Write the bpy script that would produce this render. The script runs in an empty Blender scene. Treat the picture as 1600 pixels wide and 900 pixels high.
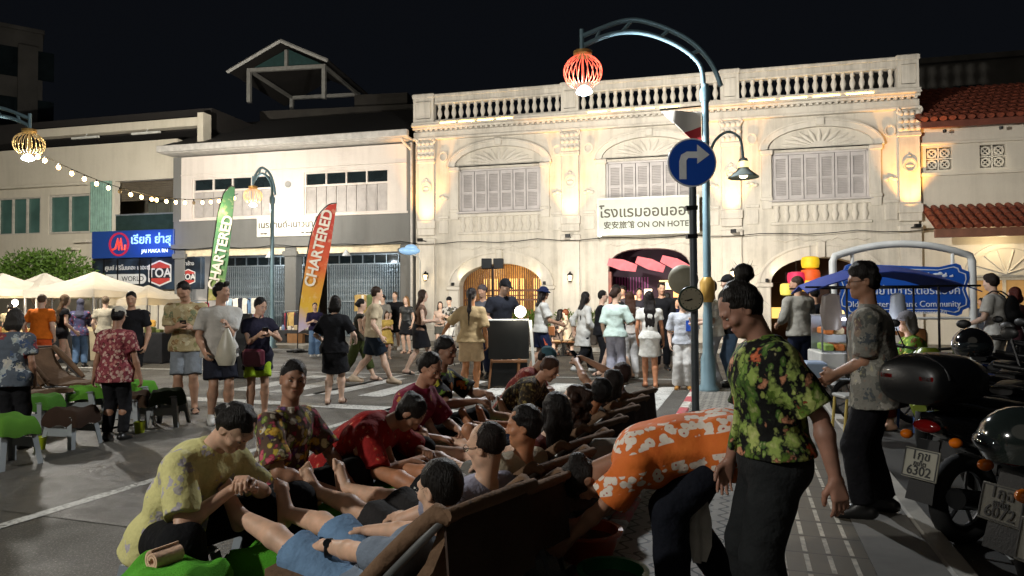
import bpy, math, random
import numpy as np
from mathutils import Vector, Matrix

S = bpy.context.scene
COL = S.collection
rad = math.radians
rnd = random.Random(7)

# ------------------------------------------------------------------ camera
F_PX = 1075.0                      # focal length in pixels of the 1600 px wide photograph
PITCH = math.atan(24 / F_PX)
ROLL = rad(0.3)
EYE = Vector((0, 0, 1.5))
_f = Vector((0, math.cos(PITCH), math.sin(PITCH)))
_u0 = Vector((0, -math.sin(PITCH), math.cos(PITCH)))
_r0 = Vector((1, 0, 0))
_r = _r0 * math.cos(ROLL) - _u0 * math.sin(ROLL)
_u = _u0 * math.cos(ROLL) + _r0 * math.sin(ROLL)
cam_data = bpy.data.cameras.new('camera')
cam = bpy.data.objects.new('camera', cam_data)
COL.objects.link(cam)
cam.matrix_world = Matrix(((_r.x, _u.x, -_f.x, EYE.x), (_r.y, _u.y, -_f.y, EYE.y), (_r.z, _u.z, -_f.z, EYE.z), (0, 0, 0, 1)))
cam_data.sensor_width = 36
cam_data.lens = F_PX / 1600 * 36
cam_data.clip_start = 0.05
cam_data.clip_end = 900
S.camera = cam

# ------------------------------------------------------------------ night sky and an added soft fill sun
W = bpy.data.worlds.new('World'); S.world = W; W.use_nodes = True
_nt = W.node_tree; _bg = _nt.nodes['Background']
_sky = _nt.nodes.new('ShaderNodeTexSky'); _sky.sky_type = 'NISHITA'; _sky.sun_disc = False
_sky.sun_elevation = rad(38); _sky.sun_rotation = rad(200)
_hsv = _nt.nodes.new('ShaderNodeMixRGB'); _hsv.blend_type = 'MIX'; _hsv.inputs[0].default_value = .85
_hsv.inputs[2].default_value = (3.2, 3.7, 5.0, 1)
_nt.links.new(_sky.outputs[0], _hsv.inputs[1]); _nt.links.new(_hsv.outputs[0], _bg.inputs[0])
_bg.inputs[1].default_value = 0.0011

def lamp(name, kind, loc, power, col=(1, 1, 1), radius=.1, target=None, spot=None, blend=.6, size=None, parent=None):
    d = bpy.data.lights.new(name, kind); d.energy = power; d.color = col
    if kind in ('POINT', 'SPOT'): d.shadow_soft_size = radius
    if kind == 'SPOT': d.spot_size = rad(spot or 60); d.spot_blend = blend
    if kind == 'AREA' and size: d.shape = 'RECTANGLE'; d.size, d.size_y = size
    if kind == 'SUN': d.angle = radius
    o = bpy.data.objects.new(name, d); COL.objects.link(o); o.location = loc
    if target is not None:
        o.rotation_euler = (Vector(target) - Vector(loc)).to_track_quat('-Z', 'Y').to_euler()
    return o

lamp('fill_sun', 'SUN', (-20, -20, 30), .12, (1, .90, .74), rad(50), target=(-20 + 16, -20 + 26, 30 - 26))  # wide sun lamp added as foreground fill, standing in for town glow

S.view_settings.view_transform = 'Standard'; S.view_settings.look = 'None'
S.view_settings.exposure = 0.0; S.view_settings.gamma = 1.0
S.render.film_transparent = False
S.cycles.max_bounces = 5; S.cycles.diffuse_bounces = 2; S.cycles.glossy_bounces = 2
S.cycles.transparent_max_bounces = 6; S.cycles.transmission_bounces = 4
S.cycles.caustics_reflective = False; S.cycles.caustics_refractive = False
S.cycles.sample_clamp_indirect = 3.0
S.cycles.use_denoising = True

# ------------------------------------------------------------------ pixel rays -> places
def ray(px, py): return _f + _r * ((px - 800) / F_PX) + _u * ((450 - py) / F_PX)
def G(px, py, z=0.0):
    d = ray(px, py); return EYE + d * ((z - EYE.z) / d.z)
def at(px, py, Y):
    d = ray(px, py); return EYE + d * (Y / d.y)
SDIR = Vector((.3215, .947, 0)); RDIR = Vector((.947, -.3215, 0))   # the side street's direction and its right
ROT_S = math.atan2(-SDIR.x, SDIR.y)                                   # z rotation that turns +Y into SDIR
def SR(s, r, z=0.0): return SDIR * s + RDIR * r + Vector((0, 0, z))
FA = rad(13.6)                                                        # the facade row turns this much
P0 = Vector((-3.63, 26, 0)); FD = Vector((math.cos(FA), -math.sin(FA), 0)); FN = Vector((-math.sin(FA), -math.cos(FA), 0))
def FP(t, out=0.0, z=0.0): return P0 + FD * t + FN * out + Vector((0, 0, z))

# ------------------------------------------------------------------ materials
def lin(h):
    if not isinstance(h, str): return tuple(h[:3]) + (1,)
    v = [int(h[i:i + 2], 16) / 255 for i in (0, 2, 4)]
    return tuple(x / 12.92 if x <= .04045 else ((x + .055) / 1.055) ** 2.4 for x in v) + (1,)

class NT:
    def __init__(s, name):
        s.m = bpy.data.materials.new(name); s.m.use_nodes = True; s.t = s.m.node_tree
        s.b = s.t.nodes['Principled BSDF']; s.co = None
    def n(s, typ, **kw):
        o = s.t.nodes.new('ShaderNode' + typ)
        for k, v in kw.items():
            if k.startswith('i_'): o.inputs[k[2:].replace('_', ' ')].default_value = v
            else: setattr(o, k, v)
        return o
    def l(s, a, b): s.t.links.new(a, b)
    def coord(s, scale=None, src='Object'):
        if s.co is None: s.co = s.n('TexCoord')
        o = s.co.outputs[src]
        if scale is not None:
            mp = s.n('Mapping'); s.l(o, mp.inputs[0]); mp.inputs['Scale'].default_value = scale; o = mp.outputs[0]
        return o
    def noise(s, scale, detail=3, rough=.55, vec=None, dist=0):
        o = s.n('TexNoise'); o.inputs['Scale'].default_value = scale; o.inputs['Detail'].default_value = detail
        o.inputs['Roughness'].default_value = rough; o.inputs['Distortion'].default_value = dist
        s.l(vec if vec is not None else s.coord(), o.inputs['Vector']); return o.outputs[0]
    def ramp(s, fac, stops, interp='LINEAR'):
        o = s.n('ValToRGB'); e = o.color_ramp; e.interpolation = interp
        while len(e.elements) < len(stops): e.elements.new(.5)
        for el, (p, c) in zip(e.elements, stops):
            el.position = p; el.color = lin(c) if isinstance(c, str) else ((c, c, c, 1) if not isinstance(c, tuple) else tuple(c[:3]) + (1,))
        s.l(fac, o.inputs[0]); return o.outputs[0]
    def mix(s, fac, a, b, mode='MIX'):
        o = s.n('MixRGB', blend_type=mode)
        for i, v in enumerate((fac, a, b)):
            if isinstance(v, (int, float)): o.inputs[i].default_value = v if i == 0 else (v, v, v, 1)
            elif isinstance(v, (str, tuple)): o.inputs[i].default_value = lin(v)
            else: s.l(v, o.inputs[i])
        return o.outputs[0]
    def math(s, op, a, b=0.0):
        o = s.n('Math', operation=op)
        for i, v in enumerate((a, b)):
            if isinstance(v, (int, float)): o.inputs[i].default_value = v
            else: s.l(v, o.inputs[i])
        return o.outputs[0]
    def bump(s, h, strength=.3, dist=.01):
        o = s.n('Bump'); o.inputs['Strength'].default_value = strength; o.inputs['Distance'].default_value = dist
        s.l(h, o.inputs['Height']); s.l(o.outputs[0], s.b.inputs['Normal']); return o
    def base(s, c):
        if isinstance(c, (str, tuple)): s.b.inputs['Base Color'].default_value = lin(c)
        else: s.l(c, s.b.inputs['Base Color'])
    def set(s, **kw):
        for k, v in kw.items(): s.b.inputs[k.replace('_', ' ')].default_value = v
        return s

MATS = {}
def mat(name, col, rough=.7, metal=0.0, var=.18, scale=5.0, bump=.15, bscale=60.0, dist=.004, emit=None, es=1.0, spec=.5, coat=0.0):
    if name in MATS: return MATS[name]
    t = NT(name); c = lin(col)
    if var:
        nz = t.noise(scale, 4)
        t.base(t.mix(t.ramp(nz, [(.3, 0.0), (.72, 1.0)]), tuple(x * (1 - var) for x in c[:3]), tuple(min(1, x * (1 + var)) for x in c[:3])))
    else: t.base(c[:3])
    t.set(Roughness=rough, Metallic=metal, Specular_IOR_Level=spec, Coat_Weight=coat)
    if bump: t.bump(t.noise(bscale, 3), bump, dist)
    if emit: t.b.inputs['Emission Color'].default_value = lin(emit); t.set(Emission_Strength=es)
    MATS[name] = t.m; return t.m

def glow(name, col, es):
    return mat(name, col, .5, var=0, bump=0, emit=col, es=es)

def cloth(col, name=None): return mat(name or 'cloth_' + col, col, .9, var=.18, scale=7, bump=.7, bscale=17, dist=.02, spec=.2)

def wall_paint(name, col, grime='6a6152', amt=.35, streak=True, rough=.85):
    if name in MATS: return MATS[name]
    t = NT(name)
    a = t.noise(.9, 6, .65); sz = t.n('SeparateXYZ'); t.l(t.coord(), sz.inputs[0])
    st = t.noise(1.0, 5, .7, vec=t.coord((3.5, 3.5, .22)))
    spots = t.ramp(t.noise(7, 5, .75), [(.60, 0.0), (.72, 1.0)])
    g = t.ramp(t.math('ADD', t.math('MULTIPLY', a, .5), t.math('MULTIPLY', st, .6)), [(.52, 0.0), (.76, 1.0)])
    if streak is not True:
        top = t.ramp(t.math('ADD', t.math('DIVIDE', sz.outputs[2], streak), t.math('MULTIPLY', t.math('SUBTRACT', st, .5), .35)), [(.90, 0.0), (1.02, 1.0)])
        g = t.math('MAXIMUM', g, t.math('MULTIPLY', top, .9))
    c1 = t.mix(t.math('MULTIPLY', g, amt), col, grime)
    c2 = t.mix(t.math('MULTIPLY', spots, amt * .55), c1, grime)
    t.base(t.mix(t.math('MULTIPLY', t.noise(18, 3), .12), c2, '8d8577'))
    t.set(Roughness=rough, Specular_IOR_Level=.25)
    t.bump(t.math('ADD', t.noise(38, 4), t.math('MULTIPLY', t.noise(4, 3), 2.0)), .25, .012)
    MATS[name] = t.m; return t.m

def floral(name, base, leaves, flowers, ls=22.0, fs=14.0, lt=.30, ft=.30, stretch=(1, 1, .7), rough=.85, small=None):
    """printed cloth: a layer of leaf shaped blotches and a layer of petalled flowers"""
    if name in MATS: return MATS[name]
    t = NT(name)
    wob = t.n('TexNoise'); wob.inputs['Scale'].default_value = 30; wob.inputs['Detail'].default_value = 2
    t.l(t.coord(), wob.inputs['Vector'])
    def layer(scale, thr, pal, seed, str3):
        mp = t.n('Mapping'); t.l(t.coord(), mp.inputs[0]); mp.inputs['Scale'].default_value = str3
        mp.inputs['Location'].default_value = (seed, seed * .37, seed * .71); mp.inputs['Rotation'].default_value = (seed, seed * 2, .4)
        ad = t.n('VectorMath', operation='MULTIPLY_ADD')
        t.l(wob.outputs[1], ad.inputs[0]); ad.inputs[1].default_value = (.9 / scale,) * 3; t.l(mp.outputs[0], ad.inputs[2])
        v = t.n('TexVoronoi'); v.inputs['Scale'].default_value = scale; t.l(ad.outputs[0], v.inputs['Vector'])
        sx = t.n('SeparateColor'); t.l(v.outputs['Color'], sx.inputs[0])
        pal2 = [(i / len(pal), c) for i, c in enumerate(pal)]
        c = t.ramp(sx.outputs[0], pal2, 'CONSTANT')
        m = t.ramp(v.outputs['Distance'], [(thr, 1.0), (thr + .03, 0.0)])
        core = t.ramp(v.outputs['Distance'], [(.0, 1.0), (thr * .55, 0.0)])
        c = t.mix(t.math('MULTIPLY', core, .4), c, 'f4e8b0')
        edge = t.ramp(v.outputs['Distance'], [(thr * .72, 0.0), (thr, .75)]); c = t.mix(edge, c, (.01, .012, .008)) if name in ('print_leaf', 'print_multi', 'print_lime') else c
        return m, c
    m1, c1 = layer(ls, lt, leaves, 1.3, stretch)
    m2, c2 = layer(fs, ft, flowers, 4.7, (1, 1, 1))
    if small:
        m0, c0 = layer(ls * 2.4, .40, small, 8.9, stretch); base = t.mix(m0, base, c0)
    c = t.mix(m1, base, c1)
    c = t.mix(m2, c, c2)
    t.base(t.mix(t.math('MULTIPLY', t.noise(60, 2), .25), c, (.02, .02, .02)))
    t.set(Roughness=rough, Specular_IOR_Level=.2)
    t.bump(t.noise(16, 3), .65, .02)
    MATS[name] = t.m; return t.m

# ------------------------------------------------------------------ mesh builder
class MB:
    def __init__(s): s.V = []; s.Fc = []
    def add(s, V, F):
        k = len(s.V); s.V += [tuple(v) for v in V]; s.Fc += [tuple(i + k for i in f) for f in F]; return s
    def box(s, x0, x1, y0, y1, z0, z1, M=None):
        V = [Vector((x, y, z)) for z in (z0, z1) for y in (y0, y1) for x in (x0, x1)]
        if M is not None: V = [M @ v for v in V]
        return s.add(V, [(0, 2, 3, 1), (4, 5, 7, 6), (0, 1, 5, 4), (2, 6, 7, 3), (0, 4, 6, 2), (1, 3, 7, 5)])
    def cbox(s, c, d, M=None):
        return s.box(c[0] - d[0] / 2, c[0] + d[0] / 2, c[1] - d[1] / 2, c[1] + d[1] / 2, c[2] - d[2] / 2, c[2] + d[2] / 2, M)
    def bbox(s, x0, x1, y0, y1, z0, z1, b=.01, M=None):
        """box with chamfered vertical and top edges"""
        P = [(x0 + b, y0), (x1 - b, y0), (x1, y0 + b), (x1, y1 - b), (x1 - b, y1), (x0 + b, y1), (x0, y1 - b), (x0, y0 + b)]
        cx, cy = (x0 + x1) / 2, (y0 + y1) / 2
        def ring(k, z): return [Vector((cx + (x - cx) * (1 - k * 2 * b / max(x1 - x0, 1e-6)), cy + (y - cy) * (1 - k * 2 * b / max(y1 - y0, 1e-6)), z)) for x, y in P]
        R = [ring(1, z0), ring(0, z0 + b), ring(0, z1 - b), ring(1, z1)]
        return s.loft(R, M=M)
    def loft(s, rings, cap=True, closed=False, M=None):
        n = len(rings[0]); V = [v for r in rings for v in r]
        if M is not None: V = [M @ Vector(v) for v in V]
        Fc = []; m = len(rings)
        for i in range(m if closed else m - 1):
            a, b = i * n, ((i + 1) % m) * n
            for j in range(n): k = (j + 1) % n; Fc.append((a + j, a + k, b + k, b + j))
        if cap and not closed: Fc.append(tuple(range(n - 1, -1, -1))); Fc.append(tuple((m - 1) * n + j for j in range(n)))
        return s.add(V, Fc)
    def tube(s, path, r, n=8, closed=False, flat=1.0, up=(0, 0, 1), M=None):
        path = [Vector(p) for p in path]; m = len(path); rings = []
        rr = r if isinstance(r, (list, tuple)) else [r] * m
        up = Vector(up); prev = None
        for i, p in enumerate(path):
            a = path[(i - 1) % m] if (closed or i) else p; b = path[(i + 1) % m] if (closed or i < m - 1) else p
            t = (b - a).normalized()
            if prev is None:
                x = t.cross(up)
                if x.length < 1e-3: x = t.cross(Vector((1, 0, 0)))
            else: x = prev - t * prev.dot(t)
            if x.length < 1e-6: x = t.orthogonal()
            x.normalize(); y = x.cross(t); prev = x
            rings.append([p + x * (math.cos(2 * math.pi * j / n) * rr[i]) + y * (math.sin(2 * math.pi * j / n) * rr[i] * flat) for j in range(n)])
        return s.loft(rings, True, closed, M)
    def cyl(s, a, b, r, r2=None, n=12, M=None): return s.tube([a, b], [r, r if r2 is None else r2], n, M=M)
    def lathe(s, prof, c=(0, 0, 0), n=16, M=None):
        c = Vector(c)
        R = [[c + Vector((math.cos(2 * math.pi * j / n) * max(r, .0005), math.sin(2 * math.pi * j / n) * max(r, .0005), z)) for j in range(n)] for r, z in prof]
        return s.loft(R, M=M)
    def ell(s, c, r, n=12, m=8, M=None):
        c = Vector(c); r = (r, r, r) if isinstance(r, (int, float)) else r
        R = []
        for i in range(m + 1):
            a = -math.pi / 2 + math.pi * (i + (.08 if i == 0 else -.08 if i == m else 0)) / m
            R.append([c + Vector((r[0] * math.cos(a) * math.cos(2 * math.pi * j / n), r[1] * math.cos(a) * math.sin(2 * math.pi * j / n), r[2] * math.sin(a))) for j in range(n)])
        return s.loft(R, M=M)
    def prism(s, poly, d0, d1, axis='y', M=None):
        """extrude a 2D outline; axis y: outline in x,z"""
        def mk(u, v, d): return Vector((u, d, v)) if axis == 'y' else Vector((u, v, d)) if axis == 'z' else Vector((d, u, v))
        return s.loft([[mk(u, v, d) for u, v in poly] for d in (d0, d1)], M=M)
    def ring(s, outer, inner, d0, d1, M=None):
        """a flat frame between two outlines with equal counts, extruded along y"""
        n = len(outer); L = [outer, inner]
        V = [Vector((u, d, v)) for d in (d0, d1) for o in L for u, v in o]
        if M is not None: V = [M @ v for v in V]
        Fc = []
        for j in range(n):
            k = (j + 1) % n
            Fc += [(j, k, n + k, n + j), (2 * n + j, 3 * n + j, 3 * n + k, 2 * n + k), (j, 2 * n + j, 2 * n + k, k), (n + j, n + k, 3 * n + k, 3 * n + j)]
        return s.add(V, Fc)
    def build(s, name, m, parent=None, smooth=None, loc=None, rot=None, shift=None):
        me = bpy.data.meshes.new(name)
        V = s.V if shift is None else [(v[0] - shift[0], v[1] - shift[1], v[2] - shift[2]) for v in s.V]
        me.from_pydata(V, [], s.Fc); me.update()
        o = bpy.data.objects.new(name, me); COL.objects.link(o); me.materials.append(m)
        import bmesh
        bm = bmesh.new(); bm.from_mesh(me); bmesh.ops.recalc_face_normals(bm, faces=bm.faces); bm.to_mesh(me); bm.free()
        if smooth is not None:
            me.shade_smooth(); me.set_sharp_from_angle(angle=rad(smooth))
        if parent is not None: o.parent = parent
        if loc is not None: o.location = loc
        if rot is not None: o.rotation_euler = rot if isinstance(rot, (tuple, list)) else (0, 0, rot)
        return o

def arc(cx, cz, rx, rz, a0, a1, n): return [(cx + rx * math.cos(rad(a0 + (a1 - a0) * i / n)), cz + rz * math.sin(rad(a0 + (a1 - a0) * i / n))) for i in range(n + 1)]

def tag(o, label=None, cat=None, group=None, kind=None):
    if label: o['label'] = label
    if cat: o['category'] = cat
    if group: o['group'] = group
    if kind: o['kind'] = kind
    return o
def thing(name, label, cat, loc=(0, 0, 0), rot=0.0, group=None):
    o = bpy.data.objects.new(name, None); COL.objects.link(o); o.location = loc
    o.rotation_euler = rot if isinstance(rot, (tuple, list)) else (0, 0, rot); o.empty_display_size = .2
    return tag(o, label, cat, group)
def dup(o, loc=None, rot=None, label=None, scale=None, parent=None):
    c = o.copy(); COL.objects.link(c)
    if parent is not None: c.parent = parent
    if loc is not None: c.location = loc
    if rot is not None: c.rotation_euler = rot if isinstance(rot, (tuple, list)) else (0, 0, rot)
    if scale is not None: c.scale = scale
    if label: c['label'] = label
    for ch in list(o.children): dup(ch, parent=c)
    return c
def text(body, size, m, name='lettering', ext=.004, parent=None, align='CENTER', M=None, shear=0, sx=1.0, bold=0.0):
    cu = bpy.data.curves.new(name, 'FONT'); cu.body = body; cu.size = size; cu.extrude = ext; cu.align_x = align; cu.align_y = 'CENTER'; cu.shear = shear; cu.offset = bold
    cu.resolution_u = 3
    tmp = bpy.data.objects.new(name, cu); COL.objects.link(tmp)
    dg = bpy.context.evaluated_depsgraph_get(); me = bpy.data.meshes.new_from_object(tmp.evaluated_get(dg)); bpy.data.objects.remove(tmp)
    me.name = name
    B = Matrix(((sx, 0, 0, 0), (0, 0, -1, 0), (0, 1, 0, 0), (0, 0, 0, 1)))     # upright, read from -y
    me.transform((M @ B) if M is not None else B)
    me.materials.clear(); me.materials.append(m)
    o = bpy.data.objects.new(name, me); COL.objects.link(o)
    if parent is not None: o.parent = parent
    return o
def T(x=0, y=0, z=0, rz=0, rx=0, ry=0): return Matrix.Translation((x, y, z)) @ Matrix.Rotation(rad(rz), 4, 'Z') @ Matrix.Rotation(rad(rx), 4, 'X') @ Matrix.Rotation(rad(ry), 4, 'Y')

def curve(pts, n=6):
    out = []; P = [Vector(p) for p in pts]
    for i in range(len(P) - 1):
        a, b, c, d = P[max(i - 1, 0)], P[i], P[i + 1], P[min(i + 2, len(P) - 1)]
        for j in range(n):
            t = j / n; out.append(.5 * ((2 * b) + (c - a) * t + (2 * a - 5 * b + 4 * c - d) * t * t + (3 * b - a - 3 * c + d) * t ** 3))
    return out + [P[-1]]
curve_pts = curve
# ================================================================== ground
def gmesh(name, pts, z, m, kind='structure'):
    return tag(MB().add([(p[0], p[1], z) for p in pts], [tuple(range(len(pts)))]).build(name, m), kind=kind)

def asphalt(name, col, dark, rough0=.55):
    t = NT(name)
    fine = t.noise(75, 3, .7); stain = t.ramp(t.noise(1.6, 5, .62), [(.56, 0.0), (.66, .7)]); mid = t.noise(9, 5, .65); big = t.noise(.35, 4, .6)
    c = t.mix(t.ramp(big, [(.25, .2), (.75, .9)]), dark, col)
    c = t.mix(t.ramp(mid, [(.40, 0.0), (.66, .35)]), c, dark)
    c = t.mix(stain, c, '2b2924')
    c = t.mix(t.ramp(fine, [(.56, 0.0), (.68, .75)]), c, '98938a'); c = t.mix(t.ramp(fine, [(.32, .6), (.44, 0.0)]), c, '1d1b18')
    v = t.n('TexVoronoi', feature='DISTANCE_TO_EDGE'); v.inputs['Scale'].default_value = .35
    wv = t.n('VectorMath', operation='MULTIPLY_ADD'); nz = t.n('TexNoise'); nz.inputs['Scale'].default_value = 2.5; t.l(t.coord(), nz.inputs['Vector'])
    t.l(nz.outputs[1], wv.inputs[0]); wv.inputs[1].default_value = (.5, .5, .5); t.l(t.coord(), wv.inputs[2]); t.l(wv.outputs[0], v.inputs['Vector'])
    crack = t.ramp(v.outputs['Distance'], [(.0, .8), (.010, 0.0)])
    c = t.mix(t.math('MULTIPLY', crack, t.ramp(big, [(.5, 0.0), (.56, 1.0)])), c, '15140f')
    t.base(c)
    t.l(t.ramp(t.noise(1.1, 4), [(.36, rough0 - .10), (.64, rough0 + .2)]), t.b.inputs['Roughness'])
    t.bump(t.math('ADD', t.noise(70, 3, .7), t.math('MULTIPLY', mid, .8)), .9, .016)
    return t.m
M_ASPH = asphalt('asphalt', '55524b', '403d36')
road = gmesh('road', [(-160, -40), (160, -40), (160, 240), (-160, 240)], 0, M_ASPH)

def marking(name, pts, z=.006):
    t = MATS.get('road_paint')
    if t is None:
        q = NT('road_paint'); a = q.noise(30, 4, .7); b = q.noise(2.2, 3)
        q.base(q.mix(q.ramp(q.math('ADD', a, q.math('MULTIPLY', b, .5)), [(.72, 0.0), (.92, 1.0)]), 'c2c1bb', '5f5c55')); q.set(Roughness=.7); q.bump(q.noise(80, 3), .3, .004); MATS['road_paint'] = t = q.m
    return gmesh(name, pts, z, t)
def srq(s0, s1, r0, r1): return [SR(s0, r0), SR(s0, r1), SR(s1, r1), SR(s1, r0)]
marking('lane_line', srq(-2, 9.3, -4.87, -4.76))
marking('stop_line', srq(8.6, 8.95, -9.5, -3.2))
marking('lane_line', srq(9.6, 16, -6.9, -6.78))
for k in range(9):
    r = -1.62 - .88 * k
    marking('crosswalk_stripe', srq(9.7 + (.0 if k < 4 else .15), 12.45, r, r + .44))
def fq(t0, t1, o0, o1): return [FP(t0, o0), FP(t1, o0), FP(t1, o1), FP(t0, o1)]
marking('edge_line', fq(-30, 30, 4.05, 4.16)); marking('edge_line', fq(-30, 12, 10.6, 10.72))

# pavement in front of the facade row
t = NT('pavement'); br = t.n('TexBrick'); br.inputs['Scale'].default_value = 2.2; br.inputs['Mortar Size'].default_value = .012
t.l(t.coord(), br.inputs['Vector']); br.inputs['Color1'].default_value = lin('8f8a80'); br.inputs['Color2'].default_value = lin('7d786e'); br.inputs['Mortar'].default_value = lin('4a4740'); br.offset = 0
t.base(t.mix(t.math('MULTIPLY', t.noise(3, 5), .5), br.outputs[0], '6a655b')); t.set(Roughness=.75); t.bump(t.noise(60, 3), .3, .005)
M_PAVE = t.m
RF = (0, 0, -FA)
pv = MB(); pv.box(-40, 40, -3.15, 6, -.2, .12); tag(pv.build('pavement', M_PAVE, loc=P0, rot=RF), kind='structure')
kb = MB(); kb.bbox(-40, 40, -3.32, -3.153, -.2, .128, .015); tag(kb.build('kerb', mat('kerb_concrete', '97938a', .8, scale=3, var=.25), loc=P0, rot=RF), kind='structure')

# near pavement beside the massage chairs: wavy block pavers, a strip of ribbed tactile tiles, plain concrete
RS = (0, 0, ROT_S)
def paver_wave():
    t = NT('wavy_pavers'); co = t.coord(); s = t.n('SeparateXYZ'); t.l(co, s.inputs[0])
    x, y = s.outputs[0], s.outputs[1]
    wob = t.math('MULTIPLY', t.math('SINE', t.math('MULTIPLY', y, 44)), .026)
    fr = t.math('FRACT', t.math('MULTIPLY', t.math('ADD', x, wob), 9.5)); j1 = t.math('LESS_THAN', t.math('ABSOLUTE', t.math('SUBTRACT', fr, .5)), .10)
    wob2 = t.math('MULTIPLY', t.math('SINE', t.math('MULTIPLY', x, 59.7)), .004)
    fr2 = t.math('FRACT', t.math('MULTIPLY', t.math('ADD', y, wob2), 4.0)); j2 = t.math('LESS_THAN', t.math('ABSOLUTE', t.math('SUBTRACT', fr2, .5)), .013)
    j = t.math('MAXIMUM', j1, j2)
    c = t.mix(t.ramp(t.noise(5, 5, .65), [(.3, 0.0), (.7, 1.0)]), '76726a', '9a958b')
    t.base(t.mix(j, t.mix(t.math('MULTIPLY', t.noise(70, 2), .4), c, '55524b'), '23211d')); t.set(Roughness=.7)
    t.bump(t.math('SUBTRACT', t.math('MULTIPLY', t.noise(60, 3), .3), j), .8, .008); return t.m
def tactile():
    t = NT('tactile_tiles'); co = t.coord(); s = t.n('SeparateXYZ'); t.l(co, s.inputs[0]); x, y = s.outputs[0], s.outputs[1]
    fx = t.math('FRACT', t.math('MULTIPLY', x, 8.33)); fy = t.math('FRACT', t.math('MULTIPLY', y, 3.33))
    bar = t.math('MULTIPLY', t.math('LESS_THAN', t.math('ABSOLUTE', t.math('SUBTRACT', fx, .5)), .105), t.math('LESS_THAN', t.math('ABSOLUTE', t.math('SUBTRACT', fy, .5)), .43))
    gap = t.math('GREATER_THAN', t.math('ABSOLUTE', t.math('SUBTRACT', fy, .5)), .482)
    c = t.mix(t.noise(6, 5, .7), '4c473d', '665f52'); c = t.mix(t.math('MULTIPLY', bar, t.ramp(t.noise(20, 3), [(.3, .35), (.6, .95)])), c, 'cfc8b8')
    t.base(t.mix(gap, c, '1f1d19')); t.set(Roughness=.5); t.bump(t.math('SUBTRACT', bar, gap), .9, .006); return t.m
SW = .10
tag(MB().box(-.72, .02, -4, 11.9, -.1, SW).build('pavement', paver_wave(), rot=RS), kind='structure')
tag(MB().box(.022, .62, -4, 11.9, -.1, SW - .003).build('tactile_paving', tactile(), rot=RS), kind='structure')
tag(MB().box(.622, .98, -4, 11.9, -.1, SW).build('pavement', mat('plain_concrete', '6c6963', .8, scale=2.5, var=.25, bump=.3), rot=RS), kind='structure')
def kerb_red():
    t = NT('red_white_kerb'); s = t.n('SeparateXYZ'); t.l(t.coord(), s.inputs[0])
    k = t.math('LESS_THAN', t.math('FRACT', t.math('MULTIPLY', s.outputs[1], .9)), .5)
    c = t.mix(k, 'c9c4ba', 'b8404a'); t.base(t.mix(t.ramp(t.noise(9, 5, .7), [(.45, 0.0), (.62, .8)]), c, '6d675d')); t.set(Roughness=.7); t.bump(t.noise(50, 3), .3, .005); return t.m
tag(MB().bbox(-.86, -.722, -4, 12.05, -.1, SW + .006, .02).build('kerb', kerb_red(), rot=RS), kind='structure')
tag(MB().bbox(.982, 1.12, -4, 12.05, -.1, SW + .006, .02).build('kerb', mat('kerb_concrete', '97938a'), rot=RS), kind='structure')
tag(MB().bbox(-.72, .98, 11.902, 12.05, -.1, SW + .006, .02).build('kerb', kerb_red(), rot=RS), kind='structure')
gmesh('concrete_apron', srq(-4, 14, 1.122, 16), .008, mat('apron', '34322e', .7, scale=1.5, var=.35, bump=.4, bscale=80, dist=.006))
marking('edge_line', srq(-3, 5.2, 1.42, 1.50), .013)

# ================================================================== walls with openings
def wall_open(mb, x0, x1, z0, z1, y0, y1, holes, seg=14):
    """holes: (xa, xb, zb, zs, rise, p): opening from zb up to a superelliptic top springing at zs"""
    def top(h, x):
        xa, xb, zb, zs, rise, p = h; u = abs((x - (xa + xb) / 2) / ((xb - xa) / 2)); return zs + rise * max(0, 1 - min(u, 1) ** p) ** (1 / p)
    xs = {x0, x1}
    for h in holes:
        n = seg if h[4] else 1
        for i in range(n + 1): xs.add((h[0] + h[1]) / 2 - (h[1] - h[0]) / 2 * math.cos(math.pi * i / n) if h[4] else h[0] + (h[1] - h[0]) * i / n)
    xs = sorted(xs)
    def quad(a, b, c, d): mb.add([a, b, c, d], [(0, 1, 2, 3)])
    for xa, xb in zip(xs, xs[1:]):
        if xb - xa < 1e-5: continue
        hs = sorted([h for h in holes if h[0] <= (xa + xb) / 2 <= h[1]], key=lambda h: h[2])
        a0 = b0 = z0
        segs = []
        for h in hs: segs.append((a0, b0, h[2], h[2])); a0, b0 = top(h, xa), top(h, xb)
        segs.append((a0, b0, z1, z1))
        for i, (la, lb, ua, ub) in enumerate(segs):
            if ua - la > 1e-4 or ub - lb > 1e-4:
                for y in (y0, y1): quad((xa, y, la), (xb, y, lb), (xb, y, ub), (xa, y, ua))
            if i: quad((xa, y0, la), (xb, y0, lb), (xb, y1, lb), (xa, y1, la))
            if i < len(segs) - 1: quad((xa, y0, ua), (xb, y0, ub), (xb, y1, ub), (xa, y1, ua))
    for h in holes:
        for x in (h[0], h[1]): quad((x, y0, h[2]), (x, y1, h[2]), (x, y1, h[3]), (x, y0, h[3]))
    quad((x0, y0, z0), (x0, y1, z0), (x0, y1, z1), (x0, y0, z1)); quad((x1, y0, z0), (x1, y1, z0), (x1, y1, z1), (x1, y0, z1)); quad((x0, y0, z1), (x1, y0, z1), (x1, y1, z1), (x0, y1, z1))
    return mb

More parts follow.
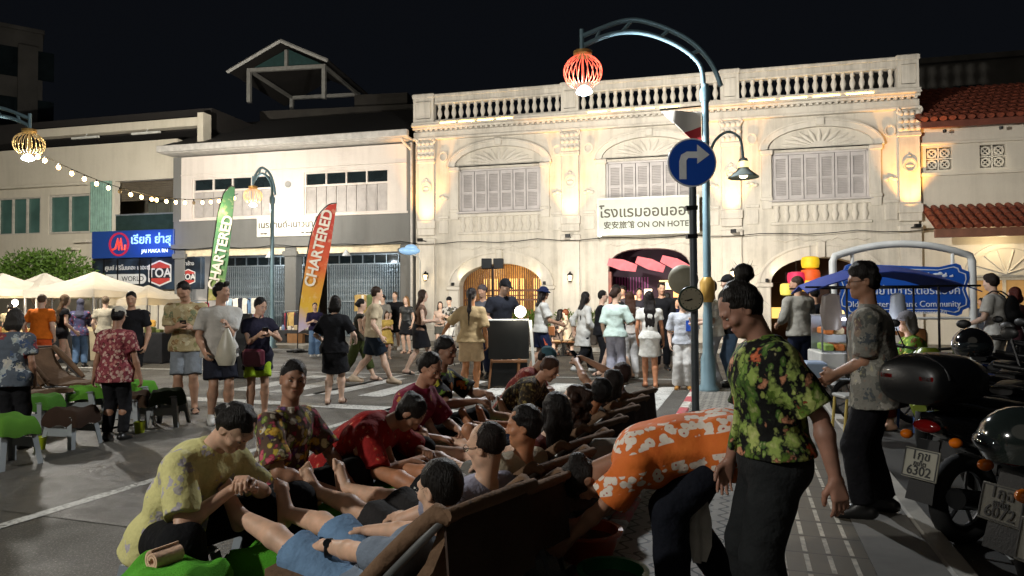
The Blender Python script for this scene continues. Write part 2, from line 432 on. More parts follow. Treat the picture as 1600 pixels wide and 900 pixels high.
# ================================================================== the white hotel
M_HOT = wall_paint('hotel_plaster', 'd4cdbf', '5a5246', .5, 9.6)
M_HOTD = wall_paint('hotel_ornament', 'd8d1c4', '5a5246', .42, 9.6)
M_SHUT = mat('shutter_paint', 'bfb9b6', .6, var=.12, scale=3)
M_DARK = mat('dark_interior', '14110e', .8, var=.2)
M_WOOD = mat('lattice_wood', '6a3f1e', .5, var=.3, scale=4)
hotel = thing('hotel', 'white two storey colonial hotel with roof balustrade, shutters and three street arches', 'hotel', FP(0), RF)
cols = [.46, 5.92, 11.42, 16.88]
bays = [(1.73, 4.83), (7.19, 10.20), (12.72, 15.72)]
mb = MB()
gh = [(1.73, 4.85, -.1, 2.15, .82, 2.0), (7.23, 10.06, -.1, 2.55, .85, 2.8), (12.66, 15.75, -.1, 2.15, .82, 2.0)]
uh = [(a, b, 4.91, 6.5, 0, 2) for a, b in bays]
holes = gh + uh
wall_open(mb, 0, 17.15, 0, 8.05, 0, .45, holes)
mb.box(0, 17.15, .452, 10, 8.0, 8.3); mb.box(0, .3, .452, 10, 0, 8.0); mb.box(16.85, 17.15, .452, 10, 0, 8.0)
mb.build('wall', M_HOT, hotel)
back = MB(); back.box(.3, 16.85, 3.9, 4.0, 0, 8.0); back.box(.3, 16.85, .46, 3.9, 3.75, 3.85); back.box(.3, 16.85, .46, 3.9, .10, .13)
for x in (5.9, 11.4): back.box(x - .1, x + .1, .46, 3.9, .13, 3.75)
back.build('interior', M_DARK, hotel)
for c in cols:
    m = MB(); m.bbox(c - .36, c + .36, -.13, -.003, .0, .55, .02); m.box(c - .31, c + .31, -.10, -.003, .55, 3.7)
    m.bbox(c - .36, c + .36, -.15, -.003, 3.7, 3.95, .03); m.bbox(c - .36, c + .36, -.17, -.003, 4.32, 4.62, .02); m.bbox(c - .33, c + .33, -.15, -.003, 4.06, 4.32, .02)
    m.box(c - .30, c + .30, -.11, -.003, 4.62, 6.78); m.bbox(c - .35, c + .35, -.16, -.003, 6.78, 6.92, .02)
    p = m.build('pilaster', M_HOTD, hotel)
    k = MB(); k.bbox(c - .34, c + .34, -.15, -.003, 6.92, 7.66, .03)
    for i in range(4):
        for j in range(3): k.ell((c - .26 + i * .173, -.165, 7.04 + j * .24), (.085, .06, .095), 8, 6)
    for sg in (-1, 1): k.tube([(c + sg * .30, -.16, 7.5), (c + sg * .36, -.18, 7.6), (c + sg * .33, -.2, 7.68), (c + sg * .27, -.18, 7.62)], .045, 6)
    k.build('capital', M_HOTD, p, 50)
    k = MB(); k.ring(arc(c, 5.85, .21, .24, 0, 360, 24)[:-1], arc(c, 5.85, .15, .18, 0, 360, 24)[:-1], -.15, -.105); k.ell((c, -.10, 5.85), (.14, .04, .06), 10, 6); k.ell((c, -.10, 6.16), (.08, .04, .07), 10, 6)
    k.build('medallion', M_HOTD, p, 50)
# cornice, frieze, string course
m = MB()
for z0, z1, o in ((7.66, 7.74, .20), (7.74, 7.98, .10), (8.05, 8.13, .22), (8.13, 8.20, .36), (8.20, 8.30, .30)): m.bbox(-.05, 17.2, -o, .2 if z1 < 8.1 else .5, z0 + .001, z1, .012)
m.build('cornice', M_HOTD, hotel)
m = MB()
for i in range(88): m.box(.05 + i * .195, .15 + i * .195, -.19, -.102, 7.985, 8.048)
m.build('dentils', M_HOTD, hotel)
prof = [(.05, 0), (.075, .03), (.055, .07), (.05, .10), (.085, .20), (.095, .27), (.075, .36), (.05, .44), (.06, .48), (.075, .53), (.06, .58), (.075, .61)]
bal = None
for a, b in ((.84, 5.60), (6.27, 11.08), (11.72, 16.52)):
    r = MB(); r.bbox(a - .02, b + .02, -.16, .10, 8.302, 8.39, .012); r.bbox(a - .02, b + .02, -.18, .12, 8.985, 9.06, .015); r.box(a - .02, b + .02, -.13, .08, 9.06, 9.24); r.bbox(a - .03, b + .03, -.20, .14, 9.24, 9.36, .02)
    q = r.build('balustrade', M_HOTD, hotel); n = 17
    for i in range(n):
        x = a + (b - a) * (i + .5) / n
        if bal is None: bal = MB().lathe(prof, n=10).build('baluster', M_HOTD, q, 50, loc=(x, -.03, 8.385))
        else: dup(bal, (x, -.03, 8.385), parent=q)
for a, b in ((-.06, .82), (5.58, 6.29), (11.06, 11.74), (16.50, 17.21)):
    m = MB(); m.box(a + .04, b - .04, -.19, .13, 8.302, 9.22); m.bbox(a, b, -.24, .17, 9.22, 9.40, .03); m.bbox(a + .14, b - .14, -.205, -.195, 8.45, 9.08, .02); m.build('parapet_block', M_HOTD, hotel)
for i, (a, b) in enumerate(bays):
    c = (a + b) / 2; w = (b - a) / 2
    # arch hood over the shutters with a fan relief
    m = MB(); o = arc(c, 6.58, w + .36, .88, 0, 180, 26); n_ = arc(c, 6.58, w + .14, .70, 0, 180, 26)
    m.loft([[(u, d, v) for u, v in q] for q, d in ()]) if False else None
    m.ring(o + [(u, v) for u, v in []], n_, -.16, -.003)
    o2 = arc(c, 6.58, w + .42, .94, 0, 180, 26); m.ring(o2, o, -.20, -.003)
    m.bbox(c - .13, c + .13, -.24, -.003, 7.30, 7.56, .02)
    m.build('arch_hood', M_HOTD, hotel, 40)
    m = MB()
    for k in range(11):
        an = 12 + 156 * k / 10; u = (w * .80 * math.cos(rad(an)), .60 * math.sin(rad(an)))
        m.tube([(c + u[0] * .28, -.02, 6.62 + u[1] * .28), (c + u[0] * .65, -.055, 6.62 + u[1] * .65), (c + u[0], -.02, 6.62 + u[1])], [.03, .065, .03], 6, flat=.6, up=(0, 1, 0))
    m.prism(arc(c, 6.60, .34, .22, 0, 180, 12), -.06, -.003)
    m.build('fan_relief', M_HOTD, hotel, 50)
    for sg in (-1, 1):
        x = c + sg * (w + .17); m = MB(); m.box(x - .155, x + .155, -.10, -.003, 4.62, 6.42); m.bbox(x - .20, x + .20, -.17, -.003, 6.42, 6.58, .02); m.bbox(x - .19, x + .19, -.14, -.003, 4.88, 5.0, .02); m.build('window_pilaster', M_HOTD, hotel)
        x = c + sg * (w + .62); m = MB(); m.ring(arc(x, 7.02, .17, .20, 0, 360, 22)[:-1], arc(x, 7.02, .12, .15, 0, 360, 22)[:-1], -.06, -.003); m.build('roundel', M_HOTD, hotel, 40)
        m = MB(); [m.ell((x + (k - 1) * .12, -.02, 5.45 + .04 * (k == 1)), (.09, .05, .07), 8, 5) for k in range(3)]; m.build('swag', M_HOTD, hotel, 50)
        m = MB(); m.bbox(x - .22, x + .22, -.07, -.003, 4.68, 4.78, .015); m.bbox(x - .19, x + .19, -.05, -.003, 4.12, 4.62, .015); m.build('panel', M_HOTD, hotel)
    # shutters
    f = MB()
    for x in (a, b - .07): f.box(x, x + .07, .06, .14, 4.913, 6.5)
    f.box(a, b, .06, .14, 6.43, 6.498); f.bbox(a - .1, b + .1, -.12, .14, 4.84, 4.912, .015)
    fr = f.build('window', M_SHUT, hotel); n = 6; lw = (b - a - .14) / n
    for k in range(n):
        x = a + .07 + k * lw; s_ = MB()
        for u in (x + .012, x + lw - .082): s_.box(u, u + .07, .075, .125, 4.93, 6.42)
        for zz, hh in ((4.93, .12), (6.30, .12), (5.60, .07)): s_.box(x + .082, x + lw - .082, .077, .123, zz, zz + hh)
        for q in range(22):
            z = 5.07 + q * .057 if q < 9 else 5.11 + q * .057
            s_.add([(x + .08, .082, z), (x + lw - .08, .082, z), (x + lw - .08, .12, z + .045), (x + .08, .12, z + .045)], [(0, 1, 2, 3)])
        s_.box(x + .05, x + lw - .05, .13, .14, 4.93, 6.42)
        s_.build('shutter', M_SHUT, fr)
    # blind balustrade under the window
    m = MB(); m.bbox(a - .05, b + .05, -.10, -.003, 4.70, 4.82, .02); m.bbox(a - .05, b + .05, -.08, -.003, 4.06, 4.16, .02); q = m.build('blind_balustrade', M_HOTD, hotel)
    for k in range(10): dup(bal, (a + (b - a) * (k + .5) / 10, -.02, 4.12), parent=q, scale=(1.15, .8, .95))
    # street arch mouldings
    h = gh[i]; cc = (h[0] + h[1]) / 2; hw = (h[1] - h[0]) / 2
    if i != 1:
        m = MB(); m.ring(arc(cc, 2.15, hw + .36, 1.20, 0, 180, 26), arc(cc, 2.15, hw + .002, .822, 0, 180, 26), -.08, -.003); m.ring(arc(cc, 2.15, hw + .44, 1.28, 0, 180, 26), arc(cc, 2.15, hw + .36, 1.20, 0, 180, 26), -.13, -.003)
        m.bbox(cc - .12, cc + .12, -.2, -.003, 2.95, 3.48, .02); m.build('arch_moulding', M_HOTD, hotel, 40)
        for sg in (-1, 1):
            x = cc + sg * (hw + .22); m = MB(); m.bbox(x - .26, x + .26, -.16, -.003, 2.0, 2.14, .02); m.bbox(x - .2, x + .2, -.08, -.003, .12, 2.0, .02); m.build('impost', M_HOTD, hotel)
    m = MB()
    for k in range(5):
        u = cc - 1.2 + k * .6; m.tube([(u - .28, -.02, 3.52), (u - .1, -.04, 3.58 + .05 * (k % 2)), (u + .12, -.04, 3.50), (u + .3, -.02, 3.56)], [.015, .03, .03, .012], 6)
    m.build('vine_relief', M_HOTD, hotel, 50)
# what stands inside the arches
lat = MB()
for k in range(38): x = 1.75 + k * 3.08 / 37; lat.box(x - .018, x + .018, .50, .54, .13, 3.0)
for z in (.2, 1.6, 1.95): lat.box(1.74, 4.84, .495, .545, z, z + .07)
lat.build('timber_lattice', M_WOOD, hotel)
wl = MB(); wl.box(1.0, 5.3, 2.6, 2.7, .13, 3.7); wl.build('inner_wall', mat('warm_inner_wall', 'b58a4a', .8), hotel)
for x in (2.25, 3.3, 4.3):
    w = MB(); w.box(x - .32, x + .32, 2.52, 2.598, 1.2, 2.5); f = w.build('inner_window', glow('warm_window', 'ffcf80', 1.1), hotel)
    q = MB(); [q.box(x - .34 + k * .22, x - .31 + k * .22, 2.50, 2.518, 1.2, 2.5) for k in range(4)]; q.box(x - .34, x + .35, 2.50, 2.518, 1.8, 1.84); q.build('glazing_bars', M_WOOD, f)
w = MB(); w.box(7.0, 10.3, 3.0, 3.1, .13, 3.7); w.build('inner_wall', mat('plum_inner_wall', '2c1024', .7, var=.4, scale=2), hotel)
w = MB(); [w.box(7.25 + k * .11, 7.29 + k * .11, 2.94, 2.99, .9, 2.5) for k in range(12)]; w.build('slatted_panel', mat('purple_slats', '8a3a78', .6), hotel)
w = MB(); w.box(7.22, 7.34, .03, .40, .13, 2.6); w.build('door_frame', mat('door_timber', '8a3e20', .5, var=.3), hotel)
for x, z, c, wd in ((9.2, 2.3, 'ffd890', .55), (9.6, 1.7, 'ffb060', .3), (8.5, 1.75, 'ffe9c8', .3), (9.75, 2.3, 'fff0d8', .3), (7.9, 1.5, 'ffc890', .3), (8.9, 1.35, 'ff9850', .3), (9.3, 2.0, 'ffe0b0', .3)):
    MB().bbox(x - wd / 2, x + wd / 2, 2.7, 2.75, z, z + (.06 if wd > .5 else .28), .01).build('lit_shelf', glow('shelf_' + c, c, 2.2), hotel)
w = MB(); w.box(12.4, 16, 3.0, 3.1, .13, 3.7); w.build('inner_wall', mat('brown_inner_wall', '2a1810', .8), hotel)
for x, c in ((13.2, 'ffd070'), (14.3, 'ff9040'), (15.2, 'ffe0a0')): MB().bbox(x - .5, x + .5, 2.5, 2.6, .9, 1.3, .02).build('lit_counter', glow('counter_' + c, c, 1.4), hotel)
# uplight boxes on the pilasters, a glowing strip behind the cornice, arch spots
M_BLK = mat('black_metal', '131313', .5, .3)
for c in cols:
    b = MB(); b.bbox(c - .09, c + .09, -.82, -.68, 3.78, 3.90, .01); b.box(c - .02, c + .02, -.68, -.15, 3.82, 3.86); b.build('uplight', M_BLK, hotel)
    lamp('uplight_beam', 'SPOT', FP(c, .75, 3.95), 1050, (1, .46, .10), .04, target=FP(c, .10, 6.3), spot=60, blend=.9)
for a, b in ((1.1, 4.0), (6.6, 9.9), (12.0, 16.0)):
    n = 4
    for k in range(n):
        x0 = a + (b - a) * k / n; MB().box(x0, x0 + (b - a) / n * .8, -.335, -.31, 8.205, 8.22).build('light_strip', glow('strip_warm', 'ffc860', 45), hotel)
for x, z in ((1.55, 2.2), (4.98, 2.2), (12.5, 2.2)):
    b = MB(); b.bbox(x - .05, x + .05, -.30, -.2, 2.16, 2.28, .01); b.build('arch_spot', M_BLK, hotel)
    lamp('arch_beam', 'SPOT', FP(x, .30, 2.32), 30, (1, .82, .45), .03, target=FP(3.3 if x < 6 else 14.2, .15, 3.4), spot=100, blend=.9)
lamp('lattice_light', 'POINT', FP(3.3, -1.7, 2.7), 60, (1, .68, .30), .15)
lamp('lobby_light', 'POINT', FP(8.7, -1.2, 3.0), 20, (1, .55, .62), .1)
lamp('bar_light', 'POINT', FP(14.2, -1.2, 2.9), 18, (1, .6, .3), .1)

# hotel signboard
M_TXT = mat('sign_letter', '4a4438', .6, var=.1)
sg = thing('hotel_sign', 'white hotel signboard with dark lettering above the middle doorway', 'sign', FP(8.65, .75, 3.83), RF)
m = MB(); m.bbox(-1.66, 1.66, -.09, .09, 0, 1.22, .02); m.build('panel', mat('sign_white', 'b4baac', .5, var=.05), sg)
m = MB(); m.ring([(-1.69, -.03), (1.69, -.03), (1.69, 1.25), (-1.69, 1.25)], [(-1.63, .03), (1.63, .03), (1.63, 1.19), (-1.63, 1.19)], -.11, -.092); m.build('frame', mat('sign_frame', 'c9ccc0', .4), sg)
m = MB(); [m.cyl((x, .09, .6), (x, .72, .75), .02) for x in (-1.2, 1.2)]; m.build('bracket', M_BLK, sg)
text('โรงแรมออนออน', .50, M_TXT, parent=sg, M=T(-.02, -.10, .74), sx=.98, bold=.008)
text('安安旅館 ON ON HOTEL', .27, M_TXT, parent=sg, M=T(0, -.10, .30), sx=.98, bold=.006)
for x, z in ((-1.6, -.02),):
    MB().ell((x, -.2, z), .06, 10, 8).build('sign_lamp', glow('sign_lamp', 'f4ffe8', 9), sg, 60)
lamp('sign_light', 'SPOT', FP(7.3, 1.7, 3.6), 22, (.9, 1, .85), .05, target=FP(8.4, .8, 4.4), spot=95, blend=.8)

# ================================================================== shophouse left of the hotel
M_SHW = wall_paint('shophouse_white', 'd6ccc2', '7d746a', .22)
M_SHG = wall_paint('shophouse_grey', '6c6c69', '45443f', .3)
M_GLASS = mat('dark_glass', '1c2426', .12, var=.3, scale=1.2, bump=0)
sh = thing('shophouse', 'two storey shophouse, white above a grey band, with folding metal gates', 'shophouse', FP(-5.4), RF)
SX = (-5.4, 0, 0)
wx = [(-9.84, -6.12), (-4.71, -1.11)]
m = wall_open(MB(), -10.36, -.36, 4.98, 7.62, 0, .3, [(a, b, 5.03, 6.72, 0, 2) for a, b in wx]); m.bbox(-10.4, -.3, -.07, -.003, 4.95, 5.03, .01); m.bbox(-10.36, -.36, -.04, -.003, 6.84, 6.90, .01); m.build('upper_wall', M_SHW, sh, shift=SX)
m = MB(); m.box(-10.72, -.12, 0, .3, 4.0, 4.948); m.box(-10.72, -10.362, -.03, .3, 4.95, 7.62); m.box(-.358, -.12, -.03, .3, 4.95, 7.62); m.box(-10.72, -.12, -.16, .35, 3.78, 4.0); m.build('grey_band', M_SHG, sh, shift=SX)
m = MB(); m.box(-10.72, -.12, .32, 9, 7.3, 7.5); m.box(-10.72, -10.5, .31, 9, 0, 7.3); m.box(-10.72, -.12, 8.8, 9, 0, 7.3); m.box(-10.5, -.12, .31, 2.9, 3.66, 3.76)
m.build('rear_wall', M_SHW, sh, shift=SX)
m = MB(); m.bbox(-10.95, -.05, -.75, -.55, 7.72, 7.98, .02); m.box(-10.9, -.08, -.55, .3, 7.70, 7.76); m.build('gutter', mat('gutter_white', 'b9b5ae', .6), sh, shift=SX)
m = MB(); m.add([(-10.95, -.58, 7.99), (-.05, -.58, 7.99), (-.05, 5, 10.4), (-10.95, 5, 10.4), (-10.95, 9, 8.2), (-.05, 9, 8.2)], [(0, 1, 2, 3), (3, 2, 5, 4)])
t = NT('dark_tiles'); w = t.n('TexWave', wave_type='BANDS', bands_direction='X'); w.inputs['Scale'].default_value = 6; t.l(t.coord(), w.inputs['Vector']); t.base(t.mix(t.noise(2, 4), '1a1714', '2a2521')); t.set(Roughness=.85); t.bump(w.outputs['Fac'], .6, .03)
M_DROOF = t.m; m.build('roof', M_DROOF, sh, shift=SX)
for a, b in wx:
    f = MB(); f.ring([(a, 5.03), (b, 5.03), (b, 6.72), (a, 6.72)], [(a + .07, 5.1), (b - .07, 5.1), (b - .07, 6.66), (a + .07, 6.66)], .05, .14); f.box(a + .07, b - .07, .055, .135, 6.14, 6.22)
    w = f.build('window', M_SHW, sh, shift=SX); MB().box(a + .07, b - .07, .12, .13, 6.22, 6.66).build('transom_glass', M_GLASS, w, shift=(0, 0, 0) if False else SX)
    n = 8; lw = (b - a - .14) / n
    q = MB(); [q.box(a + .07 + k * lw * 2 - .03, a + .07 + k * lw * 2 + .03, .055, .135, 6.22, 6.66) for k in range(1, 4)]; q.build('mullions', M_SHW, w, shift=SX)
    for k in range(n):
        x = a + .07 + k * lw; s_ = MB(); s_.box(x + .014, x + lw - .014, .07, .11, 5.11, 6.13)
        s_.ring([(x + .06, 5.52), (x + lw - .06, 5.52), (x + lw - .06, 6.02), (x + .06, 6.02)], [(x + .09, 5.55), (x + lw - .09, 5.55), (x + lw - .09, 5.99), (x + .09, 5.99)], .055, .068)
        for z in np.arange(5.56, 5.97, .045): s_.box(x + .09, x + lw - .09, .052, .069, z, z + .02)
        s_.ring([(x + .06, 5.16), (x + lw - .06, 5.16), (x + lw - .06, 5.44), (x + .06, 5.44)], [(x + .08, 5.18), (x + lw - .08, 5.18), (x + lw - .08, 5.42), (x + .08, 5.42)], .058, .069)
        s_.build('shutter', mat('shop_shutter', 'aaa39d', .6, var=.1), w, shift=SX)
m = MB().cyl((-5.4, -.04, 6.28), (-5.4, -.003, 6.28), .13, n=20); m.build('vent', mat('vent_grey', '8d8a84', .6), sh, shift=SX)
for x in (-10.35, -5.26, -.36):
    m = MB(); m.bbox(x - .25, x + .25, -.1, .4, .12, 3.77, .03); m.bbox(x - .32, x + .32, -.18, .48, 3.4, 3.62, .03); m.bbox(x - .30, x + .30, -.15, .45, .121, .5, .03); m.build('column', M_SHG, sh, shift=SX)
m = MB(); m.box(-10.1, -.6, -.02, .02, 3.5, 3.775); m.build('cream_pelmet', mat('pelmet_cream', 'd9c9a8', .7), sh, shift=SX)
M_GATE = mat('gate_steel', '8f979a', .45, .5, var=.2)
for a, b in ((-10.08, -5.54), (-4.98, -.62)):
    g = MB(); n = int((b - a) / .105)
    for k in range(n + 1): x = a + (b - a) * k / n; g.box(x - .016, x + .016, 2.40, 2.43, .13, 3.2)
    for k in range(n):
        x0 = a + (b - a) * k / n; x1 = a + (b - a) * (k + 1) / n
        for z in np.arange(.3, 3.0, .42): g.tube([(x0, 2.39, z), (x1, 2.39, z + .21), (x0, 2.39, z + .42)], .006, 4)
    for z in (.14, 1.6, 3.18): g.box(a, b, 2.37, 2.435, z, z + .05)
    g.build('folding_gate', M_GATE, sh, shift=SX)
    MB().box(a, b, 2.6, 2.7, .12, 3.66).build('shopfront', mat('shopfront_blue', '59666b', .7), sh, shift=SX)
    q = MB(); [q.box(a + (b - a) * k / 8 - .02, a + (b - a) * k / 8 + .02, 2.38, 2.42, 3.24, 3.60) for k in range(9)]; q.box(a, b, 2.385, 2.415, 3.58, 3.63); tr = q.build('transom', M_GATE, sh, shift=SX)
    MB().box(a, b, 2.44, 2.46, 3.24, 3.6).build('transom_glass', M_GLASS, tr, shift=SX)
for x in (-7.5, -2.6): lamp('arcade_light', 'POINT', FP(x, -.9, 3.3), 85, (.82, .92, 1), .1)
for x in (-6.0, -2.7): MB().lathe([(.03, .25), (.05, .2), (.16, .03), (.17, 0), (.02, .01)], (x, -.35, 3.35), 14).build('pendant_lamp', mat('pendant_white', 'cfd2d2', .4), sh, 50, shift=SX)
sg = thing('shop_sign', 'small white signboard with dark lettering on the grey band', 'sign', FP(-5.45, .06, 4.2), RF)
MB().bbox(-1.3, 1.3, -.05, .055, 0, .78, .02).build('panel', mat('sign_cream', 'd9d5c8', .6), sg); text('เนรกานต์-เนาวนา', .36, M_TXT, parent=sg, M=T(0, -.056, .46), bold=.006)
m = MB(); [m.ell((x, -.05, .13), (.09, .012, .03), 8, 5) for x in (-1.05, -.9, .75, .95, 1.1)]; m.build('ornament', M_TXT, sg)
m = MB(); m.tube(curve_pts([(-.35, -.62, 7.72), (-.3, -.45, 7.55), (-.16, -.14, 7.35), (-.13, -.12, 7.0), (-.13, -.12, .15)]), .05, 8); m.build('downpipe', mat('gutter_white', 'b9b5ae'), sh, 50, shift=SX)
# rooftop pavilion with an open gable
rp = thing('rooftop_pavilion', 'open gabled pavilion with white barge boards on the dark roof', 'pavilion', at(446, 150, 33.5), (0, 0, -FA * .6))
m = MB()
for d in (0, 4.6):
    for x in (-1.95, 1.95): m.box(x - .09, x + .09, d, d + .18, -.2, 1.30)
    m.box(-2.04, 2.04, d + .01, d + .17, 1.30, 1.48); m.box(-.07, .07, d + .02, d + .16, 1.48, 2.3)
for x in (-1.95, 1.95): m.box(x - .08, x + .08, .18, 4.6, 1.32, 1.46)
m.build('frame', mat('pavilion_frame', '8f8d86', .6), rp)
m = MB(); A_, B_, C2 = (-2.75, -.5, 1.25), (0, -.5, 2.62), (2.4, -.5, 1.52)
for p, q in ((A_, B_), (B_, C2)):
    m.add([p, q, (q[0], 5.5, q[2]), (p[0], 5.5, p[2]), (p[0], -.5, p[2] - .07), (q[0], -.5, q[2] - .07), (q[0], 5.5, q[2] - .07), (p[0], 5.5, p[2] - .07)], [(0, 1, 2, 3), (4, 7, 6, 5), (0, 4, 5, 1), (3, 2, 6, 7), (0, 3, 7, 4), (1, 5, 6, 2)])
m.build('roof', M_DROOF, rp)
m = MB()
for p, q in ((A_, B_), (B_, C2)): m.tube([(p[0], -.56, p[2] - .10), (q[0], -.56, q[2] - .10)], .09, 4)
m.build('barge_board', mat('barge_white', 'bdbbb4', .6), rp)
MB().prism([(-1.9, 1.5), (1.9, 1.5), (0, 2.4)], .2, .26).build('gable_panel', mat('gable_green', '24423f', .7), rp)
MB().box(-2.2, 6.5, 1.6, 9, -3.5, -.21).build('base_wall', mat('roof_block', '3a3630', .85, var=.3, scale=1.5), rp)
MB().box(2.3, 5.2, 3.2, 8, -.2, .9).build('water_tank_room', mat('roof_block', '3a3630'), rp)

# ================================================================== cream building on the far left
M_CRM = wall_paint('cream_wall', 'cfc7b4', '7e725c', .22)
cb = thing('apartment_building', 'long cream building with wide windows and a blue lit shop sign', 'building', FP(-17), RF)
CX = (-17, 0, 0)
m = wall_open(MB(), -34, -10.76, 0, 8.5, .25, .55, [(-19.79 - 2, -17.82, 4.7, 6.35, 0, 2), (-17.39, -15.17, 4.65, 6.38, 0, 2), (-13.9, -10.78, 4.66, 6.84, 0, 2)])
m.box(-34, -10.76, .56, 10, 8.2, 8.4); m.box(-10.96, -10.76, .56, 10, 0, 8.2); m.box(-34, -33.8, .56, 10, 0, 8.2); m.box(-33.8, -10.96, 9.8, 10, 0, 8.2); m.bbox(-34, -15.15, -.05, .247, 6.72, 6.84, .02); m.build('wall', M_CRM, cb, shift=CX)
m = MB(); m.box(-18.1, -9.35, .1, .5, 8.95, 9.3); m.box(-9.6, -9.32, .0, .5, 8.0, 9.45); m.box(-18.1, -9.6, 2.5, 2.6, 8.4, 9.0); m.build('roof_beam', M_CRM, cb, shift=CX)
MB().box(-33, -9.6, .9, 9, 9.0, 9.9).build('upper_roof', M_DROOF, cb, shift=CX)
for x in (-15.2, -12.1): m = MB(); m.box(x - .7, x + .7, -.05, .05, 8.72, 8.80); m.cyl((x, 0, 8.8), (x, .1, 8.95), .02); m.build('tube_light', mat('tube_white', 'c8c8c0', .4), cb, shift=CX)
M_TEAL = mat('teal_glass', '4d6b63', .15, var=.3, scale=.7, bump=0)
for a, b, n in ((-21.79, -17.82, 5), (-17.39, -15.17, 2)):
    f = MB(); f.ring([(a, 4.67), (b, 4.67), (b, 6.37), (a, 6.37)], [(a + .08, 4.75), (b - .08, 4.75), (b - .08, 6.29), (a + .08, 6.29)], .28, .36); [f.box(a + (b - a) * k / n - .04, a + (b - a) * k / n + .04, .282, .358, 4.75, 6.29) for k in range(1, n)]
    w = f.build('window', mat('window_white', 'b9b3a6', .5), cb, shift=CX); MB().box(a + .05, b - .05, .37, .39, 4.7, 6.33).build('pane', M_TEAL, w, shift=CX)
q = MB()
for k in range(9): q.tube([(-16.0 + .07 * k, .34, 4.8 + (.2 if k % 2 else 0)), (-15.95 + .07 * k, .33, 5.3 + .05 * (k % 3))], [.06, .01], 5)
m = MB(); [m.cyl((-15.0 + .12 * k, .17, 4.66), (-15.0 + .12 * k, .17, 6.86), .06, n=8) for k in range(9)]; m.build('ribbed_panel', mat('green_ribs', '7f9f90', .5), cb, 40, shift=CX)
m = MB(); m.box(-13.9, -10.78, 2.2, 2.3, 4.66, 6.84); [m.box(-13.5 + k * .75, -13.44 + k * .75, 2.13, 2.19, 4.7, 6.3) for k in range(4)]; m.build('balcony_back', mat('balcony_back', '55584f', .6, var=.4, scale=1), cb, shift=CX)
m = MB(); [m.box(-13.88, -10.79, .60, .63, 6.02 + k * .082, 6.09 + k * .082) for k in range(10)]; m.build('roller_shutter', mat('roller_brown', '5a5142', .6), cb, shift=CX)
m = MB(); m.box(-13.88, -10.79, .30, .33, 4.67, 5.35); m.build('balcony_glass', mat('balcony_glass', '2b3a36', .1, bump=0), cb, shift=CX); MB().box(-13.88, -10.79, .28, .35, 5.352, 5.41).build('hand_rail', M_GATE, cb, shift=CX)
for k in range(3): MB().bbox(-17.0 + .7 * k, -16.3 + .7 * k, -.2, .24, 3.6 + .3 * k, 3.72 + .3 * k, .01).build('stair_ledge', M_CRM, cb, shift=CX)
lamp('balcony_light', 'POINT', FP(-12.3, -1.5, 6.3), 14, (1, .9, .75), .1)
# blue lit shop sign, dark billboard
sg = thing('lit_shop_sign', 'blue illuminated shop sign with a round red emblem', 'sign', FP(-12.7, 0.0, 3.5), RF)
t = NT('sign_blue'); s = t.n('SeparateXYZ'); t.l(t.coord(), s.inputs[0])
t.base('24458c'); t.set(Roughness=.4)
MB().bbox(-2.05, 2.05, -.08, .2, 0, 1.16, .02).build('panel', t.m, sg)
E_ = mat('emblem_red', 'a02038', .4, emit='c02848', es=.5)
MB().ring(arc(-.62, .58, .50, .50, 0, 360, 40)[:-1], arc(-.62, .58, .43, .43, 0, 360, 40)[:-1], -.13, -.082).build('emblem_ring', E_, sg)
m = MB(); m.tube([(-.95, -.11, .36), (-.8, -.11, .40), (-.68, -.11, .82), (-.62, -.11, .36), (-.52, -.11, .82), (-.46, -.11, .34), (-.32, -.11, .36), (-.3, -.11, .56)], .045, 6); m.build('emblem', mat('emblem_orange', 'd04030', .4, emit='e04030', es=.8), sg)
WG = glow('sign_letter_blue', '8fb8ff', 1.3)
text('เรียกิ ย่าสุ', .50, WG, parent=sg, M=T(.95, -.10, .74), sx=1.05, bold=.01); text('JAI MAKA RN', .22, glow('sign_letter_white', 'cfe0ff', 2.0), parent=sg, M=T(1.15, -.10, .26))
lamp('sign_front_light', 'AREA', FP(-11.6, .75, 4.15), 16, (.12, .25, 1), target=FP(-11.6, 0, 4.1), size=(1.8, .7))  # unseen blue area lamp before the sign face, standing in for its glow
sg = thing('billboard', 'dark billboard with white lettering and a red hexagon badge', 'billboard', FP(-12.1, .0, 2.15), RF)
t = NT('billboard_print'); t.base(t.mix(t.ramp(t.noise(1.2, 3), [(.4, 0.0), (.65, 1.0)]), '15181c', '2c3a48')); t.set(Roughness=.45)
MB().bbox(-2.65, 2.75, -.06, .2, 0, 1.32, .02).build('panel', t.m, sg)
WH = mat('print_white', 'cfcfca', .5, var=.05)
def hexa(cx, cz, r): return [(cx + r * x, cz + r * z) for x, z in ((-1, .62), (0, .98), (1, .62), (1, -.62), (0, -.98), (-1, -.62))]
def badge(x, z, r):
    MB().ring(hexa(x, z, r), hexa(x, z, r * .88), -.072, -.062).build('badge_rim', WH, sg); MB().prism(hexa(x, z, r * .88), -.068, -.062).build('badge', mat('badge_red', 'b04038', .5), sg)
    MB().bbox(x - r * .92, x + r * .92, -.074, -.069, z - r * .36, z + r * .36, .002).build('badge_band', mat('badge_dark', '20242a', .5), sg); text('TOA', r * .95, WH, parent=sg, M=T(x, -.076, z), bold=.01)
badge(.78, .68, .56); badge(2.15, .5, .34)
text('ศูนย์ ศิริโนเคอะ เดอะซ', .26, WH, parent=sg, M=T(-.85, -.066, .93), bold=.004); text('ตราช้าง', .22, WH, parent=sg, M=T(2.1, -.066, 1.05))
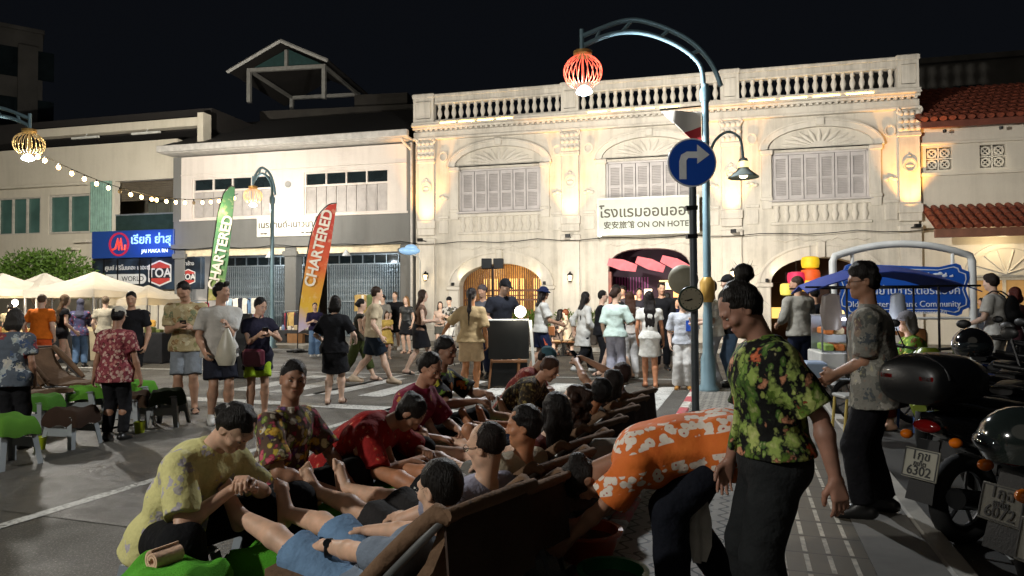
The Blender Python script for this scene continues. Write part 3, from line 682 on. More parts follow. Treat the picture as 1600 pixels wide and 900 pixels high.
MB().prism([(-1.9, .25)] + arc(-.1, .46, .21, .21, -90, 90, 10) + [(-1.9, .67)], -.07, -.062).build('word_strip', WH, sg); text('WORLD', .30, mat('print_dark', '2a2c2c', .5), parent=sg, M=T(-.55, -.074, .46)); text('ITS', .28, MATS['print_dark'], parent=sg, M=T(-1.7, -.074, .46))
m = MB(); [m.box(x - .03, x + .03, -.09, -.078, 0, 1.32) for x in (-2.0, -1.3, -.2, .35)]; m.build('frame', M_BLK, sg)

# ================================================================== house right of the hotel, tiled roofs
def tile_mat():
    t = NT('red_tiles'); s = t.n('SeparateXYZ'); t.l(t.coord(), s.inputs[0])
    t.base(t.mix(t.ramp(t.noise(9, 4, .7), [(.35, 0.0), (.65, 1.0)]), '5c281a', '86422a')); t.set(Roughness=.7); t.bump(t.noise(30, 3), .3, .01); return t.m
M_TILE = tile_mat()
def tile_roof(m, x0, x1, y0, z0, y1, z1, pitch=.26, rows=7):
    n = int((x1 - x0) / pitch); sl = Vector((0, y1 - y0, z1 - z0))
    for k in range(n):
        x = x0 + (k + .5) * pitch
        for r in range(rows):
            a = Vector((x, y0, z0)) + sl * (r / rows) + Vector((0, 0, .025)); b = Vector((x, y0, z0)) + sl * ((r + 1.12) / rows)
            m.tube([a, b], [.105, .085], 8, flat=.75)
    m.add([(x0, y0 + .05, z0 - .02), (x1, y0 + .05, z0 - .02), (x1, y1, z1 - .02), (x0, y1, z1 - .02)], [(0, 1, 2, 3)])
    return m
M_RHW = wall_paint('right_house_white', 'd8d0c0', '80766a', .18)
rh = thing('tiled_house', 'white house with red clay tiled roof and tiled awning right of the hotel', 'house', FP(21), RF)
RX = (21, 0, 0)
vh = [(17.42 + k * 1.52, 18.16 + k * 1.52, 5.70, 6.42, 0, 2) for k in range(6)]
m = wall_open(MB(), 17.25, 27.5, 0, 7.1, .1, .4, vh + [(18.7 + k * 3, 20.5 + k * 3, .1, 2.25, 0, 2) for k in range(3)]); m.box(17.25, 27.5, .41, 9, 6.9, 7.0); m.box(27.3, 27.5, .41, 9, 0, 6.9); m.box(17.25, 27.3, 8.9, 9, 0, 6.9)
m.bbox(17.25, 27.5, 0, .097, 5.50, 5.60, .01); m.bbox(17.25, 27.5, 0, .097, 6.5, 6.58, .01); m.build('wall', M_RHW, rh, shift=RX)
for a, b, z0, z1, _, _ in vh:
    f = MB()
    for i in range(2):
        for j in range(2):
            cx, cz = a + .185 + i * .37, z0 + .18 + j * .36
            f.ring(arc(cx, cz, .15, .15, 0, 360, 12)[:-1], arc(cx, cz, .10, .10, 0, 360, 12)[:-1], .16, .24)
            for q in range(4): f.tube([(cx, .20, cz), (cx + .18 * math.cos(q * 1.571 + .785), .20, cz + .18 * math.sin(q * 1.571 + .785))], .022, 5)
    f.box(a, b, .165, .235, z0 + .34, z0 + .38); f.box(a + .35, a + .39, .165, .235, z0, z1); f.build('vent_block', M_RHW, rh, shift=RX)
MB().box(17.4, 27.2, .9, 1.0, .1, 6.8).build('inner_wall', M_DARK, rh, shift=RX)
for k in range(3):
    x = 19.6 + 3 * k; m = MB(); m.ring(arc(x, 2.3, 1.15, 1.0, 0, 180, 20), arc(x, 2.3, 1.0, .85, 0, 180, 20), .03, .098); [m.tube([(x, .07, 2.35), (x + .9 * math.cos(a), .08, 2.35 + .75 * math.sin(a))], .035, 5) for a in np.linspace(.4, 2.75, 6)]; m.build('arch_relief', M_RHW, rh, 40, shift=RX)
    f = MB(); f.ring([(x - .9, .1), (x + .9, .1), (x + .9, 2.25), (x - .9, 2.25)], [(x - .8, .2), (x + .8, .2), (x + .8, 2.15), (x - .8, 2.15)], .2, .3); f.box(x - .04, x + .04, .205, .295, .2, 2.15); w = f.build('window', mat('window_cream', 'cfc5b0', .5), rh, shift=RX)
    MB().box(x - .8, x + .8, .31, .33, .2, 2.15).build('pane', mat('warm_pane', '9a7a50', .3, emit='ffc070', es=.25), w, shift=RX)
tile_roof(MB(), 17.0, 27.5, -.75, 7.12, 4.2, 9.4, rows=9).build('roof', M_TILE, rh, 50, shift=RX)
MB().bbox(17.05, 27.5, -.72, -.62, 6.88, 7.08, .01).build('fascia', mat('fascia_red', '6a3a2c', .6), rh, shift=RX)
tile_roof(MB(), 17.2, 27.5, -1.25, 3.72, .05, 4.5, rows=4).build('awning', M_TILE, rh, 50, shift=RX)
MB().bbox(17.2, 27.5, -1.24, -1.14, 3.42, 3.68, .01).build('awning_fascia', mat('fascia_timber', '7a5240', .6), rh, shift=RX)
for x in (17.8, 19.35, 20.8):
    MB().lathe([(.05, .0), (.06, .08), (.02, .1)], (x, -.4, 6.78), 10).build('eave_spot', M_BLK, rh, shift=RX)
    lamp('eave_beam', 'SPOT', FP(x, .38, 6.78), 40, (1, .93, .75), .03, target=FP(x, .05, 5.8), spot=70, blend=1)
lamp('awning_light', 'POINT', FP(19.2, .7, 3.2), 40, (1, .80, .45), .1); lamp('awning_light', 'POINT', FP(22.4, .7, 3.2), 40, (1, .80, .45), .1)
# dark buildings behind
M_FAR = mat('far_concrete', '4e4b46', .85, var=.35, scale=.5)
for name, lab, c, d, rz in (('tower_block', 'dark concrete tower block on the far left', at(14, 300, 46), (3.6, 6, 38), 37), ('flat_roofed_building', 'dark building behind the tiled roof on the right', at(1560, 300, 33), (14, 8, 22), -14)):
    b = thing(name, lab, 'building', (c.x, c.y, 0), rad(rz)); H = {'tower_block': 20.2, 'flat_roofed_building': 13.2}[name]
    MB().box(-d[0] / 2, d[0] / 2, 0, d[1], 0, H).build('wall', M_FAR, b)
    MB().bbox(-d[0] / 2 - .1, d[0] / 2 + .1, -.1, d[1] + .1, H, H + .3, .03).build('parapet', M_FAR, b)
    for k in range(3):
        for j in range(2): MB().box(-d[0] / 2 + .8 + k * d[0] / 3.2, -d[0] / 2 + 2.0 + k * d[0] / 3.2, -.05, -.002, H - 3.2 - j * 3.4, H - 1.2 - j * 3.4).build('window', M_GLASS, b)
    if name == 'tower_block': MB().box(.4, 1.5, -.9, -.003, 10, 19).build('balcony_stack', M_FAR, b)
    else: MB().box(2.6, 2.8, -.3, -.1, H, H + 2).build('mast', M_FAR, b)
# a resurfaced patch of the road, glossy and speckled, and drain covers
t = NT('road_patch'); c = t.mix(t.noise(12, 4, .7), '3f3c37', '54504a'); c = t.mix(t.ramp(t.noise(190, 2), [(.60, 0.0), (.68, .9)]), c, 'a39e94'); t.base(c); t.l(t.ramp(t.noise(2.2, 4), [(.4, .30), (.62, .6)]), t.b.inputs['Roughness']); t.bump(t.noise(120, 3, .75), .9, .014)
gmesh('road_patch', srq(3.6, 7.6, -6.1, -3.3), .004, t.m)
gmesh('road_patch', srq(8.9, 11.3, -4.4, -2.5), .003, asphalt('asphalt_patch', '3a3732', '2c2a26'))
for s_, r_, w_ in ((8.2, -3.9, .34), (6.6, -7.6, .3), (13.6, -4.2, .36)):
    c = SR(s_, r_, .007); o = thing('manhole_cover', 'round iron manhole cover ' + {.34: 'in the road before the crosswalk', .3: 'in the road left of the stools', .36: 'in the road beyond the crosswalk'}[w_], 'manhole cover', c)
    MB().cyl((0, 0, 0), (0, 0, .004), w_, n=36).build('lid', mat('cast_iron', '2c2b29', .5, .6, var=.4, scale=12, bump=.5, bscale=30), o, 30); MB().tube([(w_ * 1.04 * math.cos(a), w_ * 1.04 * math.sin(a), .002) for a in np.linspace(0, 6.2832, 37)[:-1]], .012, 6, closed=True).build('ring', mat('iron_ring', '403e3a', .5, .5), o)
# ================================================================== street lamps
M_POLE = mat('lamp_pole_blue', '6f8a94', .5, .3, var=.2, scale=2)
def street_lamp(label, loc, rot, rib, rib_es, power, sec=True, wash=(), lcol=(1, .955, .87)):
    o = thing('street_lamp', label, 'street lamp', loc, rot, 'arched lantern street lamps')
    m = MB(); m.lathe([(.17, 0), (.17, .04), (.12, .10), (.115, .5), (.085, .60), (.075, 1.2), (.065, 1.3), (.055, 4.9)], n=16); m.lathe([(.075, 4.62), (.085, 4.66), (.085, 4.80), (.07, 4.84)], n=14); m.build('pole', M_POLE, o, 40)
    ou = curve([(.26, 0, 4.87), (.09, 0, 5.26), (-.27, 0, 5.63), (-.87, 0, 5.90), (-1.32, 0, 5.93), (-1.97, 0, 5.69)]); inn = curve([(-.02, 0, 4.81), (-.08, 0, 5.22), (-.45, 0, 5.54), (-1.0, 0, 5.74), (-1.5, 0, 5.72), (-1.94, 0, 5.54)])
    m = MB().tube(ou, .04, 8); m.tube(inn, .04, 8)
    for i in (9, 15, 22, 27): m.tube([ou[i], inn[i]], .028, 6)
    m.tube([(-1.97, 0, 5.80), (-1.97, 0, 5.42)], .035, 8); m.build('arm', M_POLE, o, 50)
    ln = MB(); ln.lathe([(.12, .25), (.15, .28), (.15, .33), (.06, .36)], (-1.96, 0, 5.11), 16); cap = ln.build('lantern_cap', mat('lantern_gold', 'b08a4a', .4, .4), o, 40)
    r = MB()
    for k in range(22):
        a = 2 * math.pi * k / 22; r.tube([(-1.96 + .31 * math.sin(t) * math.cos(a), .31 * math.sin(t) * math.sin(a), 5.11 + .27 * math.cos(t)) for t in np.linspace(.42, 2.55, 9)], 0.0065, 5)
    r.tube([(-1.96, 0, 5.36), (-1.96, 0, 4.87)], .014, 6)
    r.build('lantern_ribs', mat('rib_' + rib, rib, .5, var=.1, emit=rib, es=rib_es), o, 50)
    b = MB(); b.lathe([(.05, .10), (.11, .05), (.13, .0), (.08, -.03)], (-1.94, 0, 4.78), 16); b.build('bulb', glow('lamp_cool', 'dff4ff', 16), o, 50)
    M4 = Matrix.Translation(loc) @ Matrix.Rotation(rot, 4, 'Z')
    lamp('lantern_light', 'POINT', M4 @ Vector((-1.94, 0, 4.66)), power, lcol, .12)
    for tg, pw, sp in wash: lamp('added_facade_wash', 'SPOT', M4 @ Vector((-1.94, 0, 4.70)), pw, (1, .94, .84), .12, target=tg, spot=sp, blend=.8)  # spots added at the lantern head to brighten the facades, sparing the ground
    return o
base1 = G(1107, 610, SW)
L1 = street_lamp('tall blue street lamp with red glowing lantern beside the blue arrow sign', base1, 0, 'ff6a50', 1.2, 1250, wash=((FP(5.0, 0, 6.0), 2600, 100), (FP(15.0, 0, 6.2), 6600, 96)), lcol=(.93, .97, 1))
m = MB(); ar = curve([(.05, 0, 3.75), (.16, 0, 4.0), (.36, 0, 4.13), (.55, 0, 4.02), (.60, 0, 3.70)]); m.tube(ar, .022, 8); m.build('side_arm', M_POLE, L1, 50)
m = MB().lathe([(.06, .30), (.075, .26), (.085, .14), (.11, .11), (.24, .0), (.235, -.012), (.10, .09)], (.60, 0, 3.40), 22); sd = m.build('bell_shade', mat('bell_grey', '7f8a88', .4, .4), L1, 40)
MB().lathe([(.079, .16), (.091, .15), (.091, .24), (.079, .25)], (.60, 0, 3.40), 18).build('glow_band', glow('bell_band', 'ffe9a8', 1.3), sd, 40)
MB().ell((.60, 0, 3.43), (.07, .07, .05), 10, 6).build('side_bulb', glow('bell_bulb', 'fff0c0', 8), L1, 50)
lamp('bell_light', 'SPOT', base1 + Vector((.60, 0, 3.40)), 160, (1, .88, .62), .06, target=base1 + Vector((.60, .3, 0)), spot=140, blend=.7)
m = MB().lathe([(.08, 1.40), (.12, 1.46), (.12, 1.72), (.07, 1.80)], n=14); m.build('gold_collar', mat('gold_collar', 'a5813a', .45, .3), L1, 40)
fl = thing('pennant', 'red and white pennant flag hanging from the tall street lamp', 'flag', base1 + Vector((-.07, 0, 4.05)))
m = MB()
rings = []
for i in range(9):
    u = i / 8; rings.append([(-.62 * u, .04 * math.sin(u * 7) - .004 * 1, .42 - .28 * (1 - (1 - u)) * .1), (-.62 * u, .04 * math.sin(u * 7) + .004, .42), (-.62 * u, .04 * math.sin(u * 7) + .006, .42 - .55 * (1 - u) ** .8 + .0), (-.62 * u, .04 * math.sin(u * 7) - .006, .42 - .55 * (1 - u) ** .8)])
m.loft(rings)
t = NT('pennant_cloth'); s = t.n('SeparateXYZ'); t.l(t.coord(), s.inputs[0]); k = t.math('LESS_THAN', t.math('ADD', s.outputs[2], t.math('MULTIPLY', s.outputs[0], -.35)), .17); t.base(t.mix(k, 'cfc8bd', 'a3242c')); t.set(Roughness=.8)
m.build('cloth', t.m, fl, 40); MB().tube([(-.0, 0, .50), (-.66, 0, .44)], .012, 6).build('pennant_rod', M_BLK, fl)
L0 = street_lamp('blue arched street lamp on the far left holding a pale gold lantern', Vector((at(45, 262, 15.3).x - 1.96, 15.3, 0)), math.pi, 'b89a62', .15, 1300, wash=((FP(-16.5, 0, 6.3), 8000, 100), (FP(-7, 0, 6.0), 1900, 80)))
L2 = street_lamp('blue arched street lamp standing behind the green feather banner', Vector((at(425, 540, 22).x, 22, .12)), rad(-52), 'e8a05a', .6, 650, wash=((FP(-4.2, 0, 6.4), 500, 125),))
# unseen lamp added on the near left for the light on the foreground
L3 = street_lamp('unseen blue arched street lamp added left of the camera to light the foreground', SR(-2.2, -8.0), ROT_S + math.pi, 'b89a62', .15, 1500, lcol=(1, .97, .90))

# string of bulbs between the two lamps on the left
sl = thing('string_lights', 'string of warm light bulbs hanging from the far left street lamp', 'string lights', (0, 0, 0))
a, b = at(48, 232, 15.3), at(372, 303, 21.5); n = 21
cp = [a.lerp(b, i / 40) - Vector((0, 0, .55 * 4 * (i / 40) * (1 - i / 40))) for i in range(41)]
MB().tube(cp, .010, 5).build('cable', M_BLK, sl)
gb = glow('string_bulb', 'ffcf80', 26)
for i in range(n):
    p = cp[int(1 + i * 38 / (n - 1))]; q = MB().lathe([(.018, 0), (.02, -.05), (.015, -.06)], p, 8).build('socket', M_BLK, sl); MB().ell(p - Vector((0, 0, .10)), (.045, .045, .055), 8, 6).build('bulb', gb if i not in (7, 15) else mat('bulb_off', '8a7a5a', .2), q, 60)
for f in (.15, .5, .85): lamp('string_glow', 'POINT', a.lerp(b, f) - Vector((0, .3, .7)), 60, (1, .76, .42), .2)

# power cable strung along the facade
cb_ = MB(); pts = [FP(-11 + i * .75, .30, 3.86 - .10 * abs(math.sin(i * .9)) + (.0 if i < 15 else -.05)) for i in range(40)]
tag(cb_.tube(pts, .014, 5).build('power_cable', M_BLK), 'thin dark power cable strung along the facades above the ground floor', 'cable')
# wall lanterns
for x, z, lab in ((5.92, 2.45, 'small black wall lantern left of the middle hotel doorway'), (11.42, 2.5, 'small black wall lantern right of the middle hotel doorway'), (.5, 2.55, 'small black wall lantern at the left corner of the hotel')):
    w = thing('wall_lantern', lab, 'wall lantern', FP(x, .13, z), RF, 'wall lanterns on the hotel')
    m = MB(); m.bbox(-.04, .04, -.02, .02, -.1, .12, .005); m.tube(curve([(0, -.02, .02), (0, -.12, .16), (0, -.2, .10)]), .012, 6); m.lathe([(.01, .16), (.03, .12), (.10, .06), (.105, .03)], (0, -.2, 0), 6); m.lathe([(.06, -.20), (.065, -.17), (.03, -.22)], (0, -.2, 0), 6)
    for k in range(6): a_ = k * 1.047; m.cyl((.095 * math.cos(a_), -.2 + .095 * math.sin(a_), .03), (.06 * math.cos(a_), -.2 + .06 * math.sin(a_), -.18), .006, n=4)
    m.build('bracket', M_BLK, w); MB().lathe([(.05, -.16), (.08, .02)], (0, -.2, 0), 6).build('glass', glow('lantern_glass', 'ffe2b0', 3.0), w)
    lamp('wall_lantern_light', 'POINT', FP(x, .55, z - .05), 9, (1, .85, .6), .06)
# blue cloud shaped lamp and its white stand at the hotel corner
pl = at(640, 392, 23.5)
cl = thing('cloud_lamp', 'pale blue cloud shaped lamp on a white pipe stand by the hotel corner', 'lamp', (pl.x, pl.y, .12))
zc = pl.z - .12
m = MB(); m.ell((0, 0, zc), (.36, .2, .14), 16, 10); m.ell((.05, 0, zc + .1), (.22, .16, .13), 14, 8); m.ell((-.2, 0, zc + .02), (.17, .14, .10), 12, 8); m.build('shade', mat('cloud_blue', '8fb6d8', .4, emit='8fc0f0', es=.35), cl, 60)
m = MB(); m.tube(curve([(-.2, 0, zc - .10), (.1, 0, zc - .12), (.32, 0, zc - .28), (.36, 0, zc - .8), (.36, 0, 0)], 6), .03, 8); m.build('stand', mat('pipe_white', 'b5b2a8', .5), cl, 50)

# ================================================================== traffic sign with arrow
bs = G(1088, 652, SW); hz = at(1080, 255, bs.y).z - SW; dx = at(1080, 255, bs.y).x - bs.x
ts = thing('traffic_sign', 'round blue traffic sign with white right turn arrow on dark pole', 'traffic sign', bs)
M_PG = mat('sign_pole', '4b5156', .5, .4, var=.25, scale=3)
m = MB(); m.cyl((0, .03, 0), (dx + .02, .03, hz + .12), .046, n=14); m.cyl((0, .03, 0), (0, .03, .05), .10, n=14); m.build('pole', M_PG, ts, 40)
R_ = .30; DM = T(dx, -.03, hz)
MB().cyl((0, -.008, 0), (0, .008, 0), R_, n=48, M=DM).build('disc', mat('sign_rim', 'c8ccd2', .4), ts, 30)
t = NT('sign_blue_film'); t.base('1d4cab'); t.set(Roughness=.35); MB().cyl((0, -.012, 0), (0, -.0085, 0), R_ * .94, n=48, M=DM).build('blue_face', t.m, ts, 30)
u = R_ / 38.0
ap = [(-20, -26), (-20, 2), (-17, 12), (-8, 17), (8, 17), (8, 28), (27, 12), (8, -2), (8, 7), (-6, 7), (-9, 3), (-9, -26)]
MB().prism([(x * u, z * u) for x, z in ap], -.0165, -.0125, M=DM).build('arrow', mat('sign_white_film', 'd5d8da', .4), ts)
m = MB(); m.cbox((dx, .03, hz - .55), (.14, .11, .05)); m.cbox((dx * .9, .03, hz - .9), (.12, .11, .05)); m.build('clamp', M_BLK, ts)
ck = at(1080, 467, bs.y - .12); c_ = thing('clock', 'round clock with dark rim fixed to the pole under the arrow sign', 'clock', ck)
MB().cyl((0, 0, 0), (0, .05, 0), .132, n=36).build('face', mat('clock_face', '8d8672', .5, var=.1), c_, 30); m = MB().tube([(.138 * math.cos(a), .02, .138 * math.sin(a)) for a in np.linspace(0, 6.283, 37)[:-1]], .018, 8, closed=True); m.build('rim', mat('clock_rim', '24342a', .3), c_, 50)
m = MB(); m.tube([(.01, -.006, -.005), (-.08, -.006, -.02)], .005, 5); m.build('minute_hand', M_BLK, c_); m = MB().tube([(.01, -.006, .0), (-.05, -.006, -.025)], .006, 5); m.build('hour_hand', M_BLK, c_)
m = MB(); [m.tube([(.105 * math.cos(k * .5236), -.004, .105 * math.sin(k * .5236)), (.12 * math.cos(k * .5236), -.004, .12 * math.sin(k * .5236))], .004, 4) for k in range(12)]; m.build('hour_marks', M_BLK, c_)
cm = at(1068, 437, 9.2); c_ = thing('convex_mirror', 'beige back of a round street mirror behind the sign pole', 'mirror', cm)
m = MB().lathe([(.02, -.09), (.12, -.075), (.18, -.03), (.20, 0), (.205, .02), (.18, .03)], n=32, M=T(rx=-90)); m.build('dish', mat('mirror_back', '8f8a76', .6), c_, 40); m = MB().cyl((.1, .05, 0), (.17, .05, -.02), .02); m.build('arm', M_BLK, c_)
m = MB(); m.tube([G(x, y, .115) for x, y in ((1000, 663), (1035, 660), (1060, 655), (1085, 640), (1110, 645), (1135, 652))], .012, 6); tag(m.build('power_cable', M_BLK), 'black cable lying across the kerb by the sign pole', 'cable')

# ================================================================== feather banners
def banner(label, poly, Y, grad, tpos, tsize, ang, lean):
    bpx = poly[0]; b0 = at(bpx[0], bpx[1], Y); o = thing('feather_banner', label, 'banner', (b0.x, Y, .0), 0, 'feather banners by the shophouse')
    pts = [at(x, y, Y) for x, y in poly]; P2 = [(p.x - b0.x, p.z) for p in pts]
    t = NT('banner_print'); s = t.n('SeparateXYZ'); t.l(t.coord(), s.inputs[0]); zz = t.math('DIVIDE', s.outputs[2], 4.3)
    nzv = t.noise(2.2, 3); zz = t.math('ADD', zz, t.math('MULTIPLY', t.math('SUBTRACT', nzv, .5), .22)); zz = t.math('ADD', zz, t.math('MULTIPLY', s.outputs[0], .12))
    t.base(t.mix(t.ramp(t.noise(5, 4), [(.55, 0.0), (.7, .35)]), t.ramp(zz, grad), 'd8c8a0')); t.set(Roughness=.6); t.bump(t.noise(3, 2), .4, .03)
    n = len(poly) // 2
    L_ = P2[:n]; R_2 = P2[n:][::-1]
    rg = []
    for i in range(n):
        w = .03 * math.sin(i * 1.3); rg.append([(L_[i][0], -.006 + w * .2, L_[i][1]), (R_2[i][0], -.006 + w, R_2[i][1]), (R_2[i][0], .006 + w, R_2[i][1]), (L_[i][0], .006 + w * .2, L_[i][1])])
    MB().loft(rg).build('cloth', t.m, o, 30)
    pp = [(-.02, 0, .05)] + [(x - .015, 0, z) for x, z in L_] + [(R_2[-1][0], 0, R_2[-1][1] + .01)]
    MB().tube(curve(pp, 3), .018, 6).build('pole', M_BLK, o, 50)
    m = MB(); m.box(-.35, .35, -.05, .05, .01, .07); m.box(-.05, .05, -.35, .35, .011, .071); m.ell((.0, 0, .06), (.2, .2, .07), 12, 6); m.build('base', M_BLK, o)
    p = at(tpos[0], tpos[1], Y); text('CHARTERED', tsize, mat('banner_white', 'dcd6c8', .6), parent=o, M=T(p.x - b0.x, -.05, p.z, ry=-ang), sx=.95, bold=.012)
    return o
banner('red and yellow feather banner reading CHARTERED in front of the metal gates', [(466, 520), (468, 480), (476, 425), (486, 370), (497, 338), (514, 320), (526, 318), (524, 335), (517, 385), (507, 435), (498, 478), (492, 505)], 21.5,
       [(.0, 'c9c3c9'), (.22, 'b8a8c0'), (.36, 'd0a828'), (.55, 'c88a20'), (.72, 'c8541c'), (.95, 'b03020')], (499, 388), .46, 76, 0)
banner('green feather banner reading CHARTERED left of the lamp post', [(325, 470), (328, 430), (334, 380), (341, 335), (350, 303), (360, 291), (367, 293), (365, 330), (361, 370), (356, 410), (351, 440), (347, 468)], 20.5,
       [(.0, 'b0b060'), (.2, '7f9a48'), (.4, '9a8f48'), (.55, '5f8a45'), (.75, '3f7a48'), (.95, '2c6a40')], (346, 395), .42, 78, 0)

# ================================================================== market tents and tables on the left
def tent(label, px, py, w, d, Y, eave, peak, col):
    c = at(px, py, Y); o = thing('market_tent', label, 'tent', (c.x, Y, 0), -FA, 'white market tents')
    t = MATS.get('canvas') or NT('canvas')
    if isinstance(t, NT):
        t.base(t.mix(t.noise(3, 4), '9c968a', 'b4aea2')); t.set(Roughness=.8); t.b.inputs['Transmission Weight'].default_value = 0; t.bump(t.noise(6, 3), .4, .02)
        tr = t.n('BsdfTranslucent'); tr.inputs[0].default_value = lin('b8a478'); mx = t.n('MixShader'); mx.inputs[0].default_value = .2; t.l(t.b.outputs[0], mx.inputs[1]); t.l(tr.outputs[0], mx.inputs[2]); t.l(mx.outputs[0], t.t.nodes['Material Output'].inputs[0]); MATS['canvas'] = t = t.m
    m = MB(); rg = []
    for k, (f, z) in enumerate(((1, eave - .22), (1.0, eave), (.62, eave + (peak - eave) * .30), (.30, eave + (peak - eave) * .62), (.02, peak))):
        r = []
        for sx, sy in ((-1, -1), (0, -1), (1, -1), (1, 0), (1, 1), (0, 1), (-1, 1), (-1, 0)): r.append((sx * w / 2 * f, sy * d / 2 * f, z - (.05 if (sx == 0 or sy == 0) and 0 < k < 4 else 0)))
        rg.append(r)
    m.loft(rg, cap=False); m.build('canopy', t, o)
    for sx in (-1, 1):
        for sy in (-1, 1): MB().box(sx * w / 2 * .97 - .02, sx * w / 2 * .97 + .02, sy * d / 2 * .97 - .02, sy * d / 2 * .97 + .02, 0, eave - .02).build('leg', mat('tent_steel', '8c8c8c', .4, .6), o)
    b = MB().ell((.1, -d / 2 + .1, eave - .36), (.08, .08, .10), 10, 8).build('bulb', glow('tent_bulb', 'fff0d8', 30), o, 60)
    lamp('tent_light', 'POINT', Vector((c.x, Y, 0)) + Vector((.1, -.75, eave - .45)), 45, (1, .84, .6), .1)
    return o
tent('cream market tent cut by the left edge of the photo', 4, 440, 1.9, 2.3, 20, 2.0, 2.45, 0)
tent('cream market tent behind the man in orange', 70, 440, 1.95, 2.3, 21.0, 1.95, 2.5, 0)
tent('widest cream market tent, in front of the dark billboard', 148, 440, 2.4, 2.5, 20.4, 1.95, 2.5, 0)
tent('smallest cream market tent, left of the grey shophouse column', 232, 455, 1.5, 1.8, 20.6, 1.72, 2.1, 0)
M_BC = mat('black_tablecloth', '161618', .9, var=.3, bscale=8, bump=.5, dist=.03)
ORD = ('first', 'second', 'third', 'fourth', 'fifth', 'sixth', 'seventh', 'eighth', 'ninth')
NICK = {'long': 'long black draped table', 'black': 'black table behind the man in orange', 'cream': 'cream table', 'low': 'low stall bench'}
def goods(parent, w, d, z, n, pal, seed):
    r = random.Random(seed); cnt = {}; pl_ = parent['label']; nk = NICK[pl_.split()[0]] + (' under the widest tent' if 'widest' in pl_ else ' at the left edge' if 'left edge' in pl_ else ' under the left gate' if 'left gate' in pl_ else ' behind the red banner' if 'banner' in pl_ else '')
    for k in range(n):
        x = -w / 2 + w * (k + .5) / n + r.uniform(-.03, .03); y = r.uniform(-d / 3, d / 3); h = r.uniform(.06, .22); c = r.choice(pal); q = MB()
        if r.random() < .5: q.bbox(x - .07, x + .07, y - .08, y + .08, z, z + h, .01)
        else: q.lathe([(.05, 0), (.065, h * .3), (.055, h * .7), (.03, h), (.035, h * 1.05)], (x, y, z), 10)
        nm = 'box' if len(q.V) > 30 and len(q.V) < 40 else 'jar'
        o = q.build(nm, mat('goods_' + c, c, .5), None, 40); o.parent = None
        o.matrix_world = parent.matrix_basis.copy(); cnt[(c, nm)] = cnt.get((c, nm), 0) + 1; tag(o, ORD[cnt[(c, nm)] - 1] + ' %s %s from the left on the %s' % ({'c8a860': 'ochre', 'd8c8a0': 'cream', '9a5a30': 'brown', 'e0d0b0': 'pale', '6f7a40': 'olive', 'b0a080': 'beige', '8c5040': 'rust red', '7080a0': 'blue', 'd0c8b8': 'white'}.get(c, 'small'), nm, nk), nm, 'goods on the ' + nk)
def table(label, loc, w, d, h, m_, rot=0.0, n=6, pal=('b8a070', '8c3b30', 'c8c0a8'), seed=1):
    o = thing('stall_table', label, 'table', loc, rot)
    q = MB(); rg = []
    for z, f in ((.02, 1.04), (.35, 1.02), (h - .03, 1.0), (h, .985)):
        r = []; N_ = 40
        for k in range(N_):
            u = k / N_ * 4; s_ = int(u); f_ = u - s_; cx, cy = [(-1 + 2 * f_, -1), (1, -1 + 2 * f_), (1 - 2 * f_, 1), (-1, 1 - 2 * f_)][s_]; wv = .02 * math.sin(k * 2.1) * (1 - z / h); r.append((cx * (w / 2 * f + wv), cy * (d / 2 * f + wv), z))
        rg.append(r)
    q.loft(rg); q.build('tablecloth', m_, o, 50)
    q = MB(); [q.box(sx * w / 2 * .9 - .02, sx * w / 2 * .9 + .02, sy * d / 2 * .85 - .02, sy * d / 2 * .85 + .02, 0, h - .02) for sx in (-1, 1) for sy in (-1, 1)]; q.build('trestle', M_BLK, o)
    if n: goods(o, w * .9, d * .8, h, n, pal, seed)
    return o
WARM = ('c8a860', 'd8c8a0', '9a5a30', 'e0d0b0', '6f7a40')
table('long black draped stall table left of the shophouse', G(238, 566), 1.25, .7, .78, M_BC, -.28, 7, WARM, 3)
table('black draped stall table behind the man in orange', at(75, 570, 18.6) * Vector((1, 1, 0)) if False else Vector((at(70, 500, 18.6).x, 18.6, 0)), 2.3, .7, .8, M_BC, -.2, 9, WARM, 4)
table('cream draped stall table under the widest tent', Vector((at(150, 500, 19.0).x, 19.0, 0)), 2.2, .7, .8, mat('cream_tablecloth', 'b8a888', .9), -.2, 9, WARM, 5)
table('cream draped stall table at the left edge', Vector((at(8, 500, 18.4).x, 18.4, 0)), 1.6, .7, .8, mat('cream_tablecloth', 'b8a888', .9), -.2, 7, WARM, 6)
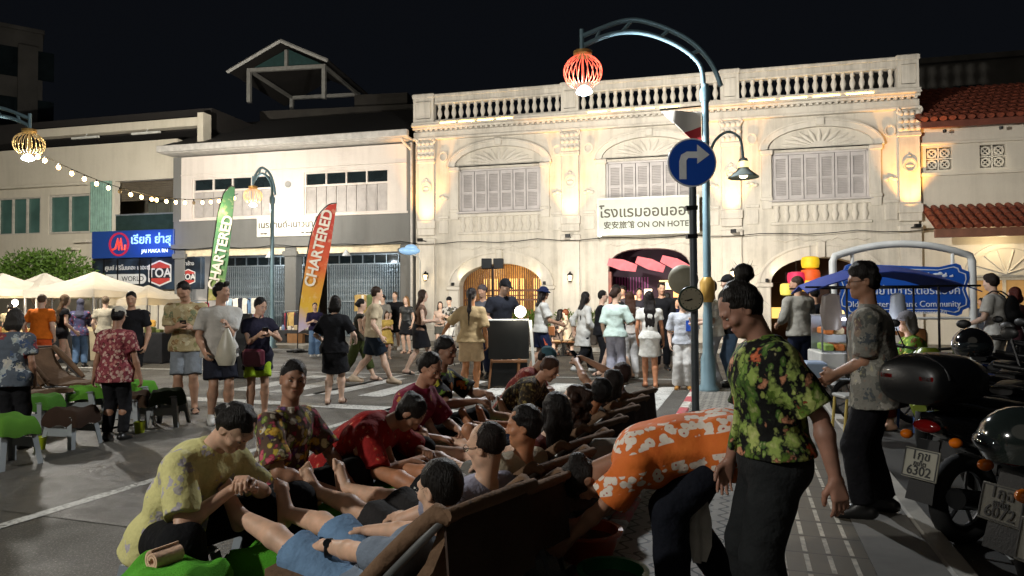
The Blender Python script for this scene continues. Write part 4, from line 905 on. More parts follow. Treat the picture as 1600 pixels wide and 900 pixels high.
# leaves
def leafmat(name, c1, c2):
    if name in MATS: return MATS[name]
    t = NT(name); oi = t.n('ObjectInfo'); t.base(t.mix(t.noise(7, 4), c1, c2)); t.set(Roughness=.55, Specular_IOR_Level=.35)
    tr = t.n('BsdfTranslucent'); tr.inputs[0].default_value = lin(c2); mx = t.n('MixShader'); mx.inputs[0].default_value = .25; t.l(t.b.outputs[0], mx.inputs[1]); t.l(tr.outputs[0], mx.inputs[2]); t.l(mx.outputs[0], t.t.nodes['Material Output'].inputs[0]); MATS[name] = t.m; return t.m
def foliage(m, blobs, n, ls, seed):
    r = random.Random(seed); tot = sum(b[1][0] * b[1][1] * b[1][2] for b in blobs)
    for c, rr in blobs:
        for _ in range(int(n * rr[0] * rr[1] * rr[2] / tot)):
            v = Vector((r.gauss(0, 1), r.gauss(0, 1), r.gauss(0, 1))).normalized() * (r.random() ** .42) * r.uniform(.8, 1.12); p = Vector(c) + Vector((v.x * rr[0], v.y * rr[1], v.z * rr[2]))
            d = (v + Vector((r.gauss(0, .6), r.gauss(0, .6), r.gauss(0, .6) + .3))).normalized(); s_ = d.cross(Vector((r.gauss(0, 1), r.gauss(0, 1), r.gauss(0, 1)))).normalized(); l = ls * r.uniform(.6, 1.3)
            m.add([p, p + d * l * .5 + s_ * l * .22, p + d * l, p + d * l * .5 - s_ * l * .22], [(0, 1, 2, 3)])
    return m
bc = at(66, 440, 25.0)
tr_ = thing('tree', 'broad leafy green tree behind the market tents', 'tree', (bc.x, 25.0, 0))
foliage(MB(), [((-.6, 0, 2.7), (1.1, .8, .75)), ((.7, .1, 2.8), (1.0, .8, .72)), ((-1.5, .2, 2.5), (.7, .6, .6)), ((1.5, .2, 2.3), (.5, .6, .55)), ((0, 0, 3.1), (.8, .6, .45))], 5200, .15, 5).build('crown', leafmat('tree_leaf', '2c4218', '5c7a2a'), tr_)
m = MB(); m.tube([(0, 0, 0), (.05, 0, 1.2), (-.1, 0, 2.2)], [.14, .10, .07], 8); [m.tube([(0, 0, 1.2), (x, y, 2.5)], [.07, .03], 6) for x, y in ((-1, .1), (1, 0), (.5, .4), (-.4, -.3))]; m.build('trunk', mat('bark', '4a3a2a', .9), tr_, 50)
for i, (px, w, lab) in enumerate(((757, .5, 'green potted hedge left of the middle hotel pilaster'), (826, .45, 'green potted hedge behind the easel board'), (884, .85, 'wide green planter hedge right of the bucket hat visitor'))):
    c = at(px, 490, 23.2); p = thing('potted_hedge', lab, 'plant', (c.x, 23.2, .12), -FA, 'hedges in planters before the hotel')
    foliage(MB(), [((x, 0, .82), (.34, .25, .34)) for x in np.linspace(-w, w, 3)], 1300, .10, 20 + i).build('leaves', leafmat('hedge_leaf', '33491a', '6a8330'), p)
    MB().bbox(-w - .2, w + .2, -.2, .2, 0, .5, .02).build('planter', mat('planter_dark', '3a322a', .7), p)

# ================================================================== clothes stalls under the shophouse arcade
def rack(label, t0, out, w, pal, seed, z=1.55):
    o = thing('clothes_rack', label, 'clothes rack', FP(t0, out, .12), RF, 'clothes racks at the shophouse')
    m = MB(); [m.tube([(x, 0, 0), (x, 0, z)], .015, 6) for x in (-w / 2, w / 2)]; m.tube([(-w / 2, 0, z), (w / 2, 0, z)], .015, 6); [m.tube([(x, -.25, .02), (x, .25, .02)], .015, 6) for x in (-w / 2, w / 2)]; m.build('frame', M_GATE, o, 50)
    r = random.Random(seed); n = int(w / .13); cnt = {}
    for k in range(n):
        x = -w / 2 + w * (k + .5) / n; h = r.uniform(.55, .85); c = r.choice(pal); a = r.uniform(-.5, .5); g = MB(); rg = []
        for f, ww, th in ((0, .05, .015), (.05, .19, .03), (.3, .17, .05), (1, .20, .05)):
            zz = z - .06 - f * h; rg.append([(x + (u * ww) * math.cos(a) - v * th * math.sin(a), u * ww * math.sin(a) + v * th * math.cos(a), zz) for u, v in ((-1, -.6), (0, -1), (1, -.6), (1, .6), (0, 1), (-1, .6))])
        q = g.loft(rg).build('garment', cloth(c), None, 50); q.matrix_world = o.matrix_basis.copy(); cnt[c] = cnt.get(c, 0) + 1; tag(q, ORD[cnt[c] - 1] + ' %s garment from the left on the %s' % ({'d8d4c8': 'white', '5f7a98': 'blue', '8c3040': 'red', 'b89a60': 'tan', '2c2c34': 'dark', '9ab0c0': 'pale blue', '6a7a50': 'green', 'b06a80': 'pink'}[c], label), 'garment', 'garments on the ' + label)
COOL = ('d8d4c8', '5f7a98', '9ab0c0', '2c2c34', 'd8d4c8', '8c3040'); MIX = ('b89a60', '6a7a50', 'd8d4c8', '8c3040', '2c2c34', 'b06a80')
rack('leftmost clothes rack behind the green banner', -9.0, .9, 1.2, COOL, 1); rack('clothes rack beside the middle grey column', -6.9, .9, 1.7, COOL, 2, 1.7); rack('low clothes rack by the red banner', -4.2, 1.3, 1.1, MIX, 3, 1.15); rack('clothes rack before the right gate', -1.5, .8, 1.0, MIX, 4, 1.8)
cbx = thing('cardboard_box', 'open brown cardboard box on the pavement beside the red banner', 'box', FP(-3.7, 2.1, .12), RF); M_CARD = mat('cardboard', '8a6440', .85)
m = MB(); m.box(-.3, .3, -.22, -.21, 0, .34); m.box(-.3, .3, .21, .22, 0, .34); m.box(-.3, -.29, -.209, .209, 0, .34); m.box(.29, .3, -.209, .209, 0, .34); m.box(-.289, .289, -.209, .209, 0, .01); m.build('carton', M_CARD, cbx)
for sx in (-1, 1): MB().add([(sx * .3, -.2, .342), (sx * .3, .2, .342), (sx * .5, .2, .30), (sx * .5, -.2, .30)], [(0, 1, 2, 3)]).build('flap', M_CARD, cbx)
for t0, lab in ((-7.6, 'low stall bench with folded clothes under the left gate'), (-3.9, 'low stall bench behind the red banner')):
    b = table(lab, FP(t0, 1.9 if t0 < -5 else 1.9, .12), 1.5, .5, .45, mat('stall_dark', '2a2a2c', .8), -FA, 8, ('b0a080', '8c5040', '7080a0', 'd0c8b8'), int(-t0))

# hanging pink cloths in the doorway, paper lanterns in the right arch
for k, (px, py, a) in enumerate(((972, 414, -14), (1016, 413, -20), (1055, 412, -22))):
    c = at(px, py, 23.6); o = thing('hanging_cloth', ('leftmost', 'middle', 'rightmost')[k] + ' of three pink cloths hanging in the hotel doorway', 'cloth', c, -FA, 'pink cloths in the doorway')
    w, h = .50, .19; M4 = T(0, 0, 0, ry=-a); r2 = []
    for i in range(7):
        u = -1 + i / 3; b_ = .05 * math.cos(u * 2.2); r2.append([M4 @ Vector((u * w, -.006 - b_, -h * (1 - .35 * abs(u)))), M4 @ Vector((u * w, -.006 - b_, h * (1 - .35 * abs(u)))), M4 @ Vector((u * w, .006 - b_, h * (1 - .35 * abs(u)))), M4 @ Vector((u * w, .006 - b_, -h * (1 - .35 * abs(u))))])
    MB().loft(r2).build('cloth', mat('pink_cloth', 'e07078', .7, emit='ff6a70', es=.15), o, 40); MB().tube([(0, 0, .18), (0, 0, .5)], .006, 4).build('cord', M_BLK, o)  # faint glow put into the cloth material, though it is no lamp
for k, (px, py, c, nm, w) in enumerate(((1266, 410, 'e8c020', 'yellow', .24), (1266, 430, 'e05a20', 'orange', .26), (1244, 434, 'd02858', 'magenta', .24), (1264, 446, 'f0b828', 'golden', .22), (1228, 452, 'e8d860', 'pale yellow', .16))):
    p = at(px, py, 21.6); o = thing('paper_lantern', nm + ' paper lantern hanging in the right hotel arch', 'lantern', p, 0, 'paper lanterns in the right arch')
    MB().lathe([(w * .5, -.2), (w, -.17), (w * 1.12, -.05), (w * 1.12, .06), (w, .16), (w * .5, .19)], n=16).build('shade', mat('paper_' + nm, c, .6, emit=c, es=.3), o, 40); MB().tube([(0, 0, .19), (0, 0, .55)], .006, 4).build('cord', M_BLK, o)

# ================================================================== easel board, floodlight stand
eb = G(795, 607); ez = thing('easel_board', 'tall black menu board on a wooden easel with a white edge', 'sign board', (eb.x, eb.y, 0), rad(4))
m = MB(); m.bbox(-.36, .36, -.03, .01, .52, 1.20, .01); m.build('board', mat('board_black', '0e0f0e', .4, var=.3, scale=3), ez)
m = MB(); m.tube([(-.36, 0, 1.205), (.36, 0, 1.205)], .018, 4); m.tube([(.385, -.02, 1.2), (.46, -.1, .02)], .035, 4); m.build('edge', mat('edge_white', 'b0b0aa', .5), ez)
m = MB(); m.tube([(-.30, -.02, .52), (-.36, -.10, 0)], .025, 4); m.tube([(.18, -.05, .53), (.14, -.12, 0)], .03, 4); m.tube([(0, .02, .9), (0, .45, 0)], .022, 4); m.bbox(-.3, .32, -.09, -.04, .46, .51, .005); m.build('easel', mat('easel_wood', '6a4422', .6), ez)
m = MB(); m.box(-.33, .33, .03, .05, .04, .50); m.build('lower_panel', M_BLK, ez)
lp = Vector((at(813, 487, eb.y).x, eb.y - .02, at(813, 487, eb.y).z))
cl_ = thing('clip_lamp', 'bright round clip lamp on top of the black menu board', 'lamp', lp); MB().ell((0, -.03, 0), (.10, .05, .10), 16, 10).build('bulb', glow('clip_bulb', 'fff2dc', 9), cl_, 60); MB().lathe([(.11, 0), (.10, .05), (.04, .10)], n=16, M=T(rx=-90)).build('reflector', mat('reflector', '8a8a86', .4, .5), cl_, 40)
m = MB(); m.tube([(0, .05, 0), (-.04, .04, -.14)], .012, 6); m.build('arm', M_BLK, cl_)
lamp('clip_light', 'POINT', lp + Vector((0, -.16, 0)), 24, (1, .92, .8), .05)
fb = Vector((at(770, 500, 14.5).x, 14.5, 0)); fs = thing('floodlight_stand', 'tripod stand with twin black floodlight heads before the left hotel arch', 'floodlight', fb); zt = at(770, 412, 14.5).z
m = MB(); m.cyl((0, 0, .3), (0, 0, zt - .05), .016, n=8); [m.tube([(0, 0, .6), (.5 * math.cos(a), .5 * math.sin(a), .01)], .012, 6) for a in (.4, 2.5, 4.6)]; m.cyl((-.16, 0, zt - .03), (.16, 0, zt - .03), .014, n=6); m.build('tripod', M_BLK, fs)
for sg in (-1, 1): MB().bbox(sg * .125 - .11, sg * .125 + .11, -.04, .05, zt - .11, zt + .11, .012).build('floodlight_head', M_BLK, fs)
MB().box(.03, .21, .052, .056, zt - .09, zt - .02).build('lit_lens', glow('flood_lens', 'fff0e0', 10), fs)
lamp('floodlight', 'SPOT', fb + Vector((.1, .12, zt - .05)), 2500, (1, .93, .82), .08, target=FP(6.0, 0, 6.2), spot=130, blend=.9)

# ================================================================== community signboard under a white arch
cy = 12.4; x0, x1 = at(1302, 470, cy).x, at(1520, 470, cy).x; zt = at(1420, 381, cy).z; zs = at(1300, 400, cy).z
cs = thing('community_signboard', 'blue ornate community signboard hung in a white tube arch', 'signboard', ((x0 + x1) / 2, cy, 0)); hw = (x1 - x0) / 2
M_TUBE = mat('tube_white_paint', 'c9c9c4', .45, var=.08)
m = MB(); m.tube([(-hw, 0, 0), (-hw, 0, zs - .10)] + [(hw * u, 0, zs - .02 + (zt - zs + .02) * (1 - u * u)) for u in np.linspace(-.97, .97, 17)] + [(hw, 0, zs - .10), (hw, 0, 0)], .065, 12); m.build('arch', M_TUBE, cs, 50)
pw, pz0, pz1 = hw - .07, at(1400, 494, cy).z, at(1400, 412, cy).z; zc = (pz0 + pz1) / 2; ph = (pz1 - pz0) / 2
m = MB(); [m.cyl((x, 0, pz1 - .06), (x, 0, zs + (zt - zs) * .45), .03, n=8) for x in (-hw * .72, hw * .72)]; m.cyl((-hw, 0, pz0 - .04), (hw, 0, pz0 - .04), .025, n=8); m.build('hanger', M_TUBE, cs)
def orn(f, o_):
    q = []
    for sx, sz, rv in ((1, 1, 0), (1, -1, 1), (-1, -1, 0), (-1, 1, 1)):
        w, h = pw - o_, ph - o_; c = [(w * .55, h * .86), (w * .80, h), (w * .87, h * .93), (w * .89, h * .78), (w * .99, h * .68), (w, h * .45), (w * .94, 0)]
        if rv: c = c[::-1]
        q += [(sx * a, zc + sz * b_) for a, b_ in c]
    return q
def uniq(p):
    o = []
    for a in p:
        if not o or (Vector(a) - Vector(o[-1])).length > 1e-4: o.append(a)
    return o
MB().prism(uniq(orn(1, 0))[:-1], -.03, .03).build('panel', mat('signboard_blue', '1f56b4', .4, var=.06), cs)
MB().ring(orn(1, .055)[:-1], orn(1, .072)[:-1], -.036, -.031).build('border_line', mat('sign_white_film', 'd5d8da'), cs)
SWH = mat('sign_text_white', 'd8dde4', .5, var=0)
text('ชุมชนย่านชาร์เตอร์แบงค์', .20, SWH, parent=cs, M=T(.05, -.036, zc - .02)); text('Old Chartered Bank Community', .155, SWH, parent=cs, M=T(-.02, -.036, zc - .26)); text('เทศบาลนครภูเก็ต', .09, SWH, parent=cs, M=T(.45, -.036, zc - .41))
m = MB()
for x, z, w, h in ((.62, .28, .10, .05), (.74, .25, .05, .07), (.86, .24, .04, .04), (-.62, .28, .10, .05), (-.74, .25, .05, .07), (.3, .30, .07, .03), (.42, .27, .06, .05)):
    m.ell((x, -.034, zc + z), (w, .006, h * .4), 10, 5, M=None); m.ell((x + w * .4, -.034, zc + z + h * .3), (w * .4, .006, h * .5), 8, 5)
m.build('floral_scroll', SWH, cs)
lamp('signboard_light', 'SPOT', Vector(((x0 + x1) / 2 - .3, cy - 1.6, 3.4)), 60, (.95, .97, 1), .1, target=((x0 + x1) / 2, cy, zc), spot=90, blend=.7)

# ================================================================== food cart with a blue canopy
cc = Vector((at(1365, 560, 8.9).x, 8.9, 0)); ct = thing('food_cart', 'food vending cart with glass case under a blue canopy', 'cart', cc, rad(-12)); px2m = 8.9 / 1075
def cx_(px): return (px - 1365) * px2m
def cz_(py): return 1.5 + (474 - py) * px2m
rg = []
for i in range(9):
    u = -1 + i / 4; x = cx_(1374) + u * .97; z = cz_(455) + (1 - abs(u) ** 1.7) * .25
    rg.append([(x, -.55, z - .04), (x, 0, z + .06), (x, .55, z - .04), (x, .55, z - .055), (x, 0, z + .045), (x, -.55, z - .055)])
MB().loft(rg).build('canopy', mat('canopy_blue', '16327f', .7, var=.15, scale=2), ct, 40)
m = MB(); [m.tube([(cx_(x), y, .5), (cx_(x), y, cz_(450))], .014, 6) for x in (1315, 1440) for y in (-.42, .42)]; m.tube([(cx_(1254), -.53, cz_(452)), (cx_(1490), -.53, cz_(452))], .014, 6); m.tube([(cx_(1254), .53, cz_(452)), (cx_(1490), .53, cz_(452))], .014, 6); m.build('canopy_frame', M_BLK, ct)
m = MB(); m.bbox(-.75, .55, -.42, .42, .55, .62, .01); m.bbox(-.72, .52, -.40, .40, .62, .86, .015); m.build('counter', mat('counter_white', 'b8b8b4', .4), ct)
m = MB(); m.tube([(-.75, -.42, .53), (.6, -.42, .53), (.6, .42, .53), (-.75, .42, .53)], .022, 6, closed=True); m.tube([(-.7, -.4, .53), (-.5, -.3, .3), (.4, -.3, .3), (.55, -.4, .53)], .02, 6); m.build('chassis', M_GATE, ct)
def wheel(parent, c, r, w, axis='x', spokes=8, nm='wheel'):
    M4 = T(*c) @ (Matrix.Rotation(rad(90), 4, 'Z') if axis == 'y' else Matrix.Identity(4)); q = [(0, (r - w / 2) * math.cos(a), (r - w / 2) * math.sin(a)) for a in np.linspace(0, 6.2832, 29)[:-1]]
    h = MB().tube([(-.05, 0, 0), (.05, 0, 0)], .035, 10, M=M4)
    for k in range(spokes): a = k * 6.2832 / spokes; h.tube([(0, .03 * math.cos(a), .03 * math.sin(a)), (0, (r - w) * math.cos(a + .1), (r - w) * math.sin(a + .1))], .012, 5, M=M4)
    W_ = h.build(nm, mat('hub_steel', '6f7072', .35, .7), parent, 50)
    MB().tube(q, w / 2, 10, closed=True, up=(1, 0, 0), M=M4).build('tyre', mat('tyre_rubber', '141414', .85, bump=.4, bscale=40), W_, 50)
    MB().tube([(0, (r - w * .95) * math.cos(a), (r - w * .95) * math.sin(a)) for a in np.linspace(0, 6.2832, 29)[:-1]], .014, 6, closed=True, up=(1, 0, 0), M=M4).build('rim', MATS['hub_steel'], W_, 50)
    return W_
for x in (-.35, .35): wheel(ct, (x, -.40, .28), .28, .07, 'y', 12)
m = MB(); m.ring([(-.70, .862), (.0, .862), (.0, 1.32), (-.70, 1.32)], [(-.68, .88), (-.02, .88), (-.02, 1.30), (-.68, 1.30)], -.36, -.34); m.box(-.70, 0, -.36, .3, 1.32, 1.335); m.box(-.69, -.01, .28, .30, .865, 1.32); case = m.build('glass_case', mat('case_frame', '9aa0a4', .3, .6), ct)
for j in range(2):
    for i in range(5): MB().bbox(-.64 + i * .125, -.54 + i * .125, -.3, .2, .87 + j * .21, .96 + j * .21, .015).build('food_tray', mat(('tray_green', 'tray_orange', 'tray_cream', 'tray_red')[(i + j) % 4], ('6f8a3a', 'b86a2a', 'c8b890', '9a3a2a')[(i + j) % 4], .5), case)
MB().tube([(-.68, -.40, 1.28), (-.08, -.40, 1.28)], .016, 8).build('light_tube', glow('led_tube', 'e8e8ff', 9), ct)
lamp('cart_light', 'POINT', cc + Vector((-.3, -.75, 1.1)), 5, (.9, .92, 1), .1)
for k, (x, y, w, c, nm) in enumerate(((-.62, -.40, .13, '9a8e88', 'clear'), (.12, -.46, .10, 'b8c0cc', 'pale'), (-.2, -.46, .08, 'd0ccc8', 'white'))):
    o = thing('plastic_bag_bundle', nm + ' bundle of plastic bags hanging from the cart canopy', 'bags', cc + Matrix.Rotation(rad(-12), 3, 'Z') @ Vector((x, y - .12, cz_(462)))); q = MB(); rg = []
    for f, ww in ((0, .3), (.06, .8), (.5, 1), (.95, .9), (1, .7)): rg.append([(w * ww * math.cos(a) * (1 + .1 * math.sin(a * 5 + f * 9)), .05 * math.sin(a), -.45 * f) for a in np.linspace(0, 6.28, 15)[:-1]])
    q.loft(rg).build('bag', mat('bag_' + c, c, .35), o, 50); MB().tube([(0, 0, 0), (0, 0, .08)], .006, 4).build('hook', M_BLK, o)
for k, (x, w, h, c, nm) in enumerate(((-.62, .16, .20, '8fa0b8', 'blue tinted plastic tub'), (.15, .30, .22, 'c0b8a8', 'white foam box'), (.38, .2, .3, '8a5a30', 'brown carton'))):
    o = MB().bbox(x - w, x + w * .6, -.39, -.05, .862, .862 + h, .02).build('food_tub', mat('tub_' + c, c, .5)); o.matrix_world = ct.matrix_basis.copy()
    if x < 0: o.location = cc + Vector((-.35, -.5, -.28))
    tag(o, nm + ' on the food cart counter', 'tub')
ps = thing('plastic_stool', 'yellowish folding stool standing between the food cart and the motorbikes', 'stool', G(1345, 690, 0)); m = MB(); m.tube([(-.18, 0, 0), (-.14, .0, .45), (.14, 0, .45), (.18, 0, 0)], .016, 6); m.tube([(-.18, .28, 0), (-.14, .28, .45), (.14, .28, .45), (.18, .28, 0)], .016, 6); m.build('frame', mat('stool_yellow', 'b09a4a', .5), ps, 50); MB().bbox(-.17, .17, -.02, .3, .45, .49, .012).build('seat', mat('stool_seat', '8f8f8a', .5), ps)

# ================================================================== scooters
M_BPL = mat('scooter_black', '0c0d0f', .22, var=.2, bump=.05, coat=.6); M_SEAT = mat('seat_vinyl', '111112', .45, bump=.3, bscale=80); M_CHR = mat('chrome', '9a9a9a', .15, .95, var=.05, bump=0)
def shell(prof, name, m, parent, n=14):
    """prof: (y, z, half width, half height)"""
    rg = []
    for y, z, w, h in prof: rg.append([(w * math.copysign(abs(math.cos(a)) ** .75, math.cos(a)), y, z + h * math.copysign(abs(math.sin(a)) ** .75, math.sin(a))) for a in np.linspace(0, 2 * math.pi, n + 1)[:-1]])
    return MB().loft(rg).build(name, m, parent, 50)
def scooter(label, loc, heading, body=None, box=False, plate=None, grp='scooters parked on the right'):
    body = body or M_BPL; h = Vector(heading); o = thing('scooter', label, 'scooter', loc, math.atan2(-h.x, h.y), grp)
    wheel(o, (0, -.62, .28), .28, .11, 'x', 5, 'wheel'); wheel(o, (0, .66, .28), .28, .10, 'x', 5, 'wheel')
    shell([(-.92, .80, .05, .03), (-.86, .76, .10, .07), (-.6, .70, .15, .13), (-.3, .62, .17, .16), (-.05, .52, .15, .15), (.08, .42, .13, .10)], 'body', body, o)
    shell([(-.80, .86, .08, .03), (-.62, .87, .14, .055), (-.35, .83, .15, .06), (-.12, .79, .13, .06), (.02, .76, .08, .04)], 'seat', M_SEAT, o)
    shell([(-.1, .36, .14, .05), (.15, .30, .15, .06), (.38, .34, .14, .06)], 'footboard', M_SEAT, o)
    m = MB(); rg = []
    for z, y, w, t in ((.32, .36, .13, .05), (.55, .40, .20, .06), (.78, .40, .21, .07), (.95, .36, .14, .07), (1.03, .33, .08, .05)): rg.append([(w * math.cos(a), y + t * math.sin(a) + .05 * (1 - abs(math.cos(a))), z) for a in np.linspace(0, 2 * math.pi, 15)[:-1]])
    m.loft(rg); m.build('front_fairing', body, o, 50)
    shell([(.40, .50, .05, .04), (.56, .585, .075, .04), (.72, .585, .075, .04), (.92, .48, .06, .03)], 'front_fender', body, o)
    m = MB(); m.tube([(-.34, .22, 1.04), (-.18, .30, 1.02), (0, .33, 1.0), (.18, .30, 1.02), (.34, .22, 1.04)], .014, 8); [MB().tube([(sx * .22, .28, 1.025), (sx * .36, .21, 1.045)], .022, 8).build('grip', M_SEAT, o, 50) for sx in (-1, 1)]; m.build('handlebar', M_SEAT, o, 50); [MB().tube([(sx * .05, .52, .55), (sx * .06, .66, .28)], .022, 8).build('fork', M_CHR, o, 50) for sx in (-1, 1)]
    for sx in (-1, 1):
        q = MB().tube([(sx * .22, .28, 1.03), (sx * .29, .30, 1.22)], .008, 6); q.ell((sx * .31, .31, 1.27), (.065, .02, .045), 12, 8); q.build('mirror', M_SEAT, o, 50)
    MB().ell((0, .44, .86), (.10, .05, .07), 14, 8).build('headlight', mat('lens_clear', '8a9096', .08), o, 50)
    MB().ell((0, -.93, .745), (.09, .035, .04), 12, 8).build('tail_light', mat('lens_red', '6a0c0c', .12), o, 50)
    for sx in (-1, 1): MB().ell((sx * .16, -.90, .67), (.035, .04, .03), 12, 8).build('indicator', mat('lens_amber', 'd06a10', .15), o, 50)
    MB().loft([[(x, -.90 - .012, .66) for x in (-.07, .07)] + [(x, -.90, .66) for x in (.07, -.07)], [(x, -1.00 - .012, .30) for x in (-.09, .09)] + [(x, -1.0, .30) for x in (.09, -.09)]]).build('mudguard', M_SEAT, o)
    m = MB().tube([(.15, .1, .22), (.17, -.2, .22), (.18, -.4, .27)], .022, 8); m.tube([(.18, -.35, .26), (.19, -.95, .36)], [.05, .062], 12); m.build('exhaust', mat('exhaust_dark', '2c2d2e', .3, .8), o, 50)
    MB().tube([(-.13, -.5, .83), (-.12, -.86, .90), (.12, -.86, .90), (.13, -.5, .83)], .014, 8).build('grab_rail', M_CHR, o, 50)
    m = MB(); m.tube([(-.1, -.2, .28), (-.2, -.32, .01)], .012, 6); m.box(-.12, .12, -.35, .3, .2, .34); m.build('engine_block', mat('engine_grey', '2a2b2c', .5, .6), o)
    if plate:
        M4 = T(0, -.985, .52, rx=-15); P_ = MB().bbox(-.115, .115, -.006, .006, -.09, .09, .003, M=M4).build('number_plate', mat('plate_white', '8f8d80', .4, var=.08), o)
        q = MB(); q.ring([(-.11, -.085), (.11, -.085), (.11, .085), (-.11, .085)], [(-.103, -.078), (.103, -.078), (.103, .078), (-.103, .078)], -.010, -.0065, M=M4); q.build('plate_border', mat('plate_edge', plate[3], .5), P_)
        for tx, sz, z in ((plate[0], .075, .048), (plate[1], .04, .0), (plate[2], .08, -.045)): text(tx, sz, mat('plate_black', '161616', .5, var=0), parent=P_, M=M4 @ T(0, -.009, z), ext=.001, bold=.001)
    if box:
        shell([(-1.10, 1.02, .17, .09), (-1.07, 1.02, .21, .135), (-.95, 1.03, .225, .155), (-.78, 1.03, .225, .155), (-.66, 1.02, .20, .13), (-.63, 1.02, .15, .08)], 'top_box', mat('box_black', '0b0c0d', .42, coat=.15), o, 22)
        for sx in (-1, 1): MB().bbox(sx * .13 - .045, sx * .13 + .045, -1.10, -1.06, 1.03, 1.065, .006).build('reflector', mat('lens_red', '6a0c0c'), o)
        MB().tube([(.222 * math.cos(a), -1.02, 1.03 + .152 * math.sin(a)) for a in np.linspace(.1, 3.04, 16)], .006, 5).build('box_trim', M_CHR, o)
    return o
HB = Vector((.93, .36, 0))
SCO = [scooter('black scooter with big black top box, nearest the man in the grey floral shirt', Vector((2.95, 4.35, 0)) + HB * .45, HB, box=True, plate=('1กข', 'ภูเก็ต', '6302', '3a3a38')),
       scooter('dark scooter with a red bordered white plate reading 6072', Vector((2.42, 3.22, 0)) + HB * .95, (.97, .24, 0), plate=('1กฉ', 'ภูเก็ต', '6072', '8a2a34')),
       scooter('dark scooter at the bottom right corner, plate starting with 2', Vector((2.20, 2.62, 0)) + HB * .95, (.98, .2, 0), plate=('2กม', 'ภูเก็ต', '415', '3a3a38')),
       scooter('black scooter right behind the one with the top box', Vector((4.25, 5.7, 0)), (.9, .43, 0)),
       scooter('dark blue scooter farthest right among the parked scooters', Vector((5.35, 7.0, 0)), (.88, .47, 0), mat('scooter_blue', '1c2c5c', .22, coat=.6)),
       scooter('black scooter with yellow green front near the food cart', Vector((4.45, 7.3, 0)), (-.62, -.78, 0), mat('scooter_lime', '6a7a18', .3, coat=.5)),
       scooter('small black scooter behind the blue scooter, its mirrors against the signboard', Vector((5.9, 8.1, 0)), (.86, .5, 0)),
       scooter('black scooter partly hidden between the top box scooter and the helmet', Vector((3.75, 5.05, 0)) + HB * .5, (.92, .39, 0)),
       scooter('black scooter between the blue scooter and the top box scooter', Vector((4.9, 6.2, 0)), (.9, .43, 0))]
def helmet(label, loc, rz, r=.135, col='0d0d0e'):
    o = thing('helmet', label, 'helmet', loc, rz); m = MB(); rg = []
    for k in range(9):
        a = -.55 + (math.pi / 2 + .53) * k / 8; rg.append([(r * math.cos(a) * math.cos(b), r * 1.12 * math.cos(a) * math.sin(b), r * math.sin(a)) for b in np.linspace(0, 6.2832, 25)[:-1]])
    m.loft(rg); m.build('shell', mat('helmet_' + col, col, .12, var=.1, bump=0, coat=.8), o, 60); MB().ell((0, r * .55, -r * .05), (r * .85, r * .68, r * .42), 18, 10).build('visor', mat('visor', '1c2022', .06, bump=0), o, 60); return o
helmet('dark shiny helmet at the right edge above the red bordered plate', at(1598, 690, 2.95), rad(60), .15, '1c2220'); helmet('black helmet with visor on a handlebar beside the backpacker', at(1519, 540, 6.1), rad(150), .16)
m = MB(); 

